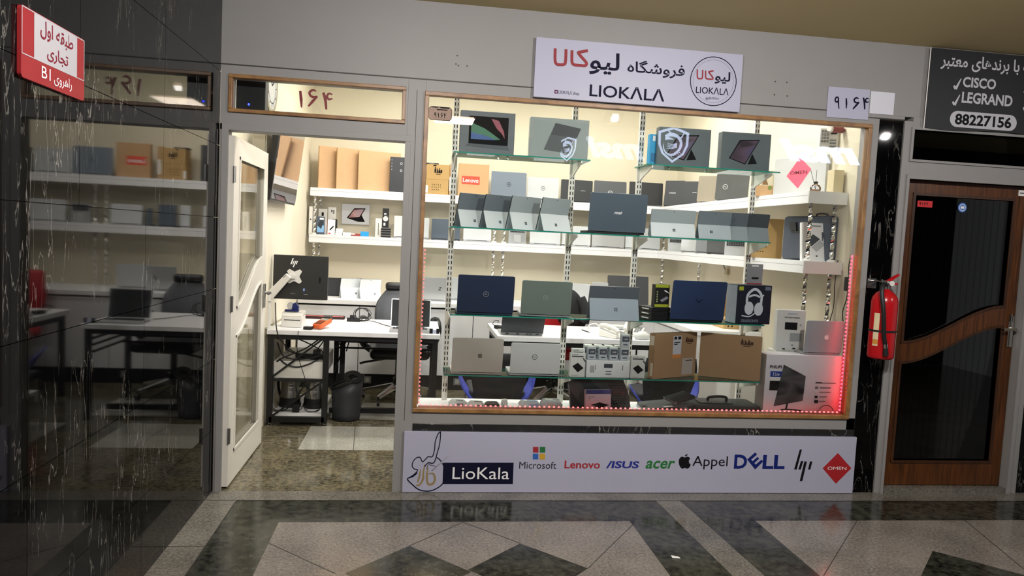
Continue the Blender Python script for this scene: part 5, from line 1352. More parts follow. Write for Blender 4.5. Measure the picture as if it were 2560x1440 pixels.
# ================================================================ B. middle back shelf
YM = 3.22
def box0(label, x0, x1, yt, ym, z, d, m, yy=YM, **k):
    cx, w = fitx(x0, x1, ym, yy)
    return carton(label, cx, yy, z, w, d, up((x0 + x1) / 2, yt, yy, z), m, **k)
box0('tall thin white box at the left end of the middle back shelf', 772, 781, 516, 550, SL, 0.12, offw, name='accessory_box', prints=[(0.3, 0.7, 0.5, 0.56, inkl)])
box0('grey and blue blister pack of an adapter on the middle back shelf', 791, 811, 541, 562, SL, 0.02, mat('blister_slate', '#4c5766', 0.3, var=0.1), yy=3.2, name='blister_pack', cat='package', lidline=False,
    prints=[(0.1, 0.95, 0.12, 0.5, mat('blister_blue', '#86b4e0', 0.4, var=0.1)), (0.4, 0.9, 0.82, 0.92, whiteink), (poly([(0.1, 0.5), (0.6, 0.3), (0.9, 0.75), (0.5, 0.8)]), 0, 0, 0, mat('blister_shade', '#2b3340', 0.4, var=0))])
box0('white card with a small dark bulb print leaning behind the blister pack', 796, 818, 522, 545, SL, 0.008, paper, yy=3.34, name='product_card', cat='package', lidline=False, prints=[(0.35, 0.6, 0.72, 0.86, ink)])
box0('white card with cable print leaning on the back wall', 820, 840, 518, 535, SL, 0.008, paper, yy=3.36, name='product_card', cat='package', lidline=False, prints=[(0.4, 0.55, 0.82, 0.9, ink), (poly([(0.2, 0.3), (0.6, 0.5), (0.6, 0.54), (0.2, 0.36)]), 0, 0, 0, inkl), (0.62, 0.8, 0.76, 0.9, greyp)])
box0('black hanging card partly hidden behind the red and white box', 830, 843, 548, 560, SL, 0.01, blackc, yy=3.32, name='product_card', cat='package', lidline=False)
t_ = box0('white box with red side and dark stick print on the middle back shelf', 819, 838, 549, 566, SL, 0.05, paper, yy=3.19, name='memory_stick_box', rz=14,
    prints=[(poly([(0.25, 0.36), (0.75, 0.62), (0.82, 0.54), (0.35, 0.28)]), 0, 0, 0, ink), (0.15, 0.4, 0.06, 0.13, redbright)],
    extra=lambda t, w_, h_: MB().bb(-w_ / 2 - 0.0008, -w_ / 2, 0.002, 0.048, 0.003, h_ - 0.003).build('red_side', mat('terracotta', '#a8503c', 0.6, var=0.04), t))
for i, (zz, lab) in enumerate(((0, 'bottom'), (0.0225, 'middle'), (0.045, 'top'))):
    cx, w = fitx(839, 856, 576, YM)
    carton('small white box, %s of three stacked on the middle back shelf' % lab, cx + 0.002 * i, YM - 0.03, SL + zz, w, 0.08, 0.0215, paper, name='small_box', group='small stacked white boxes on the middle shelf')
box0('flat white box beside the three stacked small ones', 857, 877, 581, 584, SL, 0.05, paper, yy=3.2, name='small_box')
box0('flat red and white box left of the bright blue box', 878, 901, 584, 587, SL, 0.05, mat('dusty_red', '#a0453f', 0.5, var=0.05), yy=3.2, name='small_box', prints=[(0.0, 0.4, 0.5, 1.0, whiteink)])
box0('bright blue small box on the middle back shelf', 901, 921, 579, 585, SL, 0.06, mat('sky_blue_card', '#2a9be0', 0.5, var=0.04), yy=3.2, name='small_box')
# tablet box hung on the wall
a = at(855, 535, y=3.44); b = at(924, 538, y=3.44); zt_ = at(890, 511, y=3.44).z; zb_ = at(890, 561, y=3.44).z
carton('white tablet box with propped tablet print hung on the back wall', (a.x + b.x) / 2, 3.41, zb_, b.x - a.x, 0.036, zt_ - zb_, mat('box_pearl', '#d6d8dc', 0.5, var=0.02), name='tablet_box', lidline=False,
    prints=[(poly([(0.18, 0.3), (0.45, 0.8), (0.86, 0.82), (0.72, 0.48), (0.85, 0.14), (0.6, 0.13)]), 0, 0, 0, ink), (poly([(0.24, 0.31), (0.46, 0.75), (0.8, 0.77), (0.64, 0.38)]), 0, 0, 0, dusk)])
box0('white upright box with one dark slot line on the middle back shelf', 938, 954, 546, 570, SL, 0.08, offw, name='accessory_box', prints=[(0.45, 0.53, 0.1, 0.75, ink)])
cx, w = fitx(953, 976, 580, YM)
for i in range(4):
    carton('flat black drive box, %s of four stacked on the middle back shelf' % ['bottom', 'second', 'third', 'top'][i], cx, YM - 0.03, SL + i * 0.0245, w, 0.11, 0.0235, blackc, name='drive_case', group='stacked flat black boxes on the middle shelf', lidline=False,
        extra=lambda t, w_, h_: MB().bb(-w_ / 2 + 0.002, w_ / 2 - 0.002, -0.0008, 0, h_ - 0.006, h_ - 0.001).build('edge_line', greyp, t))
zst = SL + 4 * 0.0245
cx, w = fitx(956, 972, 545, YM)
carton('tall narrow black pack with round window standing on four black boxes', cx, YM, zst, w, 0.04, up(965, 521, YM, zst), blackc, name='tall_pack', prints=[(0.25, 0.6, 0.68, 0.75, whiteink), (0.25, 0.8, 0.58, 0.62, greyp), (lambda mb, w_, h_, y: disc(mb, 0, h_ * 0.46, w_ * 0.4, y, 0, 20), 0, 0, 0, offw), (0.2, 0.5, 0.1, 0.25, whiteink)])
ww = MB(); p = at(975, 556, y=3.3); ww.tube(spline([(p.x, 3.41, p.z - 0.05), (p.x + 0.05, 3.415, p.z), (p.x + 0.12, 3.415, p.z + 0.02), (p.x + 0.17, 3.415, p.z - 0.06), (p.x + 0.12, 3.41, SL + 0.004), (p.x, 3.41, SL + 0.004)], 5), 0.004)
tag(ww.build('cable', offw), 'white cable looped behind the tall narrow black pack', 'cable')
def slab(label, x0, x1, yt, ym, yy=3.23, m=None, z=SL, **k):
    return backlap(label, x0, x1, yt, ym, z, m or mat('slab_white', '#c4c7ca', 0.4, var=0.02), yy=yy, tilt=k.pop('tilt', -5), depth=k.pop('depth', 0.14), **k)
bluegrey = colour('lid_slate_blue', '#4a5562', 0.45, 0.25)
slab('white laptop on the middle back shelf, cut off by the door post', 985, 1020, 540, 565)
slab('white laptop just right of the door post, middle back shelf', 1050, 1073, 545, 570)
slab('slate blue laptop beside the leftmost upright, middle back shelf', 1079, 1121, 547, 570, m=bluegrey, yy=3.2)
slab('narrow slate laptop edge just right of the leftmost upright', 1137, 1150, 560, 585, m=bluegrey, yy=3.25)
slab('wide white laptop under the first two propped tablets', 1158, 1228, 556, 588)
def kblap(label, x0, x1, yt, ym, yy, z=SL, m=None, rz=0, dz=0.0):
    """a laptop opened flat and stood on edge with its keyboard facing out"""
    m = m or silver
    cx, w = fitx(x0, x1, ym, yy); h = up((x0 + x1) / 2, yt, yy, z)
    t = thing('laptop', label, 'laptop', (cx, yy, z), R(rz))
    b = MB(); b.prism(rrect(w, h, 0.008), -0.008, 0.006); bo = b.build('base', m, t)
    mb = MB(); mb.rect(-w * 0.42, w * 0.42, h * 0.6, h * 0.93, -0.0084, 0)
    kb = mb.build('keyboard', mat('key_field', '#8d9093', 0.5, var=0.03), t)
    for j in range(3):
        for i in range(10):
            k = MB(); k.bb(-w * 0.41 + w * 0.082 * i, -w * 0.41 + w * 0.082 * i + w * 0.066, -0.0105, -0.0085, h * (0.62 + 0.1 * j), h * (0.7 + 0.1 * j))
            k.build('key', keym, kb)
    mb = MB(); mb.rect(-w * 0.2, w * 0.2, h * 0.1, h * 0.5, -0.0084, 0); mb.build('touchpad', silverw, t)
    l = MB(); l.prism(rrect(w, h * 0.98, 0.008), 0.007, 0.013); l.build('lid', m, t)
    return t
kblap('silver laptop stood on edge with keyboard showing, under the third propped tablet', 1271, 1315, 563, 595, 3.24)
slab('wide white laptop under the fourth propped tablet', 1324, 1401, 562, 598)
slab('narrow white laptop edge beside the second upright', 1404, 1413, 572, 600, yy=3.26)
slab('white laptop left of the one with dark fruit emblem, middle back shelf', 1431, 1476, 566, 605)
slab('silver laptop with dark fruit emblem cut by the glass shelf, middle back shelf', 1479, 1561, 562, 605, m=silver, emblem=E_apple(ink, 0.04, 0, 0.8))
slab('narrow white laptop behind the third upright, middle back shelf', 1563, 1580, 575, 605, yy=3.26)
slab('pale silver laptop right of the third upright, middle back shelf', 1598, 1650, 572, 605, m=silverw)
# ================================================================ C. shelves along the right wall
def side(px, py, x=2.60): return at(px, py, x=x).y
def sidelap(label, xa, xb, yt, yb, z, lid, x=2.57, tilt=-6, rz=-62, **k):
    ya = side(xa, (yt + yb) / 2, x); yb_ = side(xb, (yt + yb) / 2, x)
    wd = min(0.36, abs(ya - yb_) * 1.02 + 0.0)
    h = at((xa + xb) / 2, yt, x=x, ).z - z
    return laptop(label, x, (ya + yb_) / 2, z, k.pop('w', 0.32), max(0.16, h), lid, tilt, rz=rz, depth=0.12, **k)
carb = MATS['lid_black']; tan = colour('lid_tan', '#8f8574', 0.45, 0.3); dk3 = colour('lid_smoke', '#4a4c4b', 0.45, 0.2)
def sl(label, x0, x1, yt, yb, z, m, xq, **k):
    # stands across the shelf corner: left edge on the back, right edge nearer
    yq = side((x0 + x1) / 2, yb, xq)
    a = at(x0, (yt + yb) / 2, y=yq); b = at(x1, (yt + yb) / 2, y=yq)
    rz = k.pop('rz', -38)
    w_ = (b.x - a.x) / (math.cos(R(rz)) + 0.16)
    h = at((x0 + x1) / 2, yt, y=yq).z - z
    return laptop(label, (a.x + b.x) / 2, yq, z, w_, h, m, k.pop('tilt', -8), rz=rz, depth=0.1, **k)
sl('black laptop with faint script in the inner corner of the upper right shelf', 1662, 1708, 451, 515, SU, carb, 2.60, emblem=E_text(silver, 'VAIO', 0.07, 0.02, -0.1, 0.5, bold=0))
sl('black laptop with thin silver line, second on the upper right shelf', 1704, 1748, 453, 512, SU, carb, 2.60, emblem=E_text(silver, '--', 0.04, 0.004, 0.2, 0.5))
sl('tan laptop, third on the upper right shelf', 1746, 1796, 439, 505, SU, tan, 2.60)
sl('smoke grey laptop with round emblem, fourth on the upper right shelf', 1791, 1834, 434, 503, SU, dk3, 2.60, base=silver, emblem=E_round(silver, 'DELL', 0, 0.5, 0.022))
sl('smoke grey laptop beside the rightmost upright, fifth on the upper right shelf', 1830, 1869, 427, 498, SU, dk3, 2.60)
def sidebox(label, xl, xr, yt, ym, x, z, d, m, rz=-70, **k):
    ya, yb = side(xl, ym, x), side(xr, ym, x)
    L = abs(ya - yb)
    h = at((xl + xr) / 2, yt, x=x).z - z
    return carton(label, x, (ya + yb) / 2, z, k.pop('w', L), d, h, m, rz=rz, **k)
hemp = mat('pale_sack_card', '#cfc5aa', 0.8, var=0.05)
yq = 0.95
cx, w = fitx(1890, 1933, 470, yq)
carton('pale and brown box with a small leaf picture beside the white diamond box', cx, yq, SU, w, 0.05, up(1911, 425, yq, SU), hemp, rz=-12, name='gift_box', prints=[(0.0, 1.0, 0.0, 0.42, kraft), (poly([(0.5, 0.75), (0.35, 0.45), (0.68, 0.45)]), 0, 0, 0, mat('leaf_brown', '#7a5a34', 0.6, var=0)), (lambda mb, w_, h_, y: disc(mb, w_ * 0.28, h_ * 0.33, w_ * 0.12, y, 0, 12), 0, 0, 0, mat('leaf_green', '#6e7f3a', 0.6, var=0))])
def angled(x0, x1, ym, xa, xb):
    p = at(x0, ym, x=xa); q = at(x1, ym, x=xb); d = Vector((q.x - p.x, q.y - p.y)); return (p.x + q.x) / 2, (p.y + q.y) / 2, d.length, math.degrees(math.atan2(d.y, d.x))
cx, yq, w, rz_ = angled(1935, 2064, 440, 2.575, 2.72)
carton('large white box with a pink and red diamond on the upper right shelf', cx, yq, SU, w, 0.03, up(2000, 392, yq, SU), mat('box_cool_white', '#b9bab8', 0.5, var=0.02), rz=rz_, name='laptop_box', lidline=False,
    prints=[(poly([(0.5, 0.99), (0.73, 0.66), (0.5, 0.18), (0.26, 0.52)]), 0, 0, 0, mat('diamond_pink', '#e0566e', 0.5, var=0.15, scale=6)), (0.05, 0.35, 0.03, 0.045, greyp)], texts=[('OMEN', 0.33, 0.66, 0.55, 0.64, mat('deep_maroon', '#5a1526', 0.6, var=0))])
# reed diffuser on the shelf end
yq = 0.36; p = at(2040, 478, y=yq)
rd = thing('reed_diffuser', 'small glass reed diffuser bottle with amber liquid on the shelf end', 'diffuser', (p.x - 0.005, yq, SU))
MB().lathe([(0.0, 0.001), (0.026, 0.001), (0.034, 0.012), (0.034, 0.03), (0.026, 0.046), (0.012, 0.052), (0.010, 0.058), (0, 0.058)], 24).build('bottle', clearp, rd, smooth=True)
MB().lathe([(0.0, 0.003), (0.024, 0.003), (0.031, 0.012), (0.031, 0.017), (0, 0.017)], 20).build('liquid', mat('amber', '#b0702c', 0.1, var=0), rd, smooth=True)
MB().lathe([(0.0, 0.058), (0.013, 0.058), (0.013, 0.07), (0, 0.07)], 16).build('collar', black, rd)
for a_, b_ in ((-0.04, 0.005), (0.0, 0.0)): MB().cyl((0, 0, 0.02), (a_, b_, 0.145), 0.0016, n=6).build('reed', mat('reed_black', '#262220', 0.7, var=0), rd)
# wall keypad with a red beacon
ya = 0.30
kp = thing('wall_keypad', 'beige wall keypad panel near the top right window corner', 'keypad', (2.69, 0.42, 2.18), R(-18))
MB().bb(-0.058, 0.058, 0.0, 0.03, 0, 0.155).build('housing', offw, kp, bev=0.004)
MB().bb(0.01, 0.048, -0.002, 0.0, 0.115, 0.138).build('display', ink, kp)
for r_ in range(4):
    for c_ in range(3): MB().bb(-0.048 + c_ * 0.017, -0.036 + c_ * 0.017, -0.003, 0, 0.06 + r_ * 0.022, 0.075 + r_ * 0.022).build('key', greyp, kp)
for r_ in range(3): MB().bb(0.006, 0.046, -0.002, 0, 0.03 + r_ * 0.02, 0.04 + r_ * 0.02).build('label_strip', greyp, kp)
bc = thing('alarm_beacon', 'small red and white round alarm beacon above the beige keypad', 'alarm', (at(2090, 324, y=0.36).x, 0.36, at(2090, 324, y=0.36).z - 0.02))
MB().cyl((0.045, 0, 0.02), (-0.03, 0, 0.02), 0.022, n=20).cyl((0.045, 0, 0.02), (2.759 - at(2090, 324, y=0.36).x, 0, 0.02), 0.01).build('body', mat('beacon_red', '#7a1d1d', 0.4, var=0.05), bc)
MB().cyl((-0.03, 0, 0.02), (-0.055, -0.012, 0.02), 0.021, 0.017, n=20).build('lens', offw, bc)
carton('pale beige box behind the reed diffuser, against the wall', 2.712, 0.30, SU, 0.07, 0.08, 0.15, mat('beige_card', '#c9bb98', 0.7, var=0.04), name='small_box')
# middle right shelf
kblap('white laptop stood on edge in the inner corner, keyboard showing', 1671, 1706, 592, 615, 3.0, m=silverw, rz=-10)
sl('light grey laptop, second on the middle right shelf', 1703, 1743, 598, 631, SL, silver, 2.56, rz=-30)
sl('mid grey laptop, third on the middle right shelf', 1740, 1773, 598, 634, SL, greyp, 2.56, rz=-30)
sl('dark grey laptop, fourth on the middle right shelf', 1768, 1817, 600, 638, SL, dk3, 2.56, rz=-30)
yq = 1.55
kblap('grey laptop stood on edge with keyboard showing, beside the rightmost upright', 1813, 1862, 600, 628, yq, m=silver, rz=-24)
yq = 0.95
cx, w = fitx(1880, 1957, 600, yq)
carton('tall brown carton with rows of small symbols on the middle right shelf', cx, yq, SL, w, 0.05, up(1918, 546, yq, SL), mat('tan_card', '#bb9963', 0.8, var=0.05), name='carton', prints=[(icons((5, 5, 4), 0.08, 0.5, 0.12, 0.42), 0, 0, 0, ink)])
bagm = mat('bag_grey', '#4f5560', 0.85, var=0.12, scale=70, bump=0.2)
cx, yq, w, rz_ = angled(1956, 2086, 590, 2.60, 2.735); h = up(2020, 540, yq, SL)
bg = thing('laptop_bag', 'dark grey fabric laptop bag standing on the middle right shelf', 'bag', (cx, yq, SL), R(rz_))
mb = MB(); mb.prism(rrect(w, h, 0.03), 0, 0.045); mb.build('body', bagm, bg, bev=0.012, seg=3, smooth=False)
mb = MB(); mb.prism(rrect(w * 0.62, h * 0.62, 0.015, z=0.01), -0.012, 0.0); mb.build('front_pocket', bagm, bg, bev=0.004)
mb = MB(); mb.bb(-w * 0.3, w * 0.25, -0.016, -0.012, h * 0.62, h * 0.66).build('zip', dgrey, bg)
mb = MB(); mb.prism([(-w * 0.34, h * 0.86), (-w * 0.22, h * 0.86), (-w * 0.2, h * 0.66), (-w * 0.34, h * 0.7)], -0.014, 0.0); mb.build('buckle_strap', dgrey, bg)
MB().tube(spline([(w * 0.12, 0.02, h - 0.004), (w * 0.14, 0.01, h + 0.014), (w * 0.3, 0.01, h + 0.014), (w * 0.33, 0.02, h - 0.004)], 4), 0.006).build('handle', dgrey, bg)
yq = 0.40
cx, w = fitx(2008, 2072, 600, yq)
carton('white drive enclosure box leaning on the dark grey bag', cx, yq, SL, w, 0.025, up(2045, 556, yq, SL), mat('box_bright', '#dfe0de', 0.5, var=0.02), rx=-8, name='enclosure_box', lidline=False,
    prints=[(poly([(0.12, 0.5), (0.45, 0.7), (0.72, 0.58), (0.38, 0.38)]), 0, 0, 0, inkl), (poly([(0.38, 0.36), (0.72, 0.56), (0.92, 0.44), (0.58, 0.24)]), 0, 0, 0, mat('print_pale', '#aeb1b0', 0.5, var=0)), (0.4, 0.75, 0.9, 0.93, greyp), (0.1, 0.2, 0.1, 0.13, ink), (0.55, 0.62, 0.12, 0.15, ink)])
# ================================================================ D. on the worktop
cx, w = fitx(817, 853, 722, 2.95)
laptop('dark laptop standing on the worktop behind the monitor', cx - 0.03, 3.12, TOPC, w + 0.06, up(840, 697, 2.95, TOPC), carb, 4, depth=0.2)
for i, (x0, x1, lab) in enumerate(((850, 899, 'left of the pair behind the desk monitor'), (898, 948, 'right of the pair behind the desk monitor'))):
    p = at(x0, 725, y=2.95)
    tablet('silver tablet computer propped on the worktop, ' + lab, p.x + 0.10, 3.0, TOPC, 0.215, up(880, 697, 2.96, TOPC), tb2, tb2, rz=24, group='propped tablets on the worktop', emblem=E_sq(0.009, inkl, 0.2, -0.55))
wk = dict(z=TOPC, yy=2.98)
cx, w = fitx(1052, 1118, 720, 2.98)
laptop('silver laptop with a slanted dark letter emblem on the worktop', cx, 2.98, TOPC, w, up(1085, 693, 2.98, TOPC), silver, 6, depth=0.2, emblem=E_text(ink, 'Z', 0.035, 0.03, 0.22, 0.5, bold=0.02, shear=0.3))
cx, w = fitx(1124, 1200, 720, 3.05)
laptop('white laptop on the worktop, behind the leftmost upright', cx + 0.012, 3.16, TOPC, w, up(1160, 696, 3.05, TOPC), silverw, 6, depth=0.2)
cx, w = fitx(1410, 1474, 735, 3.0)
laptop('white laptop on the worktop behind the black jacket', cx, 3.0, TOPC, w, up(1450, 709, 3.0, TOPC), MATS['slab_white'], 4, depth=0.2)
cx, w = fitx(1478, 1518, 730, 3.0)
laptop('pale laptop on the worktop left of the dark screen', cx, 3.0, TOPC, w, up(1510, 706, 3.0, TOPC), silverw, 4, depth=0.2)
def faclap(label, x0, x1, yt, ym, yy, z, m, rz=0, tilt=18, depth=0.24, scr=None):
    """an open laptop seen from its keyboard side"""
    cx, w = fitx(x0, x1, ym, yy); h = (up((x0 + x1) / 2, yt, yy + depth * 0.9, z) - 0.015) / math.cos(R(tilt))
    t = thing('laptop', label, 'laptop', (cx, yy, z), R(rz))
    b = MB(); b.prism(rrect(w, depth, 0.01), 0.002, 0.016, 'xy'); bo = b.build('base', m, t)
    kf = MB().bb(-w * 0.44, w * 0.44, depth * 0.5, depth * 0.9, 0.016, 0.0163).build('keyboard', mat('key_field', '#8d9093', 0.5, var=0.03), t)
    for j in range(4):
        for i in range(12):
            MB().bb(-w * 0.43 + w * 0.0715 * i, -w * 0.43 + w * 0.0715 * i + w * 0.06, depth * (0.52 + 0.092 * j), depth * (0.595 + 0.092 * j), 0.0163, 0.018).build('key', keym, kf)
    MB().bb(-w * 0.17, w * 0.17, depth * 0.1, depth * 0.42, 0.016, 0.0162).build('touchpad', silverw, t)
    l = MB(); l.prism(rrect(w, h, 0.008), 0.0, 0.007); lo = l.build('lid', m, t); lo.location = (0, depth, 0.016); lo.rotation_euler = (R(-tilt), 0, 0)
    MB().bb(-w * 0.478, w * 0.478, -0.0008, 0.0, 0.01, h - 0.008).build('screen', scr or mat('dark_screen', '#35383a', 0.65, var=0.02, spec=0.15), lo)
    MB().cyl((-w * 0.35, depth, 0.016), (w * 0.35, depth, 0.016), 0.006, n=10).build('hinge', dgrey, t)
    return t
cx, w = fitx(1526, 1628, 725, 2.88)
tt = laptop('black laptop with its dark screen raised, on the worktop right of the grey tablet case', cx, 2.95, TOPC, w, up(1578, 692, 2.9, TOPC), carb, -14, rz=-4, depth=0.18)
# ================================================================ E. on the desk by the door
mo = thing('monitor', 'black computer monitor seen from the back, held by a white swing arm', 'monitor', (-0.875, 1.50, 0.955))
MB().bb(-0.20, 0.205, 0, 0.03, 0, 0.335).build('casing', mat('monitor_back', '#262625', 0.45, var=0.03), mo, bev=0.004)
MB().bb(-0.198, 0.203, 0.03, 0.031, 0.004, 0.331).build('screen', blackg, mo)
mb = MB()
lg = at(735, 656, y=1.5); lx, lz = lg.x + 0.875, lg.z - 0.955
for pts in ([(-0.011, 0.032), (-0.002, 0.032), (-0.017, -0.014), (-0.026, -0.014)], [(-0.002, 0.012), (0.005, 0.012), (-0.005, -0.014), (-0.012, -0.014)], [(0.011, 0.012), (0.018, 0.012), (0.0, -0.036), (-0.009, -0.036)], [(0.022, 0.012), (0.029, 0.012), (0.02, -0.014), (0.012, -0.014)]):
    mb.quad([(lx + a, -0.0006, lz + b) for a, b in pts])
mb.build('bar_emblem', whiteink, mo)
MB().bb(0.14, 0.152, -0.001, 0, 0.13, 0.175).build('port_cover', ink, mo)
mb = MB(); disc(mb, 0.03, 0.075, 0.011, -0.0006, 0); mb.rect(0.026, 0.034, 0.065, 0.086, -0.0009, 1); mb.rect(0.03, 0.06, 0.036, 0.042, -0.0006, 2); mb.rect(-0.07, -0.035, 0.043, 0.046, -0.0006, 2)
mb.build('service_sticker', [mat('sticker_deepblue', '#24408a', 0.5, var=0), mat('sticker_pale', '#a9c4e8', 0.5, var=0), greyp], mo)
am = thing('monitor_mount', 'white swing arm clamped to the desk, holding the black monitor', 'monitor mount', (-0.985, 1.44, DZ))
ve = at(736, 691, y=1.49); vx, vz = ve.x + 0.985, ve.z - DZ
s = 0.05
out = []
for k in range(4):
    a0 = PI / 4 + k * PI / 2
    c_, sn = math.cos(a0), math.sin(a0)
    out += [(vx + s * 1.35 * math.cos(a0 - 0.18), vz + s * 1.35 * math.sin(a0 - 0.18)), (vx + s * 1.35 * math.cos(a0 + 0.18), vz + s * 1.35 * math.sin(a0 + 0.18)), (vx + s * 0.72 * math.cos(a0 + PI / 4), vz + s * 0.72 * math.sin(a0 + PI / 4))]
mb = MB(); mb.prism(out, 0.048, 0.056); mb.build('mount_plate', offw, am, bev=0.0015)
MB().bb(vx - 0.035, vx + 0.01, 0.02, 0.048, vz - 0.018, vz + 0.018).build('tilt_joint', offw, am, bev=0.004)
ax0, az0 = at(672, 742, y=1.44).x + 0.985, at(672, 742, y=1.44).z - DZ
mb = MB(); d = Vector((vx - 0.03 - ax0, vz + 0.008 - az0)); dn = Vector((-d.y, d.x)).normalized()
mb.prism([(ax0 + dn.x * 0.032, az0 + dn.y * 0.032), (ax0 - dn.x * 0.032, az0 - dn.y * 0.032), (vx - 0.03 - dn.x * 0.022, vz + 0.008 - dn.y * 0.022), (vx - 0.03 + dn.x * 0.026, vz + 0.008 + dn.y * 0.026)], -0.02, 0.02)
mb.build('upper_arm', offw, am, bev=0.006, seg=3)
MB().box((vx - 0.06, -0.0205, vz + 0.002), (0.03, 0.001, 0.006), ry=R(-45)).build('arm_mark', greyp, am)
MB().cyl((ax0, 0, 0.0), (ax0, 0, az0), 0.017, n=16).build('post', offw, am)
MB().lathe([(0, 0), (0.045, 0), (0.045, 0.014), (0, 0.014)], 20, (ax0, 0)).build('base', offw, am)
MB().lathe([(0, az0 - 0.03), (0.028, az0 - 0.03), (0.028, az0 + 0.03), (0, az0 + 0.03)], 20, (ax0, 0)).build('elbow', offw, am)
pr = thing('receipt_printer', 'white receipt printer on the desk behind the orange card reader', 'printer', (-0.93, 1.52, DZ))
MB().bb(-0.08, 0.075, 0, 0.17, 0, 0.085).build('body', offw, pr, bev=0.008, seg=3)
mb = MB(); mb.prism([(0, 0.085), (0.17, 0.085), (0.17, 0.118), (0.03, 0.112)], -0.08, 0.075, 'yz'); mb.build('cover', mat('printer_cover', '#cfccc4', 0.4, var=0.02), pr, bev=0.005)
MB().bb(-0.06, 0.06, -0.001, 0, 0.055, 0.06).build('paper_slot', ink, pr)
tp = thing('tape_dispenser', 'blue tape dispenser with white roll standing on the receipt printer', 'tape dispenser', (-0.945, 1.56, DZ + 0.119))
MB().bb(-0.05, 0.055, 0, 0.05, 0, 0.014).build('base', mat('navy_plastic', '#1c2a6e', 0.3, var=0.04), tp, bev=0.003)
mb = MB(); mb.prism([(0.0, 0.012), (0.05, 0.012), (0.055, 0.035), (0.03, 0.07), (0.01, 0.06)], 0.005, 0.045); mb.build('holder', MATS['navy_plastic'], tp, bev=0.003)
MB().cyl((-0.005, 0.012, 0.043), (-0.005, 0.038, 0.043), 0.03, n=24).build('roll', offw, tp)
cr = thing('card_reader', 'orange handheld card reader lying tilted on the desk', 'card reader', (-0.735, 1.45, DZ + 0.004), R(-24), rx=R(14))
mb = MB(); mb.prism(rrect(0.082, 0.17, 0.02), 0.0, 0.034, 'xy'); mb.build('body', mat('orange_plastic', '#d8622a', 0.35, var=0.04), cr, bev=0.006, seg=3)
MB().bb(-0.03, 0.03, 0.105, 0.145, 0.034, 0.0355).build('display', mat('lcd_grey', '#8a8f86', 0.2, var=0), cr)
for j in range(4):
    for i in range(3): MB().bb(-0.028 + i * 0.02, -0.013 + i * 0.02, 0.018 + j * 0.02, 0.032 + j * 0.02, 0.034, 0.037).build('key', mat('brown_key', '#6d3218', 0.5, var=0), cr)
MB().bb(-0.036, 0.036, 0.15, 0.185, 0.012, 0.045).build('paper_cover', dgrey, cr, bev=0.005)
pk = thing('webcam_puck', 'small black square gadget with silver top on the desk', 'gadget', (at(779, 815, z=DZ).x, 1.42, DZ), R(-6))
MB().bb(-0.032, 0.032, 0, 0.06, 0, 0.022).build('body', black, pk, bev=0.004)
MB().bb(-0.027, 0.027, 0.006, 0.05, 0.022, 0.0235).build('top_plate', greyp, pk)
mb = MB(); mb.prism(rrect(0.40, 0.03, 0.006), 0, 0.04); 
sb = thing('bar_speaker', 'long dark red bar lying at the back edge of the desk', 'speaker', (at(790, 800, y=2.14).x + 0.04, 2.12, DZ))
mb.build('body', mat('bar_maroon', '#35181a', 0.5, var=0.1), sb, bev=0.004)
MB().bb(-0.19, 0.19, -0.001, 0, 0.024, 0.028).build('light_strip', mat('dim_red_glow', '#ff8080', 0.5, var=0, emit=0.5, ecol='#ff7a6a'), sb)
pa = thing('power_adapter', 'black power adapter brick on the desk with a tangled cable', 'adapter', (at(885, 797, y=2.05).x, 2.0, DZ), R(5))
MB().bb(-0.055, 0.055, 0, 0.05, 0.001, 0.03).build('brick', black, pa, bev=0.005)
MB().bb(-0.03, 0.01, 0.0, 0.04, 0.032, 0.055).build('plug', black, pa, bev=0.004)
random.seed(5)
pts = [(0.05, 0.02, 0.01)]
for k in range(22):
    a = k * 1.15
    pts.append((0.07 + 0.07 * math.cos(a) + random.uniform(-0.015, 0.015), 0.03 + 0.03 * math.sin(a * 0.7), 0.06 + 0.055 * math.sin(a)))
pts += [(0.18, -0.02, 0.006), (0.25, -0.2, 0.004), (0.31, -0.3, 0.004)]
MB().tube(spline(pts, 6), 0.003, 6).build('cord', black, pa, smooth=True)
fl = faclap('open silver laptop with blank dark screen on the desk, half behind the window post', 974, 1077, 750, 815, 1.42, DZ, silver, tilt=14, depth=0.2)
gg = thing('earbud_case', 'white gadget with two black cylinders at the right end of the desk', 'gadget', (at(1084, 823, z=DZ).x, 1.385, DZ))
MB().bb(-0.04, 0.04, 0, 0.05, 0, 0.004).build('base', paper, gg)
for s_ in (-1, 1): MB().cyl((s_ * 0.026, 0.02, 0.004), (s_ * 0.026, 0.02, 0.04), 0.013, n=16).build('cylinder', mat('navy_black', '#14161f', 0.3, var=0), gg)
MB().bb(-0.014, 0.014, 0.008, 0.034, 0.004, 0.034).build('middle_block', mat('pale_blue_plastic', '#b9bfd6', 0.4, var=0), gg, bev=0.003)
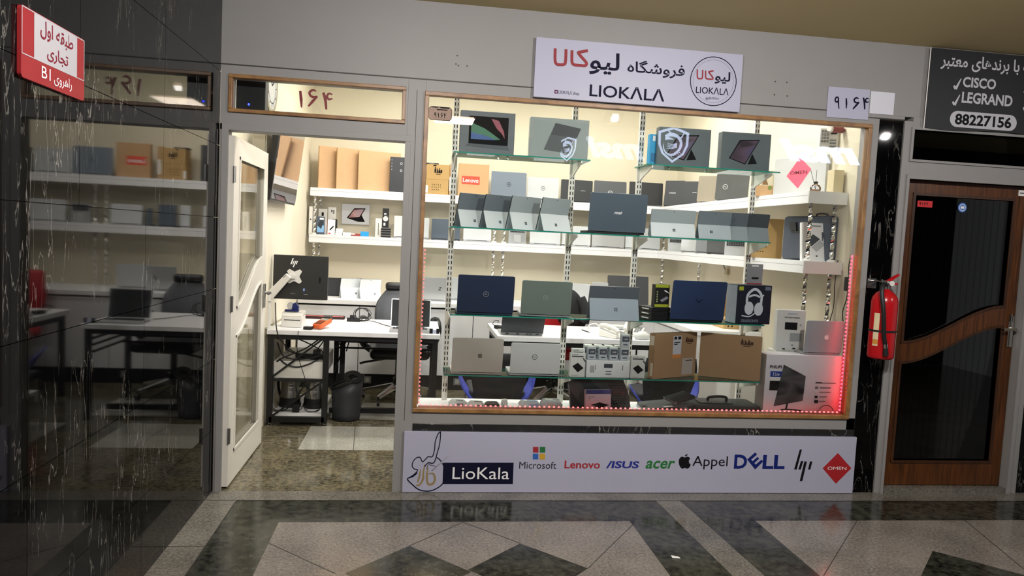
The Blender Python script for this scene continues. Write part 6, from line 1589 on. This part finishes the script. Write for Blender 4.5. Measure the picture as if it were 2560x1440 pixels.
# under the desk: kettles, multi-plug, bin, cables
def kettle(label, x, y, z, rz):
    t = thing('kettle', label, 'kettle', (x, y, z), R(rz), 'steel kettles under the desk')
    MB().lathe([(0, 0.0), (0.085, 0), (0.088, 0.02), (0.08, 0.03), (0, 0.03)], 28).build('power_base', black, t, smooth=False)
    MB().lathe([(0, 0.03), (0.078, 0.03), (0.078, 0.05), (0.06, 0.2), (0.055, 0.21), (0, 0.21)], 28).build('body', steel, t, smooth=True)
    MB().lathe([(0.0785, 0.031), (0.081, 0.031), (0.079, 0.075), (0.0765, 0.075)], 28).build('band', black, t)
    MB().lathe([(0, 0.208), (0.055, 0.208), (0.045, 0.222), (0.012, 0.226), (0.012, 0.236), (0, 0.236)], 24).build('lid', black, t)
    MB().tube(spline([(0.055, 0, 0.2), (0.1, 0, 0.21), (0.12, 0, 0.16), (0.1, 0, 0.08), (0.075, 0, 0.06)], 5), 0.011).build('handle', black, t)
    mb = MB(); mb.prism([(-0.058, 0.2), (-0.095, 0.195), (-0.062, 0.15)], -0.015, 0.015); mb.build('spout', steel, t)
    return t
kettle('steel kettle under the desk, nearer the open door leaf', -0.955, 1.68, 0.09, 150)
kettle('steel kettle on black base under the desk, nearer the bin', -0.765, 1.66, 0.09, 50)
def cable(label, pts, r=0.004, m=None, n=6, name='cable'):
    return tag(MB().tube(spline(pts, n), r, 6).build(name, m or black, smooth=True), label, 'cable')
cable('black cable running from the monitor arm down behind the desk edge', [(-1.04, 1.43, 0.93), (-1.02, 1.35, 0.84), (-1.01, 1.345, 0.74), (-0.98, 1.352, 0.66), (-0.92, 1.42, 0.58), (-0.86, 1.5, 0.53), (-0.8, 1.52, 0.5), (-0.72, 1.5, 0.496)])
cable('thin black cable from the desk edge to the lower shelf of the frame', [(-0.855, 1.352, 0.735), (-0.86, 1.35, 0.6), (-0.84, 1.41, 0.47), (-0.79, 1.40, 0.33), (-0.77, 1.48, 0.2), (-0.8, 1.5, 0.1)], 0.0025)
cable('bundle of black cables looping over the white drawer box', [(-1.03, 1.5, 0.62), (-0.98, 1.45, 0.53), (-0.9, 1.44, 0.505), (-0.8, 1.45, 0.51), (-0.72, 1.47, 0.53), (-0.69, 1.48, 0.56), (-0.76, 1.5, 0.6), (-0.86, 1.52, 0.64), (-0.93, 1.5, 0.66), (-0.97, 1.5, 0.58), (-0.88, 1.47, 0.54), (-0.78, 1.46, 0.53), (-0.7, 1.47, 0.62), (-0.68, 1.46, 0.67)], 0.005)
cable('loose black cable curled on the lower shelf under the desk', [(-1.03, 1.5, 0.11), (-0.95, 1.47, 0.1), (-0.85, 1.5, 0.1), (-0.82, 1.46, 0.15), (-0.8, 1.48, 0.1), (-0.74, 1.46, 0.1), (-0.7, 1.5, 0.11), (-0.72, 1.47, 0.1), (-0.78, 1.45, 0.1)], 0.003)
cable('grey cable hanging at the left of the lower shelf', [(-1.02, 1.46, 0.3), (-1.045, 1.46, 0.22), (-1.04, 1.46, 0.13), (-0.98, 1.47, 0.105)], 0.005, greyp)
cable('cluster of black cords hanging beside the middle desk leg', [(-0.60, 1.9, 0.68), (-0.615, 1.9, 0.58), (-0.57, 1.9, 0.5), (-0.625, 1.9, 0.4), (-0.635, 1.9, 0.32), (-0.61, 1.9, 0.42), (-0.57, 1.9, 0.55), (-0.53, 1.9, 0.6), (-0.55, 1.9, 0.5)], 0.005)
cable('black cable draped diagonally down the front of the desk frame', [(-1.05, 1.46, 0.46), (-0.97, 1.402, 0.52), (-0.88, 1.4, 0.56), (-0.8, 1.402, 0.6), (-0.72, 1.405, 0.66), (-0.69, 1.40, 0.69)], 0.006)
cable('looped black cable hanging in front of the white drawer box', [(-1.0, 1.44, 0.505), (-0.95, 1.415, 0.47), (-0.87, 1.412, 0.45), (-0.79, 1.415, 0.47), (-0.72, 1.44, 0.505)], 0.006)
cable('thick black cable lying along the lower desk shelf', [(-1.03, 1.44, 0.105), (-0.96, 1.44, 0.11), (-0.92, 1.44, 0.14), (-0.875, 1.443, 0.19), (-0.84, 1.44, 0.26), (-0.8, 1.44, 0.34)], 0.006)
ps = thing('power_strip', 'black power strip lying on the white drawer box under the desk', 'power strip', (-0.80, 1.55, 0.4902), R(-12))
MB().bb(-0.11, 0.11, 0, 0.05, 0.001, 0.035).build('body', black, ps, bev=0.005)
MB().bb(0.03, 0.08, 0.0, 0.045, 0.037, 0.075).build('plug', dgrey, ps, bev=0.005)
pg = thing('multi_plug', 'black cube plug hanging on the cable among the kettles', 'plug', (-0.875, 1.45, 0.1505))
MB().bb(-0.025, 0.025, 0, 0.04, -0.058, 0.0).build('body', black, pg, bev=0.004)
MB().cyl((0, 0.02, 0.0), (0, 0.02, 0.02), 0.01).build('cord_grip', black, pg)
# waste bin
bn_ = thing('waste_bin', 'dark grey plastic waste bin with a handle hole under the desk', 'bin', (-0.51, 1.62, 0.0))
binm = mat('bin_plastic', '#33353a', 0.45, var=0.05, scale=5)
ls = []
for z, rx_, ry_ in ((0.0, 0.105, 0.085), (0.05, 0.11, 0.09), (0.2, 0.118, 0.1), (0.3, 0.125, 0.105)):
    ls.append([(rx_ * math.cos(2 * PI * q / 28), ry_ * math.sin(2 * PI * q / 28), z + (0.11 * (math.cos(2 * PI * q / 28) * 0.5) if z >= 0.3 else 0)) for q in range(28)])
MB().loops(ls).build('body', binm, bn_, smooth=True)
rim = [(0.127 * math.cos(2 * PI * q / 28), 0.107 * math.sin(2 * PI * q / 28), 0.305 + 0.055 * math.cos(2 * PI * q / 28)) for q in range(28)]
MB().tube(rim, 0.008, 8, closed=True).build('rim', black, bn_, smooth=True)
hb_ = MB(); n_ = 24
def ell(rx_, rz_, y): return [(0.05 + rx_ * math.cos(2 * PI * q / n_), y, 0.362 + rz_ * math.sin(2 * PI * q / n_)) for q in range(n_)]
hb_.loops([ell(0.07, 0.05, -0.102), ell(0.034, 0.02, -0.102), ell(0.034, 0.02, -0.088), ell(0.07, 0.05, -0.088)], closed=True)
hb_.build('handle', black, bn_)
# wall sockets on the plinth
for px, py, lab in ((918, 966, 'white socket on the black plinth behind the high-backed chair'), (1142, 968, 'white socket on the black plinth seen under the silver lid')):
    p = at(px, py, y=2.79); t = thing('wall_socket', lab, 'socket', (p.x, 2.797, 0.05))
    MB().bb(-0.035, 0.035, -0.006, 0.003, 0, 0.07).build('plate', greyp, t, bev=0.002)
    MB().bb(-0.018, 0.018, -0.008, -0.006, 0.015, 0.055).build('outlet', mat('socket_white', '#b8b8b6', 0.4, var=0), t)
# ================================================================ F. on the desk behind the display
cx, w = fitx(1252, 1358, 815, 1.5)
la = laptop('dark grey laptop with ports along its rear edge on the desk behind the display', cx, 1.50, DZ, w, up(1305, 788, 1.46, DZ), colour('lid_gunmetal', '#3d4146', 0.4, 0.3), 30, base=silver, depth=0.22)
MB().bb(-w * 0.48, w * 0.48, -0.014, 0.0, 0.003, 0.02).build('rear_edge', greyp, la)
for fx in (-0.35, -0.1, 0.12, 0.2, 0.36): MB().bb(w * fx - 0.012, w * fx + 0.012, -0.015, -0.014, 0.008, 0.015).build('port', ink, la)
t = thing('power_adapter', 'black power adapter left of the dark grey laptop on the desk', 'adapter', (at(1243, 812, z=DZ).x, 1.78, DZ), R(20))
MB().bb(-0.025, 0.025, 0, 0.1, 0.001, 0.03).build('brick', black, t, bev=0.004)
MB().tube(spline([(0, 0.1, 0.015), (-0.01, 0.15, 0.03), (0.03, 0.2, 0.05), (0.04, 0.14, 0.06), (0.0, 0.08, 0.05)], 5), 0.003).build('cord', black, t)
def desk_pt(px, py): return at(px, py, z=DZ)
a, b = desk_pt(1455, 826), desk_pt(1476, 833)
pn = thing('pen', 'dark grey pen lying on the white desk behind the display', 'pen', (a.x, a.y, DZ + 0.005))
d = Vector((b.x - a.x, b.y - a.y, 0)); MB().cyl((0, 0, 0), d * 0.8, 0.0045, n=8).build('barrel', dgrey, pn); MB().cyl(d * 0.8, d, 0.004, 0.001, n=8).build('tip', steel, pn)
a = desk_pt(1487, 826)
mg = thing('magnifier_lamp', 'white round handled gadget with dark grip lying on the desk', 'gadget', (a.x, a.y, DZ + 0.006))
MB().tube(spline([(-0.05, 0.05, 0.0), (-0.03, 0.06, 0.035), (0.02, 0.05, 0.045), (0.05, 0.02, 0.02)], 6), 0.006).build('bow', offw, mg)
MB().box((0.07, -0.01, 0.004), (0.05, 0.03, 0.018), rz=R(-30)).build('grip', dgrey, mg, bev=0.004)
a, b = desk_pt(1512, 828), desk_pt(1534, 836)
pn = thing('brush', 'thin white brush with dark tip lying on the desk', 'brush', (a.x, a.y, DZ + 0.004))
d = Vector((b.x - a.x, b.y - a.y, 0)); MB().cyl((0, 0, 0), d * 0.75, 0.003, n=8).build('stick', offw, pn); MB().cyl(d * 0.75, d, 0.005, n=8).build('tip', mat('brush_plum', '#4a2a38', 0.6, var=0), pn)
a = desk_pt(1545, 824)
t = thing('plastic_tray', 'shallow clear white tray on the far side of the desk', 'tray', (a.x, a.y + 0.05, DZ + 0.001))
MB().lathe([(0, 0), (0.08, 0), (0.1, 0.014), (0.1, 0.028), (0.095, 0.028), (0.094, 0.016), (0.077, 0.004), (0, 0.004)], 28, sy=0.7).build('dish', mat('tray_clear', '#d9dfe3', 0.2, var=0.02), t, smooth=True)
MB().lathe([(0.1, 0.026), (0.106, 0.026), (0.106, 0.03), (0.1, 0.03)], 28, sy=0.7).build('rim', offw, t)
a = desk_pt(1560, 838)
t = thing('computer_mouse', 'white computer mouse on the desk beside the third upright', 'mouse', (a.x - 0.06, a.y, DZ), R(-40))
ls = [[(0.03 * s_ * math.cos(2 * PI * q / 16), 0.055 * s_ * math.sin(2 * PI * q / 16), z) for q in range(16)] for s_, z in ((0.92, 0.001), (1, 0.01), (0.85, 0.026), (0.45, 0.035))]
MB().loops(ls).build('shell', offw, t, sub=1, smooth=True)
MB().bb(-0.003, 0.003, 0.015, 0.035, 0.031, 0.036).build('wheel', greyp, t)
def phone(label, x, y, rz):
    a = Vector((x, y, 0))
    t = thing('desk_telephone', label, 'telephone', (a.x, a.y, DZ + 0.001), R(rz), 'white desk telephones')
    mb = MB(); mb.prism([(-0.09, 0.0), (0.09, 0.0), (0.09, 0.06), (-0.09, 0.025)], -0.085, 0.085, 'yz'); mb.build('base', offw, t, bev=0.006, seg=3)
    for j in range(4):
        for i in range(3): MB().box((0.02 + i * 0.02, -0.05 + j * 0.025, 0.036 + j * 0.0049), (0.014, 0.018, 0.008), rx=R(11)).build('key', greyp, t)
    mb = MB(); mb.tube(spline([(-0.055, -0.09, 0.05), (-0.055, -0.07, 0.065), (-0.055, 0.0, 0.085), (-0.055, 0.07, 0.09), (-0.055, 0.1, 0.078)], 5), 0.019, 10); mb.build('handset', offw, t, smooth=True)
    MB().bb(0.0, 0.07, 0.045, 0.075, 0.055, 0.062).build('display', mat('lcd_grey', '#8a8f86', 0.2, var=0), t)
    MB().tube(spline([(-0.055, -0.1, 0.05), (-0.08, -0.13, 0.01), (-0.03, -0.16, 0.005), (0.02, -0.12, 0.005), (0.0, -0.09, 0.01)], 6), 0.004).build('cord', offw, t)
    return t
phone('white desk telephone on the desk, left of the two', 1.62, 1.56, 35)
phone('white desk telephone on the desk, right of the two', 1.83, 1.72, -25)
t = thing('plastic_bag', 'rumpled white plastic bag between upright and brown carton on the desk', 'bag', (desk_pt(1612, 852).x, 1.46, DZ + 0.001))
random.seed(11)
ls = []
for z, r in ((0.001, 0.055), (0.02, 0.065), (0.04, 0.05), (0.06, 0.02)):
    ls.append([(r * 1.1 * math.cos(2 * PI * q / 14) * random.uniform(0.85, 1.1), r * 0.6 * math.sin(2 * PI * q / 14) * random.uniform(0.8, 1.1), z + random.uniform(0, 0.008)) for q in range(14)])
MB().loops(ls).build('film', mat('milky_film', '#cfd0cc', 0.35, var=0.06), t, smooth=True)
# ================================================================ G. window board
ZP = 0.466
filmp = glass('clear_film', (0.88, 0.9, 0.93), 1.4, 2.2, 0.12)
YP = 0.14
def pxy(px, py): p = at(px, py, z=ZP); return p
def pouch(label, x0, x1, y, h, m, prt=None, d=0.1, name='wrapped_item', film=True):
    cx, w = fitx(x0, x1, 1012, y)
    t = thing(name, label, 'package', (cx, y, ZP))
    random.seed(int(x0))
    ls = []
    for z, f in ((0.001, 1.0), (h * 0.5, 1.04), (h, 0.8)):
        ls.append([(w / 2 * f * math.copysign(abs(math.cos(2 * PI * q / 20)) ** 0.5, math.cos(2 * PI * q / 20)) * random.uniform(0.95, 1.03), d / 2 + d / 2 * f * math.copysign(abs(math.sin(2 * PI * q / 20)) ** 0.5, math.sin(2 * PI * q / 20)), z + random.uniform(0, h * 0.1)) for q in range(20)])
    MB().loops(ls).build('wrapping', m, t, smooth=True)
    if prt:
        MB().box((prt[1] * w, d * 0.35, h * 1.02), (w * prt[2], d * 0.5, 0.002), rx=R(8)).build('label', prt[0], t)
        MB().box((prt[1] * w, -0.002, h * 0.5), (w * prt[2] * 0.9, 0.002, h * 0.7)).build('front_label', prt[0], t)
    return t
pouch('silvery wrapped packet at the left end of the window board', 1122, 1168, 0.15, 0.03, mat('foil_grey', '#dfe2e2', 0.3, var=0.1), (greyp, 0.1, 0.4))
t = pouch('white flat box with grey picture beside the silvery packet', 1171, 1212, 0.12, 0.03, paper, (mat('photo_grey', '#6a7076', 0.5, var=0.1), 0.15, 0.5), name='flat_box')
pouch('dark plum wallet lying on the window board under the navy chair', 1214, 1251, 0.12, 0.028, mat('plum_leather', '#3a2a30', 0.4, var=0.1), name='wallet')
pouch('small white square adapter beside the plum wallet', 1254, 1270, 0.2, 0.035, offw, name='small_adapter', d=0.05)
pouch('clear plastic bag with pale blue label on the window board', 1300, 1352, 0.14, 0.036, mat('bag_clear', '#e2e6ea', 0.15, var=0.2, scale=40), (mat('label_skyblue', '#a9c6e8', 0.5, var=0), 0.15, 0.5), name='plastic_bag')
pouch('crumpled clear plastic bag with white labels left of the perforated stand', 1354, 1408, 0.13, 0.05, mat('bag_clear2', '#d5d9dc', 0.12, var=0.35, scale=45), (paper, -0.1, 0.35), name='plastic_bag')
# perforated laptop cooling stand
cl_, cw = fitx(1418, 1580, 1000, 0.16)
hC = up(1500, 945, 0.16, ZP)
cs = thing('cooling_stand', 'black curved laptop cooling stand with hexagon holes on the window board', 'laptop stand', (cl_, 0.17, ZP), R(0), rx=R(10))
out = [(v.x, v.y) for v in spline([(-cw * 0.44, 0.0, 0), (-cw * 0.47, hC * 0.45, 0), (-cw * 0.5, hC * 0.8, 0), (-cw * 0.36, hC * 0.97, 0), (cw * 0.26, hC * 1.0, 0), (cw * 0.36, hC * 0.86, 0), (cw * 0.44, hC * 0.5, 0), (cw * 0.5, 0.0, 0)], 5)]
mb = MB(); mb.prism(out, 0, 0.03); mb.build('shell', mat('stand_black', '#34393d', 0.4, var=0.05), cs, bev=0.004)
mb = MB(); ribbon(mb, [(-cw * 0.44, 0.0), (-cw * 0.47, hC * 0.45), (-cw * 0.5, hC * 0.8)], 0.005, -0.001, 0); mb.build('edge_trim', greyp, cs)
mb = MB(); mg_ = MB()
for i in range(7):
    for j in range(9):
        hx = cw * (0.12 + 0.042 * i + (0.021 if j % 2 else 0)); hz = hC * (0.12 + 0.085 * j)
        if hx < cw * (0.46 - 0.2 * (hz / hC) ** 2) : mb.quad([(a_, -0.001, b_) for a_, b_ in circ(hx, hz, 0.0055, 6)])
mb.build('vent_grille', blackg, cs)
pbx, pbw = fitx(1464, 1530, 1000, 0.075)
pz = up(1495, 975, 0.075, ZP)
carton('pink white drive box with purple top leaning on the perforated stand', pbx, 0.07, ZP, pbw, 0.03, pz, mat('box_rose', '#cdb9c4', 0.5, var=0.02), rx=-8, rz=6, name='drive_box', lidline=False,
    prints=[(0, 1, 0.82, 1.0, mat('box_purple', '#3a3878', 0.5, var=0.03)), (poly([(0.2, 0.36), (0.55, 0.46), (0.92, 0.34), (0.55, 0.2)]), 0, 0, 0, ink), (0.08, 0.35, 0.68, 0.7, greyp), (0.12, 0.18, 0.6, 0.63, greyp)])
sm_, sw = fitx(1586, 1600, 1000, 0.2)
# laptop bag lying down with sleeve and flat laptop
a, b = pxy(1718, 1024), pxy(1878, 1026)
lb_ = thing('laptop_briefcase', 'black laptop briefcase lying flat on the window board', 'bag', ((a.x + b.x) / 2, 0.075, ZP), R(-2))
bw_ = b.x - a.x
mb = MB(); mb.prism(rrect(bw_, 0.24, 0.03), 0.001, 0.055, 'xy'); mb.build('body', mat('briefcase_black', '#1b1d20', 0.6, var=0.12, scale=60, bump=0.2), lb_, bev=0.012, seg=3)
mb = MB(); mb.prism(rrect(bw_ * 0.5, 0.12, 0.01, x=-bw_ * 0.12, z=0.06), 0.056, 0.062, 'xy'); mb.build('flap', dgrey, lb_, bev=0.002)
MB().tube(spline([(-bw_ * 0.2, 0.13, 0.06), (-bw_ * 0.18, 0.12, 0.085), (bw_ * 0.05, 0.12, 0.088), (bw_ * 0.08, 0.13, 0.06)], 5), 0.009, 8).build('handle', black, lb_)
MB().bb(-bw_ * 0.5, bw_ * 0.5, 0.238, 0.243, 0.02, 0.03).build('zip', steelk, lb_)
a = at(1722, 998, y=0.13)
sv = thing('fabric_sleeve', 'black folded fabric sleeve lying across the flat grey laptop and briefcase', 'sleeve', (a.x - 0.03, 0.10, ZP + 0.072), R(28), rx=0)
sv.rotation_euler = (R(6), R(-9), R(24))
mb = MB(); mb.prism(rrect(0.17, 0.11, 0.012), 0.0, 0.022, 'xy'); mb.build('cloth', clothb, sv, bev=0.008, seg=3)
mb = MB(); mb.bb(-0.085, -0.08, -0.002, 0.112, 0.004, 0.018).bb(0.08, 0.085, -0.002, 0.112, 0.004, 0.018); mb.build('binding', greyp, sv)
a, b = pxy(1590, 1018), pxy(1712, 1022)
ft = thing('laptop', 'grey laptop lying half open beside the black briefcase', 'laptop', ((a.x + b.x) / 2, 0.08, ZP), R(-3))
fw_ = b.x - a.x - 0.01
mb = MB(); mb.prism(rrect(fw_, 0.2, 0.012), 0.003, 0.015, 'xy'); mb.build('base', silverw, ft)
l = MB(); l.prism(rrect(fw_, 0.2, 0.012), 0.0, 0.008, 'xy'); lo = l.build('lid', MATS['lid_gunmetal'], ft, bev=0.002); lo.location = (0, 0, 0.018); lo.rotation_euler = (0, R(-7), 0); lo.location.z = 0.036
MB().bb(-fw_ * 0.1, fw_ * 0.08, 0.0, 0.02, 0.008, 0.0095).build('label', paper, lo)
MB().bb(-fw_ * 0.48, -fw_ * 0.3, 0.06, 0.1, 0.015, 0.03).build('plug', black, ft)
# monitor carton in the right corner
px0, px1 = 1912, 2108
cx, w = fitx(px0, px1, 960, 0.07)
hm = up(2005, 888, 0.07, ZP)
mbx = mat('carton_lightgrey', '#e2dfe4', 0.5, var=0.02)
def mon(mb, w_, h_, y):
    mb.quad([((a_ - 0.5) * w_, y, b_ * h_) for a_, b_ in ((0.22, 0.84), (0.51, 0.66), (0.495, 0.26), (0.13, 0.16))])
def monst(mb, w_, h_, y):
    ribbon(mb, [((0.30 - 0.5) * w_, 0.22 * h_), ((0.29 - 0.5) * w_, 0.12 * h_)], 0.012, y, 0)
    ribbon(mb, [((0.2 - 0.5) * w_, 0.04 * h_), ((0.24 - 0.5) * w_, 0.11 * h_), ((0.38 - 0.5) * w_, 0.11 * h_), ((0.5 - 0.5) * w_, 0.09 * h_)], 0.008, y, 0)
carton('large white monitor carton in the right corner of the window, glowing red from the strip', cx, 0.07, ZP, w, 0.12, hm, mbx, name='monitor_carton',
    prints=[(0.06, 0.24, 0.64, 0.73, mat('print_royal', '#1d3f9a', 0.5, var=0)), (0.06, 0.23, 0.58, 0.63, paper), (0.06, 0.24, 0.42, 0.575, ink), (mon, 0, 0, 0, sheen('monitor_print', [(0.3, '#1b1b1e'), (0.5, '#5a595c'), (0.7, '#232326')])), (monst, 0, 0, 0, ink),
        (0.64, 0.72, 0.55, 0.57, ink), (0.72, 0.9, 0.55, 0.565, greyp), (0.64, 0.68, 0.46, 0.50, greyp), (0.7, 0.84, 0.47, 0.49, greyp), (0.64, 0.68, 0.39, 0.43, paper), (0.7, 0.84, 0.4, 0.415, greyp), (0.64, 0.68, 0.31, 0.35, ink), (0.7, 0.8, 0.325, 0.34, greyp), (0.64, 0.69, 0.23, 0.28, ink), (0.7, 0.78, 0.25, 0.265, greyp),
        (lambda mb, w_, h_, y: ring(mb, w_ * 0.3, h_ * 0.06, h_ * 0.13, h_ * 0.14, y, 0, 30) , 0, 0, 0, ink)],
    texts=[('PHILIPS', 0.045, 0.2, 0.78, 0.83, ink), ('E Line', 0.09, 0.17, 0.66, 0.71, whiteink)],
    extra=lambda t, w_, h_: MB().bb(-w_ / 2 - 0.001, -w_ / 2, 0.003, 0.117, 0.003, h_ - 0.003).build('side_panel', mat('carton_side', '#b4b3ae', 0.6, var=0.06), t))
ZM = ZP + hm
cx2, w2 = fitx(2005, 2113, 845, 0.10)
w2 = min(w2, 2 * (2.70 - cx2))
laptop('silver laptop with white fruit emblem standing on the monitor carton', cx2, 0.11, ZM, w2, up(2060, 802, 0.09, ZM), colour('lid_mac', '#a9b0b6', 0.38, 0.4), 5, depth=0.1, base=silver, emblem=E_apple(mat('white_glow', '#f2f2f2', 0.4, var=0), 0.032, 0.06, 0.5))
cx3, w3 = fitx(1944, 2006, 830, 0.20)
yb = 0.235
pbt = thing('pedestal_box', 'white box behind the monitor carton, hidden but for its top', 'box', (at(1965, 900, y=0.27).x, 0.22, ZP))
MB().bb(-0.1, 0.14, 0, 0.12, 0, hm + 0.002).build('box', offw, pbt, bev=0.002)
MB().bb(-0.07, 0.1, -0.0008, 0, hm * 0.9, hm * 0.93).build('print', greyp, pbt)
cx3, w3 = fitx(1943, 2010, 830, 0.225)
carton('white portable charger box with black display print, left of the fruit emblem laptop', cx3, 0.225, ZM + 0.0022, w3, 0.05, up(1975, 776, 0.225, ZM), mat('box_cloud', '#cfd1cf', 0.5, var=0.02), rz=-6, name='charger_box',
    prints=[(0.28, 0.72, 0.52, 0.70, ink), (0.48, 0.9, 0.24, 0.44, mat('print_steelgrey', '#9aa0a3', 0.5, var=0)), (0.8, 0.86, 0.63, 0.66, greyp), (0.24, 0.34, 0.03, 0.06, ink), (0.6, 0.7, 0.05, 0.08, ink), (0.55, 0.62, 0.13, 0.16, greyp), (0.35, 0.7, 0.9, 0.925, mat('print_paleblue', '#9fb4c8', 0.5, var=0))], texts=[('PORTABLE WIRELESS', 0.25, 0.78, 0.80, 0.84, inkl)])
# goods on the right worktop, behind the headset box
def rbox_(label, x0, x1, yt, ym, yq, z, d, m, **k):
    cx, w = fitx(x0, x1, ym, yq)
    if cx + w / 2 > 2.75: cx = 2.748 - w / 2
    return carton(label, cx, yq, z, w, d, up((x0 + x1) / 2, yt, yq, z), m, **k)
rbox_('white flat box stack bottom on the right worktop, behind the white charger box', 1905, 1975, 851, 870, 1.36, TOPC, 0.2, offw, name='flat_box') if at(1940, 851, y=1.36).z > TOPC + 0.01 else None
hp_ = rbox_('tan carton with dark symbols on the right worktop, below the headset box', 1862, 1932, 800, 830, 1.45, TOPC, 0.22, MATS['tan_card'], name='carton', prints=[(icons((3, 2), 0.1, 0.5, 0.2, 0.6), 0, 0, 0, ink)])
rbox_('long tan carton on the right worktop, right of the headset box', 1930, 2030, 755, 790, 1.75, TOPC, 0.12, MATS['tan_card'], name='carton')
rbox_('dark box with a round speaker print on the right worktop', 1918, 1950, 780, 820, 1.34, TOPC, 0.09, mat('box_ink', '#23252c', 0.5, var=0.06), name='speaker_box', prints=[(lambda mb, w_, h_, y: ring(mb, w_ * 0.1, h_ * 0.55, w_ * 0.2, w_ * 0.32, y, 0, 20), 0, 0, 0, greyp), (0.1, 0.9, 0.82, 0.92, whiteink), (lambda mb, w_, h_, y: disc(mb, w_ * 0.05, h_ * 0.22, w_ * 0.12, y, 0, 16), 0, 0, 0, whiteink)])
rbox_('long white box against the right wall, above the tan carton', 1925, 1972, 727, 745, 2.0, TOPC, 0.1, offw, name='flat_box')
rbox_('small dark and tan box near the rear chrome supports on the right worktop', 2018, 2032, 758, 775, 1.685, TOPC, 0.05, mat('box_umber', '#8d6b3c', 0.6, var=0.05), name='small_box')
# hanging card on the upright
hc = thing('hanging_card', 'grey hanging card with red band hooked on the rightmost upright', 'package', (at(1888, 685, y=0.33).x, 0.335, at(1888, 717, y=0.33).z))
wc = at(1908, 690, y=0.33).x - at(1869, 690, y=0.33).x; hcard = at(1888, 660, y=0.33).z - at(1888, 717, y=0.33).z
MB().bb(-wc / 2, wc / 2, 0, 0.004, 0, hcard).build('card', mat('card_grey', '#8b8d92', 0.5, var=0.03), hc)
MB().bb(-wc * 0.47, wc * 0.47, -0.0008, 0, 0, hcard * 0.16).build('red_band', mat('card_red', '#a1303c', 0.5, var=0), hc)
MB().bb(-wc * 0.18, wc * 0.22, -0.012, 0, hcard * 0.36, hcard * 0.42).build('stick', ink, hc, bev=0.002)
MB().bb(-wc * 0.22, wc * 0.22, -0.0008, 0, hcard * 0.88, hcard * 0.95).build('hang_slot', whiteink, hc)
# adapter brick and wires on the right wall
ab = thing('power_adapter', 'black power adapter hanging on the wall at the right window edge', 'adapter', (2.722, at(2120, 708, x=2.72).y, at(2120, 728, x=2.72).z))
MB().bb(-0.018, 0.018, -0.02, 0.02, 0, 0.09).build('brick', black, ab, bev=0.004)
MB().tube(spline([(0.0, 0, 0.09), (-0.006, 0.0, 0.16), (0.01, 0.01, 0.24), (0.02, 0.0, 0.33)], 5), 0.003).build('cord', black, ab)
MB().tube(spline([(0.0, 0, 0.0), (0.008, 0.02, -0.06), (-0.004, 0.03, -0.14), (0.01, 0.03, -0.24), (0.0, 0.04, -0.36)], 5), 0.003).build('cord', black, ab)
cable('long black wire hanging down the right wall beside the chrome supports', [(2.75, 0.30, 1.46), (2.735, 0.29, 1.3), (2.745, 0.3, 1.15), (2.73, 0.32, 1.0), (2.75, 0.30, 0.95), (2.752, 0.28, 0.86)], 0.003)
hk2 = thing('pipe_clip', 'small beige pipe clip screwed to the right wall, left of the rightmost upright', 'clip', (2.75, 2.0, 1.27))
MB().bb(-0.012, 0.008, -0.03, 0.03, 0, 0.05).build('plate', mat('beige_metal', '#b9ac8c', 0.5, var=0.05), hk2)
MB().tube(spline([(-0.01, 0.02, 0.04), (-0.03, 0.025, 0.09), (-0.03, 0.0, 0.12), (-0.01, -0.01, 0.1)], 4), 0.006).build('hook', steel, hk2)
# ================================================================ H. red light strips round the window
ledr = mat('red_diode', '#ff2030', 0.4, var=0, emit=5.5, ecol='#ff5a58'); ledr2 = mat('red_diode_bright', '#ff2030', 0.4, var=0, emit=22, ecol='#ff2030'); ledr3 = mat('red_diode_dim', '#ff6060', 0.4, var=0, emit=2.2, ecol='#ff6a60')
tape = mat('strip_tape', '#d9b8b4', 0.5, var=0.02)
dio = MB(); dio.bb(-0.0032, 0.0032, -0.002, 0.002, -0.0032, 0.0032)
def strip(label, a, b, n, off, lm):
    t = thing('light_strip', label, 'light strip', a, group=None)
    a = Vector(a); b = Vector(b); d = b - a
    mb = MB(); bar(mb, (0, 0, 0), d, 0.0035); mb.build('tape', tape, t)
    first = None
    for k in range(n):
        p = d * ((k + 0.5) / n) + Vector(off)
        if first is None: first = MB().bb(-0.0045, 0.0045, -0.003, 0.003, -0.0045, 0.0045).build('diode', lm, t); o = first
        else: o = first.copy(); C.objects.link(o); o.parent = t
        o.location = p
strip('red glowing light strip along the bottom of the display window', (0.04, 0.034, 0.4995), (2.676, 0.034, 0.4995), 90, (0, 0, 0.006), ledr)
strip('red glowing light strip up the right edge of the display window', (2.684, 0.034, 0.51), (2.684, 0.034, 1.50), 42, (-0.006, 0.0, 0), ledr2)
strip('reddish light strip up the left edge of the display window', (0.036, 0.034, 0.51), (0.036, 0.034, 1.42), 38, (0.006, 0.0, 0), ledr3)
